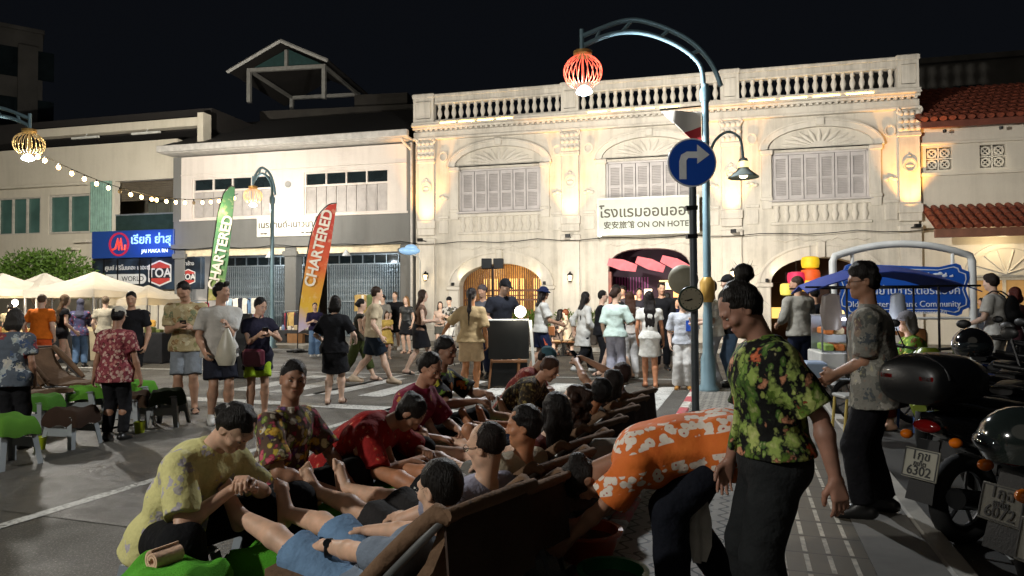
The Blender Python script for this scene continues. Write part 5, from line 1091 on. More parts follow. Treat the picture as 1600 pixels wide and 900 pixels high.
# ================================================================== massage chairs, stools, towels
M_FAB = cloth('6a5340', 'chair_fabric'); M_FABD = cloth('3c302a', 'chair_fabric_dark'); M_ARM = mat('arm_rubber', '2a2522', .6); M_FRM = mat('chair_steel', '6a6b6a', .4, .6)
def lounge(label, loc, rz, grp):
    o = thing('massage_chair', label, 'reclining chair', loc, rz, grp)
    def slab(name, path, w, th, m, wav):
        rg = []
        for i, (y, z) in enumerate(path):
            a = Vector(path[max(i - 1, 0)]); b = Vector(path[min(i + 1, len(path) - 1)]); t_ = (b - a).normalized(); nx, nz = -t_.y, t_.x; wv = wav * math.sin(i * 1.9)
            r = []
            for k in range(9): u = -1 + k / 4; bl = th * (.55 + .45 * (1 - u * u)) + wv * math.cos(u * 4); r.append((u * w, y + nx * bl, z + nz * bl))
            for k in range(9): u = 1 - k / 4; r.append((u * w, y - nx * th * .3, z - nz * th * .3))
            rg.append(r)
        return MB().loft(rg).build(name, m, o, 60)
    slab('backrest', [(-.50, .80), (-.505, .77), (-.49, .70), (-.44, .60), (-.34, .485), (-.20, .40), (-.05, .355)], .235, .045, M_FAB, .006)
    slab('seat', [(-.05, .36), (.08, .33), (.25, .34), (.42, .36), (.52, .36)], .235, .05, M_FAB, .005)
    q = MB(); rg = []
    for f in np.linspace(0, 1, 6): rg.append([(u * .245, -.515 - .05 * f * .6 + .012 * math.sin(k * 1.3) * f, .815 - .33 * f - .01 * math.sin(k * 2.0)) for k, u in enumerate(np.linspace(-1, 1, 11))] + [(u * .245, -.505 - .05 * f * .6 + .012 * math.sin(k * 1.3) * f, .815 - .33 * f) for k, u in list(enumerate(np.linspace(-1, 1, 11)))[::-1]])
    q.loft(rg).build('drape', M_FABD, o, 60)
    q = MB().tube([(-.255, .5, .33), (-.255, -.03, .33), (-.255, -.50, .77), (-.235, -.53, .80), (.235, -.53, .80), (.255, -.50, .77), (.255, -.03, .33), (.255, .5, .33)], .016, 8); MB().tube([(-.25, -.53, .80), (-.1, -.54, .805), (.1, -.54, .805), (.25, -.53, .80)], [.022, .026, .026, .022], 8).build('top_padding', M_FAB, o, 60); q.build('frame', M_FRM, o, 50)
    for sx in (-1, 1): MB().tube([(sx * .245, -.02, .40), (sx * .245, -.2, .56), (sx * .245, -.36, .70), (sx * .245, -.49, .80), (sx * .23, -.53, .78)], [.025, .034, .036, .036, .025], 8).build('side_padding', M_FAB, o, 60)
    for sx in (-1, 1): MB().tube([(sx * .27, -.28, .55), (sx * .27, -.50, .02), (sx * .05, -.50, .015)], .014, 8).build('rear_leg', M_FRM, o, 50); MB().tube([(sx * .27, .05, .33), (sx * .27, .38, .0)], .014, 8).build('front_leg', M_FRM, o, 50)
    return o
R71 = ROT_S + math.pi / 2
RCH = R71 - rad(18)
CH = [lounge(('nearest massage chair, holding the client in denim shorts', 'massage chair under the balding client with glasses', 'massage chair under the client in the beige shirt', 'massage chair under the dark haired woman', 'massage chair under the curly haired client', 'massage chair under the client looking up', 'massage chair under the client leaning far back', 'farthest massage chair in the right row')[k], SR(2.5 + .55 * k, -1.37), RCH, 'row of massage chairs on the right') for k in range(8)]
for o in CH: o.scale = (1, 1, .88)
CH[0].scale = (1, 1, 1.0)
def stool(label, loc, rz, h=.30, col='8d98a0', grp=None, s=.155):
    o = thing('plastic_stool', label, 'stool', loc, rz, grp); M_ = mat('stool_' + col, col, .45, var=.08)
    MB().bbox(-s, s, -s, s, h - .025, h, .015).build('seat', M_, o)
    for sx in (-1, 1):
        for sy in (-1, 1): MB().loft([[(sx * (s + e), sy * (s + e), 0), (sx * (s + e - .05), sy * (s + e), 0), (sx * (s + e - .05), sy * (s + e - .012), 0), (sx * (s + e - .012), sy * (s + e - .012), 0), (sx * (s + e - .012), sy * (s + e - .05), 0), (sx * (s + e), sy * (s + e - .05), 0)] if not z else [(sx * s, sy * s, z), (sx * (s - .06), sy * s, z), (sx * (s - .06), sy * (s - .012), z), (sx * (s - .012), sy * (s - .012), z), (sx * (s - .012), sy * (s - .06), z), (sx * s, sy * (s - .06), z)] for z, e in ((0, .045), (h - .026, 0))]).build('leg', M_, o)
    [MB().box(-s * 1.05, s * 1.05, sy * s * 1.06 - .008, sy * s * 1.06 + .008, h * .38, h * .62).build('apron', M_, o) for sy in (-1, 1)]; return o
def towel(label, loc, rz, w, d, drop, col, th=.03, lump=.02, seed=0, grp=None):
    """a thick cloth lying over something, edges hanging down"""
    r = random.Random(seed); ph = [r.uniform(0, 6) for _ in range(6)]; N_ = 20; rg = []
    def P_(i, j, o_):
        u, v = -1 + 2 * i / N_, -1 + 2 * j / N_; e = max(abs(u), abs(v)); f = max(0, (e - .68) / .32); x, y = u * w / 2, v * d / 2
        z = lump * (math.sin(3 * u + ph[0]) * math.cos(2.6 * v + ph[1]) + .4 * math.sin(7 * u + 5 * v + ph[2])) * (1 - f * .5) + .02 * (1 - u * u) * (1 - v * v) - drop * f ** 1.5 * (1 + .10 * math.sin(5 * (u - v) + ph[3])); k = 1 - .13 * f; return (x * k, y * k, z + o_)
    V = [P_(i, j, th) for i in range(N_ + 1) for j in range(N_ + 1)] + [P_(i, j, 0) for i in range(N_ + 1) for j in range(N_ + 1)]; n1 = N_ + 1; K = n1 * n1; Fc = []
    for i in range(N_):
        for j in range(N_): a = i * n1 + j; Fc += [(a, a + n1, a + n1 + 1, a + 1), (K + a, K + a + 1, K + a + n1 + 1, K + a + n1)]
    ed = [i * n1 for i in range(N_)] + [N_ * n1 + j for j in range(N_)] + [i * n1 + N_ for i in range(N_, 0, -1)] + [j for j in range(N_, 0, -1)]
    for a, b in zip(ed, ed[1:] + ed[:1]): Fc.append((a, b, K + b, K + a))
    t = 'terry_' + col
    if t not in MATS:
        q = NT(t); c = lin(col); q.base(q.mix(q.noise(5, 4), tuple(x * .72 for x in c[:3]), tuple(min(1, x * 1.25) for x in c[:3]))); q.set(Roughness=1.0, Specular_IOR_Level=.1); q.bump(q.noise(140, 3, .7), .9, .012); MATS[t] = q.m
    return tag(MB().add(V, Fc).build('towel', MATS[t], None, 80, loc=loc, rot=rz), label, 'towel', grp)
# ================================================================== people: one smooth-blended surface each
class SDF:
    def __init__(s): s.p = []
    def cone(s, a, b, ra, rb=None, k=.02, flat=None, cut=0, sub=False):
        s.p.append(('c', np.array(a, float), np.array(b, float), ra, ra if rb is None else rb, k, flat, cut, sub)); return s
    def chain(s, pts, rs, k=.015, flat=None, cut=0):
        for i in range(len(pts) - 1): s.cone(pts[i], pts[i + 1], rs[i], rs[i + 1], k, flat, cut if i == len(pts) - 2 else 0)
        return s
    def ell(s, c, r, R=None, k=.015, sub=False):
        s.p.append(('e', np.array(c, float), np.array(r, float), np.eye(3) if R is None else R, k, sub)); return s
    def mesh(s, vs, planes=(), noise=None, nfreq=1.0, seed=0):
        lo = np.full(3, 9.); hi = -lo
        bb = []
        for q in s.p:
            if q[0] == 'c':
                m = max(q[3], q[4]) * (max(1, q[6][1]) if q[6] else 1); l = np.minimum(q[1], q[2]) - m; h = np.maximum(q[1], q[2]) + m
            else: m = max(q[2]); l = q[1] - m; h = q[1] + m
            bb.append((l, h))
            sub = q[8] if q[0] == 'c' else q[5]
            if not sub: lo = np.minimum(lo, l); hi = np.maximum(hi, h)
        lo -= 3 * vs; hi += 3 * vs
        n = np.ceil((hi - lo) / vs).astype(int) + 1
        Fd = np.full(n, .3, np.float32)
        ax = [lo[i] + vs * np.arange(n[i]) for i in range(3)]
        for q, (l, h) in zip(s.p, bb):
            k = q[5] if q[0] == 'c' else q[4]
            i0 = np.maximum(0, np.floor((l - lo - k - 2 * vs) / vs).astype(int)); i1 = np.minimum(n, np.ceil((h - lo + k + 2 * vs) / vs).astype(int) + 1)
            if (i1 <= i0).any(): continue
            X = ax[0][i0[0]:i1[0], None, None]; Y = ax[1][None, i0[1]:i1[1], None]; Z = ax[2][None, None, i0[2]:i1[2]]
            if q[0] == 'c':
                _, a, b, ra, rb, k, flat, cut, sub = q
                ab = b - a; L2 = max(ab @ ab, 1e-9)
                px, py, pz = X - a[0], Y - a[1], Z - a[2]
                tt = (px * ab[0] + py * ab[1] + pz * ab[2]) / L2
                tc = np.clip(tt, 0, 1)
                dx, dy, dz = px - tc * ab[0], py - tc * ab[1], pz - tc * ab[2]
                d2 = dx * dx + dy * dy + dz * dz; fs = 1
                if flat is not None:
                    fv, ff = flat; fv = np.asarray(fv, float); c = dx * fv[0] + dy * fv[1] + dz * fv[2]; d2 = d2 + c * c * (1 / ff ** 2 - 1); fs = min(ff, 1)
                d = (np.sqrt(np.maximum(d2, 0)) - (ra + (rb - ra) * tc)) * fs
                if cut:
                    L = math.sqrt(L2); d = np.maximum(d, (tt - 1) * L)
                    if cut == 2: d = np.maximum(d, -tt * L)
            else:
                _, c, r, R, k, sub = q
                px, py, pz = X - c[0], Y - c[1], Z - c[2]
                u = [(px * R[0, i] + py * R[1, i] + pz * R[2, i]) / r[i] for i in range(3)]
                d = (np.sqrt(u[0] ** 2 + u[1] ** 2 + u[2] ** 2) - 1) * min(r)
            sl = (slice(i0[0], i1[0]), slice(i0[1], i1[1]), slice(i0[2], i1[2]))
            b_ = Fd[sl]; d = d.astype(np.float32)
            if sub:
                d = -d; hh = np.clip(.5 - .5 * (b_ - d) / k, 0, 1); Fd[sl] = b_ * (1 - hh) + d * hh + k * hh * (1 - hh)
            else:
                hh = np.clip(.5 + .5 * (b_ - d) / k, 0, 1); Fd[sl] = b_ * (1 - hh) + d * hh - k * hh * (1 - hh)
        X = ax[0][:, None, None]; Y = ax[1][None, :, None]; Z = ax[2][None, None, :]
        if noise:
            w = nfreq; e = seed * 1.7
            wx = 2.2 * np.sin(7 * w * Z + 3 * w * Y + e) + 1.3 * np.sin(13 * w * X - 5 * w * Z + e * 2)
            Fd += (noise * (np.sin(26 * w * X + 9 * w * Z + wx) + .8 * np.sin(31 * w * Y - 17 * w * Z + 1.4 * wx + e) + .6 * np.sin(44 * w * Z + 21 * w * X - wx)) / 2.4).astype(np.float32)
        for pt, nv in planes:
            Fd = np.maximum(Fd, ((X - pt[0]) * nv[0] + (Y - pt[1]) * nv[1] + (Z - pt[2]) * nv[2]).astype(np.float32))
        return surf(Fd, lo, vs)

def surf(Fd, lo, vs):
    ins = Fd < 0
    c = [ins[i:ins.shape[0] - 1 + i, j:ins.shape[1] - 1 + j, k:ins.shape[2] - 1 + k] for i in (0, 1) for j in (0, 1) for k in (0, 1)]
    cnt = sum(x.astype(np.int8) for x in c); act = (cnt > 0) & (cnt < 8)
    idx = np.argwhere(act); N = len(idx)
    vid = np.full(act.shape, -1, np.int64); vid[act] = np.arange(N)
    acc = np.zeros((N, 3)); w = np.zeros(N)
    I, J, K = idx.T
    for axi in range(3):
        o1, o2 = [a for a in range(3) if a != axi]
        for p in (0, 1):
            for q in (0, 1):
                off = [0, 0, 0]; off[o1] = p; off[o2] = q
                a = Fd[I + off[0], J + off[1], K + off[2]]; off2 = list(off); off2[axi] = 1
                b = Fd[I + off2[0], J + off2[1], K + off2[2]]
                m = (a < 0) != (b < 0); t = np.where(m, a / np.where(m, a - b, 1), 0)
                pt = np.zeros((N, 3)); pt[:, axi] = t; pt[:, o1] = p; pt[:, o2] = q
                acc[m] += pt[m]; w[m] += 1
    V = lo + vs * (idx + acc / w[:, None])
    Q = []
    for axi in range(3):
        o1, o2 = [a for a in range(3) if a != axi]
        s0 = [slice(1, -1)] * 3; s0[axi] = slice(0, -1); s1 = list(s0); s1[axi] = slice(1, None)
        a = ins[tuple(s0)]; b = ins[tuple(s1)]
        e = np.argwhere(a != b); base = e + 1; base[:, axi] -= 1
        flip = a[tuple(e.T)]
        def g(d1, d2):
            q = base.copy(); q[:, o1] += d1; q[:, o2] += d2; return vid[tuple(q.T)]
        qd = np.stack([g(-1, -1), g(0, -1), g(0, 0), g(-1, 0)], 1)
        if axi == 1: flip = ~flip
        qd[~flip] = qd[~flip][:, ::-1]
        Q.append(qd)
    Q = np.concatenate(Q); Q = Q[(Q >= 0).all(1)]
    return V, Q

def npmesh(name, V, Q, m, parent=None):
    me = bpy.data.meshes.new(name)
    me.vertices.add(len(V)); me.vertices.foreach_set('co', np.asarray(V, np.float32).ravel())
    me.loops.add(Q.size); me.loops.foreach_set('vertex_index', Q.astype(np.int32).ravel())
    me.polygons.add(len(Q)); me.polygons.foreach_set('loop_start', np.arange(0, Q.size, 4, dtype=np.int32))
    me.update(calc_edges=True); me.validate(); me.shade_smooth(); me.materials.append(m)
    o = bpy.data.objects.new(name, me); COL.objects.link(o)
    if parent is not None: o.parent = parent
    return o

def nv(v): v = np.asarray(v, float); return v / max(np.linalg.norm(v), 1e-9)
def ik(a, t, l1, l2, pole):
    a, t, pole = (np.asarray(v, float) for v in (a, t, pole)); d = t - a; L = np.linalg.norm(d); u = d / max(L, 1e-9)
    L = min(L, (l1 + l2) * .999); x = (l1 * l1 - l2 * l2 + L * L) / (2 * max(L, 1e-6)); h = math.sqrt(max(l1 * l1 - x * x, 0))
    w = pole - u * (pole @ u); w = nv(w) if np.linalg.norm(w) > 1e-6 else nv(np.cross(u, (1, 0, 0)))
    return a + u * x + w * h, a + u * L
def rotm(x, y, z):
    """head frame: nod x (down +), tilt y, turn z (left +), degrees"""
    return np.array(Matrix.Rotation(rad(z), 3, 'Z') @ Matrix.Rotation(rad(-x), 3, 'X') @ Matrix.Rotation(rad(y), 3, 'Y'))

SKIN = {}
def skin(h):
    if h in SKIN: return SKIN[h]
    t = NT('skin_' + h); c = lin(h)
    t.base(t.mix(t.ramp(t.noise(14, 4), [(.3, 0.0), (.75, 1.0)]), tuple(x * .82 for x in c[:3]), tuple(min(1, x * y) for x, y in zip(c[:3], (1.18, 1.08, 1.05)))))
    t.set(Roughness=.52, Specular_IOR_Level=.4)
    t.b.inputs['Subsurface Weight'].default_value = .06; t.b.inputs['Subsurface Radius'].default_value = (.012, .005, .003)
    t.bump(t.noise(160, 2), .12, .002)
    SKIN[h] = t.m; return t.m
def hairmat(h='14100d'):
    k = 'hair_' + h
    if k in MATS: return MATS[k]
    t = NT(k); c = lin(h); z = t.noise(60, 3, .6, vec=t.coord((2.2, 2.2, .25)))
    t.base(t.mix(z, tuple(x * .5 for x in c[:3]), tuple(x * 1.7 for x in c[:3]))); t.set(Roughness=.5, Specular_IOR_Level=.22); t.bump(z, .8, .015)
    MATS[k] = t.m; return t.m

def person(label, loc, heading, h=1.7, tone='a5714f', fat=1.0, fem=False, vs=None, group=None,
           pelvis=(0, 0, .92), lean=4, bend=0, side=0, twist=0, head=(8, 0, 0), hl=None, hr=None, pl=(-.5, -1, -.2), pr=(.5, -1, -.2),
           fl=None, fr=None, kl=(0, 1, 0), kr=(0, 1, 0), toe_l=None, toe_r=None, curl=25, curl_r=None, palm_l=(1, 0, 0), palm_r=(-1, 0, 0),
           hair='short', hcol='14100d', top=None, bottom=None, shoes=None, hat=None, face=0, glasses=False, neckline=.0, cat='person', detail=False):
    """top = (kind material, sleeve, hem, loose[, name]); bottom = (kind, material, length, loose)"""
    loc = Vector(loc); k = h / 1.7
    if vs is None: vs = min(.016, max(.0062, .0017 * (loc - EYE).length))
    hv = Vector(heading) if not isinstance(heading, (int, float)) else None
    rz = math.atan2(-hv.x, hv.y) if hv is not None else rad(heading)
    A = np.array
    P = A(pelvis, float); st = math.sin(rad(lean)); ct = math.cos(rad(lean)); ss = math.sin(rad(side))
    up1 = nv((ss, st, ct)); l2 = lean + bend; up2 = nv((ss, math.sin(rad(l2)), math.cos(rad(l2))))
    Wm = P + up1 * .20; Ch = Wm + up2 * .16; N = Ch + up2 * .15
    tw = rad(twist); rx = A((math.cos(tw), math.sin(tw), 0)); rx = nv(rx - up2 * (rx @ up2)); fw = np.cross(up2, rx)
    prx = A((1., 0, 0)); pfw = np.cross(up1, prx)
    sw = .162 if fem else .186
    SL = N - up2 * .062 - rx * sw; Sr = N - up2 * .062 + rx * sw
    HL = P - prx * .082 - up1 * .02; HR = P + prx * .082 - up1 * .02
    ua, fa = .29, .255
    def deft(S_, sgn): return S_ + A((sgn * .05, .05, -.51))
    EL, WL = ik(SL, deft(SL, -1) if hl is None else hl, ua, fa, pl); ER, WR = ik(Sr, deft(Sr, 1) if hr is None else hr, ua, fa, pr)
    th, sh = .425, .415
    KL, AL = ik(HL, (-.10, 0, .085) if fl is None else fl, th, sh, kl); KR, AR = ik(HR, (.10, 0, .085) if fr is None else fr, th, sh, kr)
    R2 = np.stack([rx, fw, up2], 1)
    nd = max(min(lean + bend, 60), -60) * .0
    HM = np.array(R2 @ np.eye(3))
    # the head keeps its own attitude: nod is measured from upright
    base = A(Matrix.Rotation(tw, 3, 'Z')); HR_ = base @ rotm(head[0], head[2], head[1])
    nb = N + up2 * .015; hup = HR_[:, 2]
    Hc = nb + nv(up2 * .45 + hup * .55 if (up2 @ hup) > -.6 else up2) * .075 + hup * .115 + HR_[:, 1] * .012
    def hp(x, y, z): return Hc + HR_ @ A((x, y, z)) * .95
    f_ = fat
    # ---- body
    B = SDF()
    wf = .9 if fem else 1.0
    B.cone(HL, HR, .092 * f_ * (1.06 if fem else 1), k=.03, flat=(pfw, .98))
    B.cone(P, Wm, .128 * f_, .118 * f_ * wf, k=.03, flat=(pfw, .78)); B.cone(Wm, Ch, .118 * f_ * wf, .128 * f_, k=.04, flat=(fw, .76))
    B.cone(Ch - rx * .06 + up2 * .02, Ch + rx * .06 + up2 * .02, .105 * f_, k=.03, flat=(fw, .92))
    B.cone(N - up2 * .02, hp(0, -.02, -.05), .056 * (1 + (f_ - 1) * .4), .052, k=.025)
    B.cone(N - up2 * .035, SL, .06, .058, k=.04); B.cone(N - up2 * .035, Sr, .06, .058, k=.04)
    limbs = ((SL, EL, WL, HL, KL, AL, -1, palm_l, toe_l, curl), (Sr, ER, WR, HR, KR, AR, 1, palm_r, toe_r, curl if curl_r is None else curl_r))
    lf = (1 + (f_ - 1) * .7); am = .86 if fem else 1.0
    toes = []
    for S_, E_, W_, H_, K_, A_, sg, pn, toe, cu in limbs:
        fm = E_ + (W_ - E_) * .28
        B.cone(S_, E_, .054 * am * lf, .040 * am, k=.02)
        B.chain([E_, fm, W_], [.040 * am, .042 * am * lf, .026], k=.012)
        B.cone(H_, K_, .086 * lf, .053, k=.03)
        cf = K_ + (A_ - K_) * .32
        back = nv(np.cross(prx, A_ - K_)); back = back if back[1] < 0 or True else -back
        kd = nv(A_ - K_); bk = -nv(A((0, 1., 0)) - kd * kd[1] + A((0, 0, .001)))
        B.chain([K_, cf + bk * .014, A_], [.053, .057 * lf, .036], k=.02)
        tdir = nv(A((sg * .16, 1., -.12)) if toe is None else toe); toes.append(tdir)
        dn = -kd; sole = nv(np.cross(np.cross(tdir, kd), tdir)); 
        heel = A_ - tdir * .04 + sole * .035; ball = A_ + tdir * .13 + sole * .047
        B.cone(heel, ball, .036, .030, k=.02); B.cone(A_, ball, .036, .026, k=.02)
        sdv = nv(np.cross(tdir, sole))
        big = -sg
        for q in range(5):
            o = (q - 2) * .0155 * (1 if (np.cross(tdir, sole) @ A((sg, 0, 0))) > 0 else -1)
            ln = .052 - .006 * q
            B.cone(ball + sdv * o, ball + sdv * o + tdir * ln + sole * .004, .0145 if q else .0165, .0105 if q else .013, k=.006)
        # hand
        hd = nv(W_ - E_); pnv = A(pn, float); pnv = nv(pnv - hd * (pnv @ hd)); lat = np.cross(hd, pnv)
        # thumb points to the forward / upward side of the palm
        ts = 1 if (lat @ A((-sg * .2, 1, .35))) > 0 else -1
        kn = W_ + hd * .088
        for q in range(4):
            o = lat * ts * (.026 - .0175 * q)
            B.cone(W_ + hd * .012 + o * .55, kn + o, .018, .0125, k=.012)
            ang = 0; p = kn + o; ln = (.043, .048, .045, .035)[q]; r0 = .0098 if q < 3 else .0085
            for sgm in range(3):
                ang += rad(cu * (1, 1.15, .8)[sgm] + q * 2); d = hd * math.cos(ang) + pnv * math.sin(ang)
                d = nv(d + lat * ts * (.10 - .07 * q) * (1 if cu < 50 else .2)); p2 = p + d * ln * (1, .66, .5)[sgm]
                B.cone(p, p2, r0 * (1, .95, .85)[sgm], r0 * (.95, .86, .72)[sgm], k=.003); p = p2
        tb = W_ + hd * .026 + lat * ts * .024; t1 = tb + nv(hd * .75 + lat * ts * .65 + pnv * .35) * .045; t2 = t1 + nv(hd + lat * ts * .18 + pnv * (.3 + cu / 100)) * .032; t3 = t2 + nv(hd + pnv * (.3 + cu / 80)) * .024
        B.chain([tb, t1, t2, t3], [.017, .0135, .0115, .0095], k=.006)
    # head
    B.ell(hp(0, -.012, .028), A((.076, .095, .094)) * .95, HR_, k=.02); B.ell(hp(0, .022, -.028), A((.060, .068, .090)) * .95, HR_, k=.03)
    B.cone(hp(-.04, .012, -.062), hp(0, .068, -.094), .026, .019, k=.025); B.cone(hp(.04, .012, -.062), hp(0, .068, -.094), .026, .019, k=.025)
    B.cone(hp(0, .088, .012), hp(0, .108, -.026), .0085, .0125, k=.008); B.ell(hp(-.013, .097, -.031), (.010, .010, .008), HR_, k=.005); B.ell(hp(.013, .097, -.031), (.010, .010, .008), HR_, k=.005)
    B.cone(hp(-.036, .078, .026), hp(.036, .078, .026), .013, k=.014)
    B.ell(hp(-.043, .060, -.022), (.022, .022, .02), HR_, k=.02); B.ell(hp(.043, .060, -.022), (.022, .022, .02), HR_, k=.02)
    B.ell(hp(-.031, .094, .004), (.016, .012, .010), HR_, k=.008, sub=True); B.ell(hp(.031, .094, .004), (.016, .012, .010), HR_, k=.008, sub=True)
    B.cone(hp(-.015, .085, -.058), hp(.015, .085, -.058), .0085, k=.007); B.cone(hp(-.012, .084, -.068), hp(.012, .084, -.068), .0095, k=.007)
    B.cone(hp(-.016, .098, -.0625), hp(.016, .098, -.0625), .0022, k=.004, sub=True)
    for sg in (-1, 1):
        B.ell(hp(sg * .077, -.010, -.008), (.009, .021, .031), HR_, k=.006); B.ell(hp(sg * .086, -.004, -.006), (.006, .010, .016), HR_, k=.005, sub=True)
    V, Q = B.mesh(vs)
    o = npmesh('person', V, Q, skin(tone)); o.location = loc; o.rotation_euler = (0, 0, rz); o.scale = (k, k, k)
    tag(o, label, cat, group)
    sd = (len(label) * 7 + int(abs(loc.x) * 100)) % 17
    cl = max(vs, .007)
    # ---- face details
    if face:
        for sg in (-1, 1):
            M4 = Matrix(HR_.tolist()).to_4x4(); M4.translation = Vector(hp(sg * .031, .0805, .004))
            ey = MB().ell((0, 0, 0), (.0115, .0095, .0058), 10, 6, M=M4).build('eye', mat('eye_white', '8f877c', .3, var=0, bump=0), o, 60)
            MB().ell((0, .0072, 0), (.0052, .0042, .0050), 10, 6, M=M4).build('iris', mat('iris', '120b08', .2, var=0, bump=0), ey, 60)
            MB().tube([hp(sg * .014, .0925, .023), hp(sg * .030, .0915, .030), hp(sg * .048, .0775, .026)], [.0030, .0036, .002], 6).build('eyebrow', hairmat(hcol), o, 60)
        l = MB().tube([hp(-.019, .087, -.061), hp(-.008, .0935, -.0568), hp(0, .0942, -.058), hp(.008, .0935, -.0568), hp(.019, .087, -.061)], [.002, .0042, .004, .0042, .002], 6)
        l.tube([hp(-.017, .087, -.0645), hp(0, .0935, -.0690), hp(.017, .087, -.0645)], [.0015, .0045, .0015], 6)
        l.build('lips', mat('lips_' + tone, tuple(x * y for x, y in zip(lin(tone)[:3], (.85, .5, .48))), .45, var=.1), o, 60)
    if glasses:
        g = MB()
        for sg in (-1, 1):
            g.tube([hp(sg * .033 + .024 * math.cos(a), .104, .002 + .018 * math.sin(a)) for a in np.linspace(0, 6.283, 15)[:-1]], .0018, 5, closed=True)
            g.tube([hp(sg * .057, .102, .006), hp(sg * .078, .05, .006), hp(sg * .080, -.01, .006)], .0018, 5)
        g.tube([hp(-.009, .105, .004), hp(.009, .105, .004)], .0018, 5)
        g.build('glasses', mat('glasses_frame', '15130f', .3), o, 60)
    # ---- hair
    if hair:
        Hs = SDF(); nz = .006
        if hair == 'balding':
            Hs.ell(hp(0, -.038, .034), A((.0785, .080, .088)), HR_, k=.02); Hs.ell(hp(0, -.02, .012), A((.0795, .052, .036)), HR_, k=.02); nz = .002
        else:
            Hs.ell(hp(0, -.026, .040), A((.082, .095, .092)), HR_, k=.02); Hs.ell(hp(0, -.045, .0), A((.076, .070, .080)), HR_, k=.02)
            if hair == 'crop': Hs = SDF(); Hs.ell(hp(0, -.020, .040), A((.078, .094, .090)), HR_, k=.02); Hs.ell(hp(0, -.040, .0), A((.073, .070, .072)), HR_, k=.02); nz = .002
            if hair == 'fluffy': Hs.ell(hp(0, -.005, .09), A((.075, .085, .06)), HR_, k=.02); nz = .009
            if hair in ('quiff',): Hs.cone(hp(-.03, .06, .112), hp(.03, .06, .112), .03, k=.02); nz = .006
            if hair in ('long', 'long_side', 'bob'):
                L = .13 if hair == 'bob' else .38
                bk_ = -fw
                for sg in (-1, 0, 1):
                    p0 = hp(sg * .045, -.06, .0); p1 = hp(sg * .062, -.062, -.10); p2 = N + bk_ * .085 * f_ + rx * sg * .06 - up2 * .04; p3 = p2 - up2 * (L - .10) + bk_ * .02
                    if hair == 'bob': Hs.chain([p0, p1, hp(sg * .06, -.05, -.15)], [.045, .045, .03], k=.02)
                    else: Hs.chain([p0, p1, p2, p3], [.045, .042, .040, .022], k=.025, flat=(bk_, .8))
                for sg in (-1, 1): Hs.chain([hp(sg * .066, .0, .05), hp(sg * .076, .008, -.03), hp(sg * .07, -.01, -.12)], [.024, .024, .02], k=.02)
                nz = .005
            if hair == 'curly':
                for j in range(26):
                    a = j * 2.4; z = .10 - j * .0125; Hs.ell(hp(.085 * math.cos(a), -.045 + .065 * math.sin(a), z), (.036,) * 3, None, k=.012)
                nz = .008
            if hair == 'bun': Hs.ell(hp(0, -.128, .128), (.047, .047, .045), HR_, k=.008); Hs.cone(hp(0, -.07, .08), hp(0, -.11, .11), .024, k=.012)
            if hair == 'low_bun': Hs.ell(hp(0, -.118, -.01), (.045, .040, .042), HR_, k=.012)
            if hair == 'pony': Hs.chain([hp(0, -.10, .06), hp(0, -.135, .0), N - fw * .12 - up2 * .06, N - fw * .13 - up2 * .30], [.028, .034, .036, .012], k=.015)
            if hair == 'messy_bun': Hs.ell(hp(0, -.10, .05), (.055, .045, .05), HR_, k=.02); Hs.ell(hp(.04, -.03, -.045), (.04, .05, .045), HR_, k=.02); Hs.ell(hp(-.04, -.03, -.045), (.04, .05, .045), HR_, k=.02); nz = .007
        V, Q = Hs.mesh(cl, noise=nz, nfreq=2.2, seed=sd)
        ho = npmesh('hair', V, Q, hairmat(hcol), o)
        if vs < .0115: strands(ho, Hc, 140 if 'bun' in hair else 520 if vs < .0085 else 300, .0011 if vs < .0085 else .0018, sd, hair in ('short', 'crop', 'fluffy', 'balding', 'quiff'))
    if hat:
        kind, hm = hat; Hs = SDF()
        if kind == 'hijab':
            Hs.ell(hp(0, -.018, .03), A((.09, .108, .105)), HR_, k=.02); Hs.ell(hp(0, -.02, -.10), A((.085, .09, .09)), HR_, k=.03); Hs.cone(N + up2 * .01, N - up2 * .09, .10, .15, k=.04)
            Hs.ell(hp(0, .10, -.02), A((.058, .07, .082)), HR_, k=.01, sub=True); nm = 'headscarf'
        elif kind == 'scarf': Hs.ell(hp(0, -.02, .05), A((.086, .10, .088)), HR_, k=.02); nm = 'bandana'
        else:
            cz = .050
            Hs.ell(hp(0, -.015, cz), A((.086, .105, .092 if kind != 'beret' else .08)), HR_, k=.015)
            if kind == 'beret': Hs.ell(hp(0, -.03, .10), A((.115, .12, .045)), HR_, k=.03)
            if kind in ('cap', 'visor'): Hs.cone(hp(0, .085, .052), hp(0, .150, .042), .066, .055, k=.008, flat=(HR_[:, 2], .13))
            if kind == 'cap_back': Hs.cone(hp(0, -.105, .03), hp(0, -.16, .015), .06, .05, k=.008, flat=(HR_[:, 2], .13))
            if kind == 'bucket':
                Hs.cone(hp(0, -.01, .055), hp(0, -.01, .02), .118, .155, k=.01, cut=2)
            nm = 'bucket_hat' if kind == 'bucket' else 'cap'
        V, Q = Hs.mesh(cl, planes=[(hp(0, 0, .012 if kind not in ('hijab', 'scarf') else -9), -HR_[:, 2])]); npmesh(nm, V, Q, hm, o)
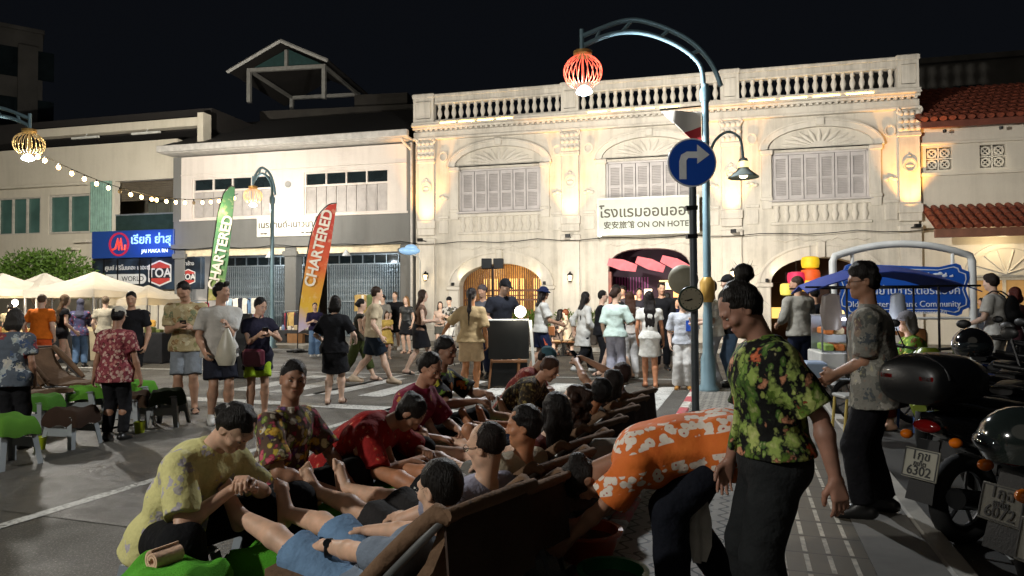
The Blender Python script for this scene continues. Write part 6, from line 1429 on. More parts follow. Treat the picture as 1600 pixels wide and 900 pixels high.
    # ---- clothes
    if bottom:
        kind, bm_, ln, lo_ = bottom; C_ = SDF(); e = lo_
        C_.cone(HL, HR, .094 * f_ * (1.06 if fem else 1) + e * .35, k=.03, flat=(pfw, .98)); C_.cone(P - up1 * .02, P + up1 * .10, .138 * f_ + e * .6, .130 * f_ + e * .5, k=.03, flat=(pfw, .80), cut=1)
        if kind == 'skirt':
            md = (KL + KR) / 2; dn = nv(md - P)
            C_.cone(P, P + dn * ln, .150 * f_ + e * .6, .165 * f_ + e * 1.8, k=.03, flat=(pfw, .82), cut=1)
        else:
            for H_, K_, A_, sg in ((HL, KL, AL, -1), (HR, KR, AR, 1)):
                if ln <= 1.0:
                    E_ = H_ + (K_ - H_) * ln; C_.cone(H_, E_, .090 * lf + e * .45, .083 * lf * (1 - .25 * ln) + e * 1.5, k=.025, cut=1)
                else:
                    E_ = K_ + (A_ - K_) * (ln - 1) ; C_.cone(H_, K_, .090 * lf + e * .45, .064 + e, k=.025); C_.cone(K_, E_, .066 + e, (.050 if kind == 'pants' else .085) + e, k=.02, cut=1)
        V, Q = C_.mesh(cl, noise=.0042 + e * .06, nfreq=1.0, seed=sd + 3)
        npmesh({'pants': 'trousers', 'wide': 'trousers', 'shorts': 'shorts', 'skirt': 'skirt'}[kind], V, Q, bm_, o)
    if top:
        tm, sl, hem, lo_ = top[:4]; nm = top[4] if len(top) > 4 else 'shirt'; C_ = SDF(); e = lo_
        hr_ = .145 * f_ + e * 1.3
        C_.cone(P - up1 * (hem if abs(lean) < 40 else min(hem, .02)), P, hr_ + e * .5, .138 * f_ + e, k=.03, flat=(pfw, .82)) if hem > 0 else None
        C_.cone(P + up1 * max(0, -hem), Wm, .138 * f_ + e, .126 * f_ * wf + e, k=.03, flat=(pfw, .80)); C_.cone(Wm, Ch, .126 * f_ * wf + e, .134 * f_ + e * .8, k=.04, flat=(fw, .80))
        C_.cone(Ch - rx * .06 + up2 * .02, Ch + rx * .06 + up2 * .02, .113 * f_ + e * .5, k=.03, flat=(fw, .94))
        if hem > -.05: C_.cone(HL - prx * .012, HR + prx * .012, .097 * f_ * (1.06 if fem else 1) + e * .7, k=.04, flat=(pfw, .98)); C_.cone(HL - up1 * hem - prx * .012, HR - up1 * hem + prx * .012, .094 * lf + e * .9, k=.04)
        if fem:
            for sg in (-1, 1): C_.ell(Ch + rx * sg * .07 + fw * .075 * f_ - up2 * .0, (.062, .055, .06), None, k=.03)
        C_.cone(N - up2 * .035, SL, .066, .066 + e * .3, k=.035); C_.cone(N - up2 * .035, Sr, .066, .066 + e * .3, k=.035)
        if neckline: C_.cone(N - up2 * .01, N + up2 * neckline - fw * .01, .072, .068, k=.012, cut=1)
        if detail and neckline:                    # open collar points
            for sg in (-1, 1): C_.cone(N + rx * sg * .045 + fw * .05 + up2 * .012, N + rx * sg * .06 + fw * .098 - up2 * .055, .02, .012, k=.008, flat=(fw, .5))
            C_.cone(N + fw * .09 - up2 * .05, P + pfw * (.125 * f_ + e) + up1 * .05, .014, .014, k=.012)
        for S_, E_, W_, sg in ((SL, EL, WL, -1), (Sr, ER, WR, 1)):
            if sl <= 0: continue
            if sl <= 1: C_.cone(S_, S_ + (E_ - S_) * sl, .064 * lf + e * .3, (.060 + e * .75), k=.025, cut=1)
            else: C_.cone(S_, E_, .064 * lf + e * .3, .052 + e * .4, k=.025); C_.cone(E_, E_ + (W_ - E_) * (sl - 1), .052 + e * .4, .042 + e * .4, k=.015, cut=1)
        pls = [(P - up1 * hem, -up1)]
        V, Q = C_.mesh(cl, planes=pls if abs(lean) < 60 else [], noise=.0038 + e * .12, nfreq=1.0, seed=sd); npmesh(nm, V, Q, tm, o)
    if shoes:
        kind, sm = shoes
        for A_, K_, td in ((AL, KL, toes[0]), (AR, KR, toes[1])):
            kd = nv(A_ - K_); sole = nv(np.cross(np.cross(td, kd), td)); C_ = SDF()
            if kind == 'sandal':
                C_.cone(A_ - td * .05 + sole * .075, A_ + td * .17 + sole * .078, .040, .046, k=.01, flat=(sole, .25)); sdv = nv(np.cross(td, sole))
                C_.cone(A_ + td * .09 + sole * .03 - sdv * .03, A_ + td * .09 + sole * .03 + sdv * .03, .030, k=.008, flat=(td, .6))
            else:
                C_.cone(A_ - td * .045 + sole * .042, A_ + td * .155 + sole * .046, .045, .043, k=.02); C_.cone(A_ - sole * .01, A_ + td * .10 + sole * .035, .047, .036, k=.02)
            V, Q = C_.mesh(cl, planes=[(A_ + sole * .086, sole)]); npmesh('sandal' if kind == 'sandal' else 'shoe', V, Q, sm, o)
    o['_pts'] = [float(x) for v in (WL, WR, Hc, N, P, KL, KR, AL, AR) for x in v]
    return o
def strands(ho, c, n, r, seed, short):
    """loose hairs combed along the surface of a head of hair, in the same mesh"""
    me = ho.data; rs = random.Random(seed); bm = __import__('bmesh').new(); bm.from_mesh(me); bm.verts.ensure_lookup_table(); bm.normal_update()
    src = [(v.co.copy(), v.normal.copy()) for v in bm.verts]; C_ = Vector(c) + Vector((0, 0, .09))
    for _ in range(n):
        p, nn = rs.choice(src); fl = (p - C_); fl.z -= .05; t = fl - nn * fl.dot(nn)
        if t.length < 1e-4: continue
        t = (t.normalized() + Vector((rs.gauss(0, .45), rs.gauss(0, .45), rs.gauss(0, .45)))).normalized(); L = rs.uniform(.012, .028) if short else rs.uniform(.025, .06); s_ = t.cross(nn).normalized() * r
        q = [p - nn * .002, p + t * L * .5 + nn * (.003 + rs.random() * .003), p + t * L + nn * rs.uniform(-.002, .005)]
        vs_ = [bm.verts.new(x) for x in (q[0] - s_, q[0] + s_, q[1] - s_ * .8, q[1] + s_ * .8, q[2])]
        for f in ((0, 1, 3, 2), (2, 3, 4)): bm.faces.new([vs_[i] for i in f]).smooth = True
    bm.to_mesh(me); bm.free()
def wpt(o, i):
    """world position of a stored joint: 0 left wrist 1 right wrist 2 head 3 neck 4 pelvis 5,6 knees 7,8 ankles"""
    p = Vector(o['_pts'][3 * i:3 * i + 3]); return Matrix.Translation(o.location) @ o.rotation_euler.to_matrix().to_4x4() @ (p * o.scale.x)
# ================================================================== the crowd
def hcalc(px, py, crown, z=0.0):
    g = G(px, py, z); return g, (py - crown) / F_PX * g.y / .985
def stand(label, px, py, crown, heading, z=0.0, **kw):
    g, h = hcalc(px, py, crown, z); return person(label, g, heading, h=h, **kw)
def walk(s): return dict(fl=(-.08, .30 * s, .085), fr=(.08, -.32 * s, .14), hl=(-.27, -.14 * s, .90), hr=(.27, .22 * s, .92))
HOLD = dict(hl=(-.09, .30, 1.12), hr=(.10, .32, 1.14))
BLK, WHT, NAVY, TAN, DEN, GREY = cloth('18181b', 'cloth_black'), cloth('c9c7c0', 'cloth_white'), cloth('1c2236', 'cloth_navy'), cloth('b39a72', 'cloth_tan'), cloth('5f7896', 'cloth_denim'), cloth('77756f', 'cloth_grey')
SBLK, SWHT, SBRN = mat('shoe_black', '141414', .4), mat('shoe_white', 'c4c2bc', .5), mat('sandal_brown', '4a2e1c', .6)
LT, MD, DK = 'cdae98', 'b28d74', '98735c'
K9 = 'shoppers'
# --- left side
F_BLUE = floral('print_blue_grey', '565e68', ['8a97a4', '3a4656', 'a0a8a8'], ['8c3a40', 'b8b4ac', '4a5a78'], 9, 7, .38, .36, rough=.9)
F_PINK = floral('print_pink', '8a4048', ['b88078', 'c8a898', '6a2a34'], ['c8a49a', '5a2028', 'b06a68'], 26, 18, .42, .36)
F_BEIGE = floral('print_beige', 'b4a47c', ['8f8a5a', 'c8bc98', '9a7a50'], ['8a6a48', 'd0c4a0', '7a8060'], 14, 9, .34, .30)
stand('person with grey hair in a blue and red floral shirt at the left edge', 18, 702, 493, 10, fat=1.15, tone=DK, fem=True, hair='bob', hcol='2a2724', top=(F_BLUE, .7, .14, .03), bottom=('pants', BLK, 1.9, .02), shoes=('shoe', SBLK))
stand('large man in bright orange shirt and orange shorts seen from behind', 62, 592, 466, 5, fat=1.25, tone=LT, hair='crop', hcol='4a3a2c', top=(cloth('d06a1c', 'cloth_orange'), .7, .10, .02), bottom=('shorts', cloth('d0582a', 'cloth_orange_red'), .95, .02), shoes=('shoe', SWHT), hl=(-.32, .1, .9))
stand('woman in black top with bare legs beside the man in orange', 96, 582, 466, -40, fem=True, tone=LT, hair='long', hcol='5a4632', top=(BLK, .3, .08, .01), bottom=('shorts', BLK, .35, .01), shoes=('sandal', SBLK), **walk(.8))
stand('woman in purple patterned top, grey headscarf and jeans at the stall', 124, 574, 472, 20, fem=True, tone=MD, hair=None, hat=('hijab', cloth('4a4a58')), top=(floral('print_purple', '4c4a6a', ['7a3a5a', '5a6a8a'], ['9a4a60', '8a8aa0'], 16, 10), 1.6, .12, .02), bottom=('pants', DEN, 1.95, .02), shoes=('shoe', SBLK), **HOLD)
stand('shopper in a pale striped shirt partly behind the white capped woman', 163, 574, 468, 15, tone=LT, hair='short', hcol='6a5a48', top=(cloth('a8a08c'), .6, .08, .02), bottom=('pants', GREY, 1.9, .02), shoes=('shoe', SWHT), hr=(.3, .3, 1.0))
stand('man in black shirt with short beard facing the camera on the left', 206, 620, 463, 190, tone=MD, fat=1.12, hair='crop', top=(BLK, .7, .08, .02), bottom=('shorts', BLK, .95, .02), shoes=('shoe', SBLK), face=1, head=(14, 10, 0))
stand('woman in white cap and red pink floral shirt seen from behind', 179, 688, 490, 5, fem=True, fat=1.18, tone=DK, hair='low_bun', hat=('cap', cloth('b8b2a4')), top=(F_PINK, .75, .16, .03), bottom=('pants', BLK, 1.95, .015), shoes=('shoe', SBLK), head=(14, 0, 0), hl=(-.30, .06, .80), hr=(.31, .04, .78))
for px, top, c, t, hr_, fm in ((14, 478, 'a89878', 8, 'short', 0), (106, 486, 'b89a80', 150, 'long', 1), (218, 486, 'c07a50', 170, 'long', 1), (232, 490, 'd0a050', 185, 'short', 0), (146, 492, '7a6a60', 200, 'bob', 1)):
    stand({14: 'shopper in khaki at the tent cut by the left edge', 106: 'stallholder in pale pink behind the man in orange', 218: 'stallholder in peach top left of the bearded man in grey shorts', 232: 'stallholder in yellow shirt under the smallest tent', 146: 'stallholder with grey brown top under the widest tent'}[px], px, 562, top, t, fem=bool(fm), tone=LT, hair=hr_, top=(cloth(c), .6, .08, .02), bottom=('pants', GREY, 1.9, .02), shoes=('shoe', SBLK), **HOLD)
ph = lambda lab, o, off, lit=True, rz=0: None
def phone(label, o, lit=False, col=None):
    w = (wpt(o, 0) + wpt(o, 1)) / 2; f = Matrix.Rotation(o.rotation_euler.z, 3, 'Z') @ Vector((0, .07, .045))
    t = thing('phone', label, 'phone', w + f, (rad(-40), 0, o.rotation_euler.z)); MB().bbox(-.037, .037, -.005, .005, -.075, .075, .003).build('case', M_BLK, t)
    MB().box(-.033, .033, -.0075, -.0055, -.07, .07).build('screen', glow('phone_screen', 'cfe0ff', 2.5) if lit else mat('screen_dark', '15181c', .1), t)
    if lit: lamp('phone_light', 'POINT', w + f * 2.2 + Vector((0, 0, .1)), 1.5, (.75, .87, 1), .03)
p = stand('man in beige floral shirt and grey shorts looking at his phone', 291, 645, 447, 200, tone=MD, fat=1.08, hair='short', top=(F_BEIGE, .8, .10, .03), bottom=('shorts', cloth('7c8288'), .95, .025), shoes=('sandal', SBLK), head=(35, -18, 0), neckline=.03, **HOLD); phone('dark phone held by the man in the beige floral shirt', p)
p = stand('man in white polo shirt and dark shorts holding a plastic bag', 343, 660, 452, 215, tone=MD, fat=1.16, hair='quiff', top=(cloth('b4b0a8', 'cloth_polo'), .75, .10, .03), bottom=('shorts', cloth('20222c'), .85, .03), shoes=('shoe', SWHT), face=1, head=(2, 45, 0), hl=(-.02, .30, 1.22), hr=(.22, .20, .90), neckline=.03, detail=True)
w = wpt(p, 0); pb = thing('plastic_bag', 'whitish plastic bag held by the man in the white polo', 'bag', w + Vector((.02, -.06, -.03))); q = MB(); rg = []
for f, ww in ((0, .02), (.15, .05), (.45, .10), (.8, .13), (1, .09)): rg.append([(ww * math.cos(a) * (1 + .15 * math.sin(3 * a + f * 5)), ww * .7 * math.sin(a), -.46 * f) for a in np.linspace(0, 6.28, 15)[:-1]])
q.loft(rg).build('bag', mat('bag_film', 'b4ae9c', .4), pb, 60)
p = stand('woman in dark blue dress with lime edged shorts lit by her phone', 402, 652, 473, 205, fem=True, tone=MD, fat=1.1, hair='short', top=(cloth('1e1c2a'), .5, .22, .03, 'dress'), bottom=('shorts', cloth('a8c830', 'cloth_lime'), .75, .02), shoes=('sandal', SBLK), head=(22, 30, 0), face=1, hl=(-.16, .32, 1.22), hr=(.02, .34, 1.20)); phone('lit phone in the hands of the woman in the dark blue dress', p, True)
m = MB(); c = wpt(p, 4); hb = thing('handbag', 'dark red handbag at the hip of the woman in dark blue', 'bag', c + Vector((.03, -.22, -.02))); m.bbox(-.14, .14, -.05, .05, -.13, .1, .03); m.build('pouch', mat('bag_red', '5a1a2c', .5), hb, 40); MB().tube(curve([(-.12, 0, .1), (-.04, .1, .35), (.05, .15, .55), (.08, .18, .58)]), .008, 5).build('strap', M_BLK, hb)
sp = thing('loudspeaker', 'tall black loudspeaker behind the man in the white polo', 'loudspeaker', G(377, 590), rad(10)); MB().bbox(-.19, .19, -.17, .17, 0, 1.32, .02).build('cabinet', M_BLK, sp)
for z, r in ((.95, .14), (.55, .14), (1.2, .05)): MB().lathe([(r, 0), (r * .8, .02), (r * .3, .045)], n=20, M=T(0, -.172, z, rx=-90)).build('speaker_cone', M_SEAT, sp, 40)
# --- middle distance
stand('woman in black shirt and short black skirt walking away', 522, 632, 470, 0, fem=True, fat=1.15, tone=LT, hair='bob', top=(BLK, .85, .10, .03), bottom=('skirt', BLK, .40, .02), shoes=('sandal', SBRN), fl=(-.08, -.10, .10), fr=(.09, .12, .085), hr=(.30, .22, 1.02), hl=(-.26, .24, 1.02))
stand('child in navy top and wide jeans at the stall behind the banner', 492, 557, 477, 195, tone=LT, hair='short', top=(cloth('2a2440'), .9, .06, .02), bottom=('wide', DEN, 1.98, .03), shoes=('shoe', SWHT), **HOLD)
stand('man in cream shirt and dark shorts striding to the right', 583, 603, 455, -75, tone=LT, fat=1.15, hair='short', hcol='2c1e14', top=(cloth('b8a88c', 'cloth_cream'), .7, .06, .02), bottom=('shorts', cloth('141c26'), .85, .03), shoes=('shoe', mat('shoe_tan', 'b09a80', .6)), fl=(-.08, -.34, .16), fr=(.08, .32, .085), hl=(-.22, -.1, .9), hr=(.26, .12, .88))
stand('woman in olive trousers walking behind the man in the cream shirt', 560, 598, 473, -80, fem=True, tone=LT, hair='low_bun', top=(cloth('2c2a22'), 0, .04, .01), bottom=('pants', cloth('38401e', 'cloth_olive'), 1.6, .03), shoes=('sandal', SBRN), **walk(1.1))
stand('man in black shirt and shorts standing before the right gate', 618, 547, 460, 175, tone=LT, hair='short', hcol='3a2a1c', top=(BLK, .7, .1, .02), bottom=('shorts', BLK, .9, .03), shoes=('shoe', SWHT))
stand('girl in a yellow dress near the metal gate', 604, 561, 490, -160, fem=True, tone=LT, hair='long', hcol='3a2414', top=(cloth('c8a858', 'cloth_yellow'), .3, .20, .03, 'dress'), bottom=('skirt', cloth('c8a858', 'cloth_yellow'), .38, .05), shoes=('sandal', SBRN), hl=(-.1, .2, 1.15), hr=(.1, .2, 1.15))
stand('woman in dark patterned dress beside the man in black at the gate', 636, 552, 467, 160, fem=True, tone=LT, hair='long', hcol='7a5a3a', top=(floral('print_dark', '2a2422', ['4a3a34'], ['6a5a4a'], 18, 12), .4, .2, .02, 'dress'), bottom=('skirt', BLK, .36, .03), shoes=('sandal', SBRN))
stand('shopper in grey behind the girl in the yellow dress', 600, 548, 464, 150, tone=LT, hair='short', top=(GREY, .7, .1, .02), bottom=('pants', cloth('8a5040'), 1.9, .02), shoes=('shoe', SBLK))
stand('woman in strapless top and black skirt holding a phone, walking right', 656, 586, 459, -80, fem=True, tone=LT, hair='long', hcol='2a1a10', top=(cloth('7c6252'), 0, .0, .008), bottom=('skirt', BLK, .36, .04), shoes=('sandal', SBLK), fl=(-.08, .34, .085), fr=(.08, -.28, .12), hl=(-.14, .32, 1.10), hr=(.2, .30, 1.12))
stand('girl with long dark hair and grey shorts at the hotel corner', 688, 552, 475, 185, fem=True, tone=LT, hair='long', top=(cloth('b8a090'), 0, .0, .01), bottom=('shorts', cloth('4a4a44'), .6, .03), shoes=('sandal', SBRN), hl=(-.12, .2, 1.05), hr=(.12, .2, 1.05))
stand('person in cap and black and white top near the left hotel arch', 703, 552, 468, 165, tone=LT, hair='short', hat=('cap', BLK), top=(floral('print_bw', 'b8b4ac', ['202020'], ['303030'], 12, 9, .4, .4), .7, .1, .03), bottom=('shorts', WHT, .9, .03), shoes=('shoe', SWHT), **HOLD)
stand('woman in tan top and shorts with long dark ponytail reaching out', 736, 618, 458, -12, fem=True, fat=1.12, tone='b07a50', hair='pony', hcol='1a1210', hat=None, top=(TAN, .95, .06, .035), bottom=('shorts', cloth('b89c78', 'cloth_tan_shorts'), .78, .035), shoes=('shoe', SWHT), hl=(-.52, .18, 1.02), hr=(.25, .06, .86), fl=(-.12, -.06, .085), fr=(.06, .10, .085))
stand('man in black cap and dark shirt leaning behind the menu board', 782, 596, 442, 200, tone=LT, fat=1.2, hair='short', hat=('cap', BLK), top=(cloth('24262e', 'cloth_char'), .7, .1, .03), bottom=('pants', BLK, 1.9, .02), shoes=('shoe', SBLK), head=(25, 20, 0), hl=(-.3, .25, 1.02), hr=(.2, .3, 1.0), lean=12)
stand('person in dark grey beside the capped man at the menu board', 757, 590, 452, 150, tone=MD, hair='short', top=(cloth('5a5a60'), .7, .1, .02), bottom=('pants', NAVY, 1.9, .02), shoes=('shoe', SBLK), hat=('scarf', cloth('4c4444')))
NS = cloth('1c2440', 'cloth_navy_shorts')
o = stand('person in navy bucket hat, white shirt and striped navy shorts', 845, 588, 455, -78, tone=MD, hair='long', hcol='1a120e', hat=('bucket', cloth('1a2240')), top=(WHT, .75, .06, .035), bottom=('shorts', NS, .8, .035), shoes=('sandal', SBLK), fl=(-.08, -.22, .12), fr=(.08, .18, .085), hr=(.16, .36, 1.02), hl=(-.1, .36, 1.04))
k_ = o.scale.x; MB().loft([[(.172, y0, z) for y0 in (-.02, .0)] + [(.18, y0, z) for y0 in (.0, -.02)] if False else [(.155 + (.90 - z) * .12, y0 + (.90 - z) * .25, z) for y0 in (-.03, .025)] + [(.170 + (.90 - z) * .12, y0 + (.90 - z) * .25, z) for y0 in (.025, -.03)] for z in (.92, .78, .62)]).build('side_stripe', cloth('c05a40'), o)
stand('woman in long white coat and black trousers walking right', 912, 583, 462, -70, fem=True, tone=LT, hair='long', top=(WHT, 1.6, .34, .035, 'coat'), bottom=('pants', BLK, 1.95, .03), shoes=('shoe', SWHT), **walk(.8))
stand('man with glasses in black jacket beside the woman in the white coat', 938, 586, 460, -100, tone=LT, hair='short', top=(BLK, 1.5, .1, .02), bottom=('pants', BLK, 1.95, .02), shoes=('shoe', SBLK), glasses=True, **HOLD)
stand('man in dark shirt and black shorts stepping left', 968, 592, 452, 60, tone=LT, hair='short', top=(cloth('2c2a2c'), .7, .08, .02), bottom=('shorts', BLK, .85, .03), shoes=('sandal', SBLK), fl=(-.08, .36, .085), fr=(.08, -.2, .1))
stand('person in mint sweatshirt and grey trousers with tied hair and glasses', 962, 601, 457, -20, tone=LT, fem=True, hair='low_bun', hcol='2a1a12', glasses=True, top=(cloth('b4c6be', 'cloth_mint'), .95, .06, .03), bottom=('wide', cloth('90909c'), 1.95, .02), shoes=('shoe', SWHT), hr=(.2, .25, 1.1), head=(5, -50, 0))
stand('woman with long brown hair in white trousers seen from behind', 986, 592, 462, 0, fem=True, tone=LT, hair='long', hcol='3c2418', top=(cloth('b8b0a8'), .3, .02, .01), bottom=('pants', cloth('c4c2c0'), 1.95, .015), shoes=('shoe', SWHT), hl=(-.1, .25, 1.1))
stand('woman in white top and white mini skirt with long black hair', 1016, 606, 462, -8, fem=True, tone='b07a58', hair='long', hcol='15100e', top=(WHT, .5, .04, .012), bottom=('skirt', WHT, .34, .02), shoes=('sandal', SBRN), fl=(-.08, .1, .085), fr=(.09, -.06, .085), hr=(.25, .12, .84))
stand('bearded man in black shirt facing the camera at the hotel doorway', 1034, 578, 448, 178, tone=MD, hair='short', top=(BLK, .8, .1, .02), bottom=('pants', BLK, 1.9, .02), shoes=('shoe', SBLK), face=1)
SJ = cloth('b8bcc4', 'cloth_track')
o = stand('person in white and blue track top and white wide trousers', 1068, 608, 470, 165, tone=LT, hair='short', top=(SJ, .9, .06, .03), bottom=('wide', cloth('bebcb8'), 1.98, .035), shoes=('shoe', mat('shoe_ochre', 'a07030', .6)), hl=(-.24, .1, .86))
MB().loft([[(x, .125 + .02 * math.cos(x * 9) - dd, z) for x in (-.17, -.06)] + [(x, .14 + .02 * math.cos(x * 9) - dd, z) for x in (-.06, -.17)] for z, dd in ((1.1, .0), (1.2, 0), (1.3, .01))]).build('blue_panel', cloth('2a52b0'), o)
for px, top, t, lab, c, hh, fm in ((1000, 455, 170, 'visitor in dark clothes entering the hotel doorway', '26242a', 'short', 0), (1046, 462, 30, 'visitor in brown shirt inside the hotel doorway', '4a3a30', 'short', 0), (975, 452, 150, 'visitor with short hair left in the hotel doorway', '3a3438', 'fluffy', 0), (1056, 470, 200, 'waitress in navy inside the hotel doorway', '1e2440', 'bob', 1)):
    stand(lab, px, 556, top, t, fem=bool(fm), tone=MD, hair=hh, top=(cloth(c), .8, .1, .02), bottom=('pants', BLK, 1.9, .02), shoes=('shoe', SBLK))
stand('person in white shirt and white trousers behind the lamp post', 1118, 606, 446, 80, tone=LT, hair='short', top=(WHT, .8, .08, .03), bottom=('wide', cloth('b4b4b8'), 1.95, .03), shoes=('shoe', SWHT), z=.1, hl=(-.15, .3, 1.05), hr=(.1, .3, 1.1))
stand('man in black cap and dark shirt with jeans right of the lamp post', 1146, 604, 438, 75, tone=LT, fat=1.1, hair='short', hat=('cap', BLK), top=(cloth('26282c'), .75, .08, .03), bottom=('pants', DEN, 1.95, .03), shoes=('shoe', SBLK), z=.1, hl=(-.2, .18, .9))
# table guests before the hedge
for px, top, t, lab, tw, kw in ((872, 500, -60, 'seated guest with dark hair at the table before the hedge', '6a5a50', dict(hair='long', fem=True)), (889, 496, 70, 'seated guest in white shirt with reddish hair before the hedge', 'b8a890', dict(hair='short', hcol='6a3a20'))):
    b = G(px, 557); person(lab, b, t, h=1.7, tone=LT, pelvis=(0, 0, .50), lean=8, fl=(-.12, .42, .085), fr=(.12, .40, .085), hl=(-.1, .42, .80), hr=(.1, .42, .80), top=(cloth(tw), .7, .04, .02), bottom=('shorts', TAN, .9, .02), shoes=('shoe', SBRN), **kw)
    ch = thing('folding_chair', ('folding chair under the dark haired seated guest' if px == 872 else 'folding chair under the seated guest in white'), 'chair', b + Vector((0, .0, 0)), rad(t)); m = MB(); m.bbox(-.2, .2, -.22, .2, .40, .43, .01); m.build('seat', M_WOOD, ch); MB().bbox(-.2, .2, -.25, -.22, .60, .85, .01).build('backrest', M_WOOD, ch); [MB().tube([(sx * .19, -.23, .85), (sx * .19, .2, .01)], .012, 6).build('leg', M_BLK, ch) for sx in (-1, 1)]; [MB().tube([(sx * .17, .18, .40), (sx * .17, -.24, .01)], .012, 6).build('leg', M_BLK, ch) for sx in (-1, 1)]
tb = thing('folding_table', 'small round table between the seated guests before the hedge', 'table', G(880, 556)); MB().cyl((0, 0, .70), (0, 0, .73), .33, n=28).build('tabletop', M_WOOD, tb, 40); MB().cyl((0, 0, .02), (0, 0, .70), .03).build('pedestal', M_BLK, tb); MB().cyl((0, 0, .005), (0, 0, .03), .2, n=20).build('foot', M_BLK, tb)
b = G(714, 570); fc = thing('folding_chair', 'empty dark folding chair behind the woman in tan', 'chair', b, rad(30)); MB().bbox(-.2, .2, -.2, .2, .42, .45, .01).build('seat', M_BLK, fc); [MB().tube([(sx * .19, -.23, .85), (sx * .19, .2, .01)], .012, 6).build('leg', M_BLK, fc) for sx in (-1, 1)]; [MB().tube([(sx * .17, .18, .42), (sx * .17, -.24, .01)], .012, 6).build('leg', M_BLK, fc) for sx in (-1, 1)]
# --- right side
stand('man in grey shirt with his back turned at the food cart', 1252, 612, 440, 15, tone=MD, fat=1.1, hair='crop', hcol='3a2c20', top=(cloth('8f8c84', 'cloth_stone'), 1.4, .08, .03), bottom=('pants', NAVY, 1.9, .02), shoes=('shoe', SBLK), hl=(-.22, .26, 1.0), hr=(.2, .3, 1.0), head=(5, 45, 0))
stand('person all in black standing behind the food cart bags', 1277, 608, 455, 0, tone=MD, hair='short', top=(BLK, .9, .1, .03), bottom=('pants', BLK, 1.9, .02), shoes=('shoe', SBLK), **HOLD)
F_LIME = floral('print_lime', '5a7a1c', ['8aa82a', 'a8b840', '3f6a20'], ['c8c040', '7a4a20', '4a8030'], 14, 9, .38, .32)
sv = at(1436, 560, 8.0); person('food seller in grey cap and lime green floral shirt seated at the cart', (sv.x, 8.0, 0), 75, h=1.62, tone=MD, fem=True, fat=1.2, pelvis=(0, 0, .62), lean=10, fl=(-.14, .36, .085), fr=(.14, .34, .085), hl=(-.12, .38, .95), hr=(.12, .4, .95), hair='bob', hcol='4a4640', hat=('cap', cloth('77757a')), top=(F_LIME, .75, .06, .03), bottom=('pants', cloth('6a2a1c'), 1.8, .03), shoes=('sandal', SBLK), face=1)
ss = thing('plastic_stool', 'tall stool under the food seller in lime green', 'stool', (sv.x, 8.0, 0), 0); MB().bbox(-.17, .17, -.17, .17, .48, .51, .01).build('seat', mat('stool_blue', '2c5aa0', .5), ss); [MB().tube([(sx * .14, sy * .14, .48), (sx * .17, sy * .17, 0)], .015, 6).build('leg', mat('stool_blue', '2c5aa0'), ss) for sx in (-1, 1) for sy in (-1, 1)]
o = stand('man in white shirt and white shorts carrying a black backpack', 1560, 612, 437, 35, tone=LT, fat=1.1, hair='fluffy', hcol='20160f', top=(WHT, .7, .08, .03), bottom=('shorts', WHT, .85, .03), shoes=('shoe', SWHT), hr=(.34, .0, .95), hl=(-.2, .3, 1.0))
c = (wpt(o, 3) + wpt(o, 4)) / 2 + Matrix.Rotation(o.rotation_euler.z, 3, 'Z') @ Vector((0, -.235, .06)); bp = thing('backpack', 'black backpack on the man in white', 'backpack', c, o.rotation_euler.z)
q = SDF().ell((0, 0, 0), (.155, .095, .23), k=.02).cone((-.09, -.06, -.09), (.09, -.06, -.09), .07, k=.03); V, Q = q.mesh(.014, noise=.003); npmesh('sack', V, Q, cloth('1b1c1e', 'backpack_cloth'), bp); [MB().tube(curve([(sx * .09, .06, .2), (sx * .11, .22, .30), (sx * .12, .36, .12), (sx * .12, .18, -.14)]), .022, 6, flat=.5).build('strap', MATS['backpack_cloth'], bp, 50) for sx in (-1, 1)]
stand('woman with reddish hair at the right edge behind the backpacker', 1594, 606, 456, 20, fem=True, tone=LT, hair='bob', hcol='4a1c12', top=(cloth('4a2c30'), .9, .1, .02), bottom=('pants', BLK, 1.9, .02), shoes=('shoe', SBLK))
stand('visitor in dark clothes left of the backpacker behind the signboard', 1538, 560, 470, 100, tone=MD, hair='short', top=(cloth('30343c'), .8, .1, .02), bottom=('pants', BLK, 1.9, .02), shoes=('shoe', SBLK))
F_GREY = floral('print_grey', '7c7a72', ['9a988e', '5a5c58', '8c7a6c'], ['a8a49a', '6a5a54', '50565a'], 12, 8, .40, .34)
g = G(1372, 806, SW); person('man with thick black hair and grey floral shirt waiting, hands joined', g, 58, h=1.60, tone=DK, fat=1.14, hair='fluffy', glasses=True, top=(F_GREY, .85, .16, .035), bottom=('pants', cloth('121216'), 1.96, .025), shoes=('shoe', SBLK), hl=(-.04, .25, .98), hr=(.06, .25, .96), neckline=.035, detail=True, fl=(-.12, .08, .085), fr=(.13, -.04, .085), head=(8, 18, 0))
# --- near woman
F_LEAF = floral('print_leaf', '0b0c09', ['5f7a2c', '8fa650', 'a8b464', '4a6a2a', '98ac58'], ['c0603c', '0b0c09', '8fa650', 'c88a68', '0b0c09', '6a8a38'], 14, 9, .52, .32, (1, 1, .55), small=['4a6a2c', '6f8a3c', '0b0c09', '92a050'])
g = Vector((1.04, 2.76, SW)); person('woman with hair bun in black shirt printed with green leaves, nearest', g, 90, h=1.46, tone='9a7462', fem=True, fat=1.28, hair='bun', face=1, head=(38, -4, 0), top=(F_LEAF, .86, -.02, .03), bottom=('wide', cloth('1d1f20', 'cloth_slacks'), 1.97, .03), shoes=('sandal', SBLK), hl=(-.27, -.16, .88), hr=(.26, .12, .84), pl=(-.3, -1, -.2), curl=20, neckline=.045, detail=True, vs=.0062)
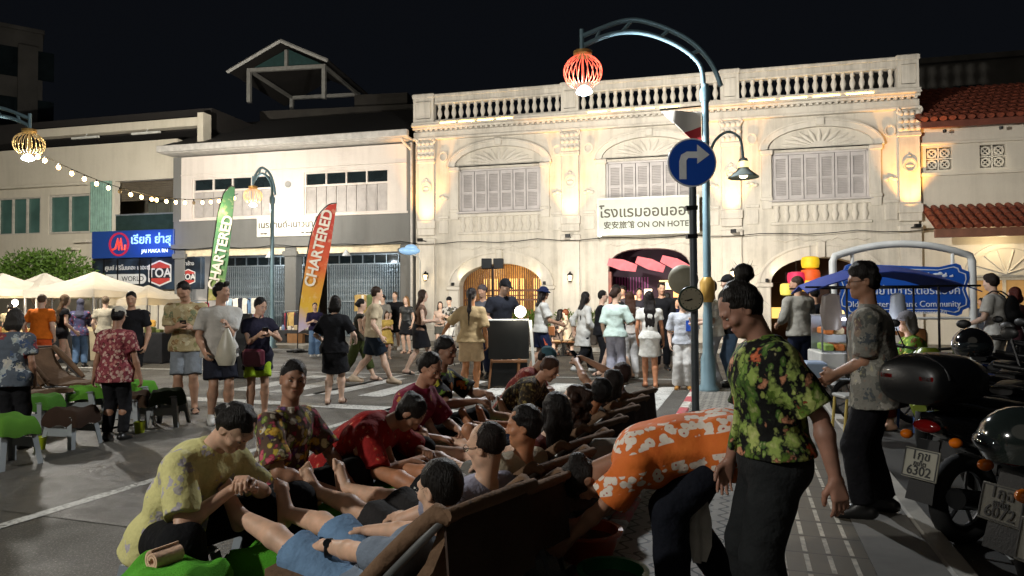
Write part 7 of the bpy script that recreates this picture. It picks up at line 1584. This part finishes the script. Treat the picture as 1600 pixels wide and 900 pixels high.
# --- bending woman
def hib():
    t = NT('print_hibiscus'); s = t.n('SeparateXYZ'); t.l(t.coord(), s.inputs[0])
    v = t.n('TexVoronoi'); v.inputs['Scale'].default_value = 21; wb = t.n('TexNoise'); wb.inputs['Scale'].default_value = 26; t.l(t.coord(), wb.inputs['Vector']); ad = t.n('VectorMath', operation='MULTIPLY_ADD'); t.l(wb.outputs[1], ad.inputs[0]); ad.inputs[1].default_value = (.022,) * 3; t.l(t.coord(), ad.inputs[2]); t.l(ad.outputs[0], v.inputs['Vector'])
    bd = t.math('SINE', t.math('ADD', t.math('MULTIPLY', s.outputs[2], 36), t.math('MULTIPLY', s.outputs[1], 9))); bm_ = t.ramp(bd, [(.0, 0.0), (.12, 1.0)])
    petal = t.math('MULTIPLY', t.ramp(v.outputs['Distance'], [(.50, 1.0), (.55, 0.0)]), bm_); core = t.ramp(v.outputs['Distance'], [(.08, 1.0), (.14, 0.0)])
    c = t.mix(t.noise(8, 4), 'c8541a', 'dc7a28'); c = t.mix(petal, c, 'ddd2c4'); c = t.mix(t.math('MULTIPLY', core, bm_), c, 'a83a2a'); t.base(c); t.set(Roughness=.85); t.bump(t.noise(26, 3), .35, .012); return t.m
g = Vector((.86, 3.22, SW)); person('woman in orange hibiscus shirt bending down over the buckets', g, 86, h=1.58, tone=DK, fem=True, fat=1.18, pelvis=(0, -.12, .80), lean=92, bend=14, head=(118, 0, 0), hl=(-.02, .66, .30), hr=(.16, .60, .34), pl=(-.3, -1, .3), pr=(.3, -1, .3), fl=(-.11, .14, .085), fr=(.12, -.16, .085), hair='low_bun', top=(hib(), .75, .0, .045), bottom=('pants', cloth('10131c', 'cloth_work'), 1.95, .03), shoes=('sandal', SBLK), vs=.0068)
ct_ = thing('waist_cloth', 'white cloth hanging between the legs of the bending woman', 'cloth', Vector((.86, 3.20, .42)), .4); q = MB(); rg = [[(u * w_, .012 * math.sin(u * 5 + z * 9), z) for u in np.linspace(-1, 1, 9)] + [(u * w_, .012 * math.sin(u * 5 + z * 9) + .008, z) for u in np.linspace(1, -1, 9)] for z, w_ in ((-.12, .03), (-.05, .06), (.06, .065), (.16, .05))]; q.loft(rg).build('cloth', WHT, ct_, 50)
def tub(name, label, loc, r0, r1, h, col, cat):
    o = thing(name, label, cat, loc); M_ = mat('tub_plastic_' + col, col, .35); MB().lathe([(r0, 0), (r1, h), (r1 + .02, h), (r1 + .02, h + .012), (r1 - .006, h + .012), (r0 - .004, .012), (.01, .012)], n=30).build('tub', M_, o, 40); MB().cyl((0, 0, h * .7), (0, 0, h * .7 + .002), r1 * .9, n=24).build('water', mat('water', '3a4a44', .05, var=0, bump=0), o); return o
tub('basin', 'orange plastic basin on the pavement behind the chairs', G(918, 872, SW), .13, .175, .15, 'a8441c', 'basin'); tub('bucket', 'green plastic bucket in front of the bending woman', G(958, 940, SW), .12, .15, .14, '1c6a3c', 'bucket')
wb = thing('water_bottle', 'large clear water bottle standing beside the orange basin', 'bottle', G(925, 846, SW)); MB().lathe([(.08, 0), (.095, .03), (.095, .13), (.088, .16), (.095, .19), (.095, .30), (.05, .38), (.03, .40), (.03, .43)], n=20).build('bottle', mat('bottle_clear', '5a6668', .12, bump=0), wb, 50); MB().lathe([(.034, .425), (.034, .46), (.01, .465)], n=14).build('cap', mat('bottle_cap', '2a3038', .4), wb)
hp_ = MB().tube(curve([(.03, -.02, .44), (.09, -.03, .42), (.11, -.03, .34), (.07, -.06, .30)]), .009, 6).build('pump_handle', M_CHR, wb, 50)
bg = thing('tote_bag', 'pale grey cloth bag hanging behind the massage chairs', 'bag', SR(3.95, -.72, .40)); MB().bbox(-.15, .15, -.05, .05, 0, .32, .03).build('bag', GREY, bg, 40)

# ================================================================== massage clients and therapists
def client(k, label, **kw):
    d = dict(tone=LT, pelvis=(0, .10, .375), lean=-50, bend=6, fl=(-.10, .95, .52), fr=(.10, .93, .50), toe_l=(-.15, .35, 1), toe_r=(.15, .30, 1), kl=(-.1, 0, 1), kr=(.1, 0, 1), hl=(-.16, .22, .52), hr=(.16, .22, .52), pl=(-1, -.4, 0), pr=(1, -.4, 0), palm_l=(.3, 0, -1), palm_r=(-.3, 0, -1), head=(-8, 0, 0), h=1.56, shoes=None)
    ds = kw.pop('ds', 0); dr = kw.pop('dr', 0); d.update(kw); loc = SR(2.5 + .55 * k + ds, -1.37 + dr)
    return person(label, loc, RCH * 180 / math.pi, **d)
c1 = client(0, 'reclining client in blue denim shorts with a black watch', pelvis=(0, .12, .34), lean=-55, h=1.58, top=(cloth('6f7a88'), .6, .04, .02), bottom=('shorts', cloth('6a88a8', 'denim_light'), .98, .03), hair='crop', tone='c9a68c', fl=(-.14, .96, .56), fr=(.14, .94, .50), hl=(-.10, .36, .52), hr=(.13, .38, .52), curl=10, head=(8, 0, 0))
w = wpt(c1, 0); dw = Matrix.Rotation(RCH, 3, 'Z') @ Vector((.06, .14, 0)); wt = thing('wristwatch', 'black watch on the wrist of the client in denim shorts', 'watch', w - dw.normalized() * .03, (rad(90), 0, R71 + .4)); MB().lathe([(.036, -.014), (.039, -.012), (.039, .012), (.036, .014)], n=20).build('band', M_SEAT, wt, 50); MB().cyl((-.03, .028, 0), (-.036, .034, 0), .018, n=14).build('dial', mat('visor', '1c2022'), wt)
client(1, 'balding client with glasses in a lilac grey shirt', hair='balding', hcol='1c1410', glasses=True, face=1, tone='c6a288', top=(cloth('8f8fa0', 'cloth_lilac'), .6, .06, .02), bottom=('shorts', cloth('2c2a2a'), .9, .03), head=(10, 8, 0), hr=(.2, .28, .56))
client(2, 'client in beige shirt with short dark hair, back of head visible', hair='short', hcol='100c0a', tone='a87656', top=(cloth('b0a48c', 'cloth_beige'), .7, .06, .025), bottom=('shorts', floral('print_shorts', '16181c', ['c0bcb4'], ['a0a0a0'], 12, 8, .3, .3), .9, .03), head=(6, 30, 0), hl=(-.05, -.05, .85))
client(3, 'dark haired woman client with bare shoulders', hair='long', fem=True, hcol='120d0b', top=(cloth('5a2a24'), .1, .0, .01), bottom=('shorts', GREY, .7, .02), head=(0, -25, 0))
client(4, 'client with brown curly hair seen from behind', hair='curly', fem=True, hcol='2c1a10', top=(cloth('4a4440'), .4, .0, .02), bottom=('shorts', BLK, .7, .02), ds=-.1)
client(5, 'client with black hair looking up at the sky', hair='short', hcol='0e0b0a', face=1, tone='b07a58', top=(cloth('4a443c'), .5, .0, .02), bottom=('shorts', NAVY, .9, .02), head=(-25, -15, 0))
client(6, 'client with dark hair leaning far back in the chair', hair='bob', hcol='1a120e', tone=MD, top=(cloth('3a2c28'), .5, .0, .02), bottom=('shorts', BLK, .9, .02), head=(-15, 0, 0))
c8 = client(7, 'last client in the row holding up a phone', hair='short', hcol='2c1812', tone=MD, top=(cloth('4a3028'), .5, .0, .02), bottom=('shorts', TAN, .9, .02), hl=(-.12, .10, 1.02), hr=(.08, .10, 1.04)); phone('black phone held up by the last client in the row', c8)
def therapist(s, r, label, dz=0.0, seat=True, **kw):
    d = dict(tone=DK, fem=True, pelvis=(0, 0, .42), lean=20, bend=16, fl=(-.20, .34, .085), fr=(.20, .36, .085), kl=(-.5, .6, .8), kr=(.5, .6, .8), hl=(-.10, .42, .62), hr=(.08, .40, .60), pl=(-1, -.5, -.4), pr=(1, -.5, -.4), palm_l=(.5, .2, -1), palm_r=(-.5, .2, -1), curl=45, head=(38, 0, 0), h=1.55, bottom=('pants', cloth('141417', 'cloth_therapist'), 1.9, .03), shoes=('sandal', SBLK))
    d.update(kw); rz = d.pop('rz', 0); p = person(label, SR(s, r), math.degrees(ROT_S - math.pi / 2) + rz, **d)
    if seat: stool('low plastic stool under the therapist ' + (label.split(' in ')[-1] if ' in ' in label else label.split('therapist ')[-1]).replace('a ', 'in a ', 1).replace('with in a', 'with a'), SR(s, r), ROT_S, .30, '7a8288')
    return p
F_T1 = floral('print_yellow', 'd2cc8c', ['b4aeb4', 'dcd8a0', 'aaa49e'], ['a49eac', 'c8c48c', 'b4aeb4'], 12, 9, .26, .22)
F_T2 = floral('print_multi', '5a463a', ['c8b048', 'a83a50', '7a8a40', 'c8bca8', '5a3a6a'], ['dccf9c', 'c05868', 'd8aa40', 'e0d6c4'], 24, 15, .50, .42)
F_T3 = floral('print_red', '8e1a18', ['a82a20', '7a1418'], ['c86a58', '9a2420', '8e1a18', '8e1a18'], 20, 15, .30, .20)
F_T4 = floral('print_magenta', '7a1c38', ['8c2a44', '6a1430'], ['a85a70', 'b07a40', '7a1c38', '7a1c38'], 20, 13, .30, .24)
F_T5 = floral('print_black_bright', '141416', ['5a7a28', '1a1a1c'], ['c06a20', 'a8a030', '141416'], 14, 9, .34, .36)
F_T6 = floral('print_batik', '2c241a', ['6a5a34', '4a3a24'], ['8a7a48', '3a2c1e', '5a4a2c'], 30, 20, .44, .36)
therapist(2.66, -2.66, 'massage therapist with tied hair in a pale yellow floral shirt', tone='bf9c84', fat=1.22, hair='low_bun', face=1, head=(54, 0, 4), top=(F_T1, .85, .10, .032), h=1.60, lean=20, bend=16, hl=(-.05, .44, .70), hr=(.06, .42, .68), neckline=.045, detail=True, vs=.0064, bottom=('pants', cloth('0e0e11', 'cloth_jet'), 1.95, .035))
therapist(3.42, -2.62, 'smiling massage therapist with cropped hair in a colourful floral shirt', tone='94705a', hair='crop', fem=False, face=1, lean=6, bend=4, head=(4, -44, -6), top=(F_T2, .85, .08, .035), hl=(-.12, .40, .52), hr=(.14, .40, .52), neckline=.04, detail=True, h=1.60, fat=1.05, vs=.0066)
therapist(4.02, -2.62, 'massage therapist with messy black hair in a red shirt, bent forward', hair='messy_bun', lean=38, bend=22, head=(60, 10, 0), top=(F_T3, .9, .12, .045), fat=1.24, h=1.62, hl=(-.14, .62, .55), hr=(.06, .62, .52))
therapist(4.72, -2.52, 'massage therapist in a magenta floral shirt with tied back hair', tone='a67e66', hair='low_bun', face=1, lean=14, bend=14, head=(26, -18, 0), top=(F_T4, .85, .10, .04), fat=1.15, hl=(-.08, .48, .58), hr=(.10, .40, .54), h=1.62, neckline=.035)
therapist(5.45, -2.62, 'massage therapist in a black shirt with orange and green flowers', tone='8c6a56', hair='short', fem=False, lean=8, bend=8, head=(14, -12, 0), top=(F_T5, .8, .10, .04), face=1, hl=(-.08, .50, .74), hr=(.12, .50, .70), h=1.68)
therapist(6.35, -2.22, 'massage therapist in a brown batik shirt leaning over feet', tone='a67e66', hair='short', hcol='3a2418', fem=True, lean=28, bend=24, head=(40, -20, 0), top=(F_T6, .85, .10, .04), face=1, h=1.60, hl=(-.1, .52, .50), hr=(.12, .46, .46))
therapist(7.05, -2.42, 'massage therapist with teal cap in a rust shirt behind the batik shirt', hair='short', hat=('scarf', cloth('3a5a64')), lean=26, bend=18, top=(floral('print_rust', '7a2c28', ['9a5a48', '6a2024'], ['a87a68', '8a3a30'], 24, 16, .4, .34), .9, .1, .04), h=1.60)
# foot stools with green towels under the clients' feet
GRN = '4f9a2c'
for k in range(7):
    loc = SR(2.5 + .55 * k, -1.37) + Matrix.Rotation(RCH, 3, 'Z') @ Vector((0, .80, 0)); nm = ('denim shorts client', 'balding client', 'beige shirt client', 'bare shouldered woman', 'curly haired client', 'client looking up', 'client leaning far back')[k]
    stool('grey blue plastic foot stool in front of the ' + nm, loc, R71, .32, '8fa0ac' if k == 0 else '8d98a0', 'foot stools of the right row'); towel('green towel on the foot stool of the ' + nm, loc + Vector((0, 0, .322)), R71, .40, .38, .08, GRN, .035, .02, k, 'green towels of the right row')
loc = SR(7.9, -2.0); stool('foot stool near the crosswalk at the end of the row', loc, R71, .32, '8d98a0'); towel('bright green towel on the last foot stool near the crosswalk', loc + Vector((0, 0, .322)), R71, .6, .5, .08, '76b84a', .04, .03, 31)
wt_ = MB().lathe([(.055, -.16), (.06, -.15), (.06, .15), (.055, .16)], n=16, M=T(ry=90)); o = wt_.build('rolled_towel', MATS['terry_' + GRN] if False else cloth('c8c4b8'), None, 50, loc=loc + Vector((-.05, 0, .42)), rot=.6); tag(o, 'white rolled cloth on the bright green towel near the crosswalk', 'towel')
# near left: cushion with a rolled towel, dark round bag
g = SR(2.17, -2.20); stool('low stool under the bright green cushion at the bottom edge', g, ROT_S + .3, .40, '5a6068'); towel('bright green cushion cloth at the bottom edge beside the yellow shirt', g + Vector((0, 0, .402)), ROT_S + .2, .44, .40, .07, '5cae36', .05, .02, 5)
q = MB(); rg = []; N_ = 90
for i in range(N_ + 1):
    a = i / N_ * 4.5 * math.pi; r_ = .008 + .026 * i / N_; rg.append([(x_, r_ * math.cos(a), r_ * math.sin(a)) for x_ in (-.06, .06)] + [(x_, (r_ + .009) * math.cos(a), (r_ + .009) * math.sin(a)) for x_ in (.06, -.06)])
o = q.loft(rg).build('rolled_towel', None or cloth('d8b498', 'terry_peach'), None, 50, loc=g + Vector((.0, .0, .50)), rot=rad(62)); tag(o, 'peach towel rolled up on the bright green cushion', 'towel')
q = SDF().ell((0, 0, .16), (.30, .26, .18)).ell((.12, .05, .24), (.16, .14, .10)); V, Q = q.mesh(.012, noise=.006); o = npmesh('duffel_bag', V, Q, cloth('161518', 'bag_dark')); o.location = SR(2.02, -3.0); tag(o, 'dark soft bag lying on the road at the bottom left edge', 'bag')
# left group: stools under towels, lounge chairs
lg = [((10, 728), .40, '9aa0a2', 'pale stool with a green towel at the left edge', '5a8a34', 'green towel over the pale stool at the left edge'), ((112, 696), .34, '8a9092', 'stool under the brown cushion left of the white capped woman', '3c2e26', 'brown cushion cloth left of the white capped woman'),
      ((62, 672), .36, '8a9092', 'stool behind the brown cushion', '4a7a30', 'green towel on the stool behind the brown cushion'), ((205, 668), .36, '9aa0a2', 'stool right of the white capped woman', '4a3a2e', 'brown cloth right of the white capped woman'), ((262, 664), .38, '7f8486', 'grey stool behind the man in grey shorts', '33402a', 'dark green cloth on the grey stool near the grey shorts'),
      ((132, 652), .36, '8a9092', 'stool behind the white capped woman', '6aa83c', 'bright green towel behind the white capped woman'), ((215, 642), .36, '8a9092', 'stool under the small green towel beside the white cap', '5c9a36', 'small green towel right of the white capped woman')]
for i, ((px, py), h, c, l1, cc_, l2) in enumerate(lg):
    g = G(px, py); stool(l1, g, ROT_S + .1 * i, h, c, 'stools of the left group', .16); towel(l2, g + Vector((0, 0, h + .002)), ROT_S + .2 * i, .47, .42, .11, cc_, .05, .022, 40 + i, 'cloths of the left group')
lb = thing('paper_cup', 'lime yellow plastic cup on the road near the left stools', 'cup', G(218, 676)); MB().lathe([(.05, 0), (.065, .13), (.062, .13), (.048, .006), (.01, .006)], n=16).build('cup', mat('cup_lime', 'a8b820', .4), lb, 40); cu = dup(lb, G(62, 702), 0, 'lime yellow plastic cup under the pale stool at the left edge')
for k, (px, py, rz) in enumerate(((105, 640, -70), (30, 660, -80))):
    g = G(px, py); o = lounge(('empty brown massage chair behind the left stools', 'second empty massage chair near the left edge')[k], g, rad(rz - 30), 'massage chairs of the left group'); o.scale = (1.3, 1.1, 1.1)
bpy.context.view_layer.update()
for o in bpy.data.objects:
    if '_pts' in o: del o['_pts']
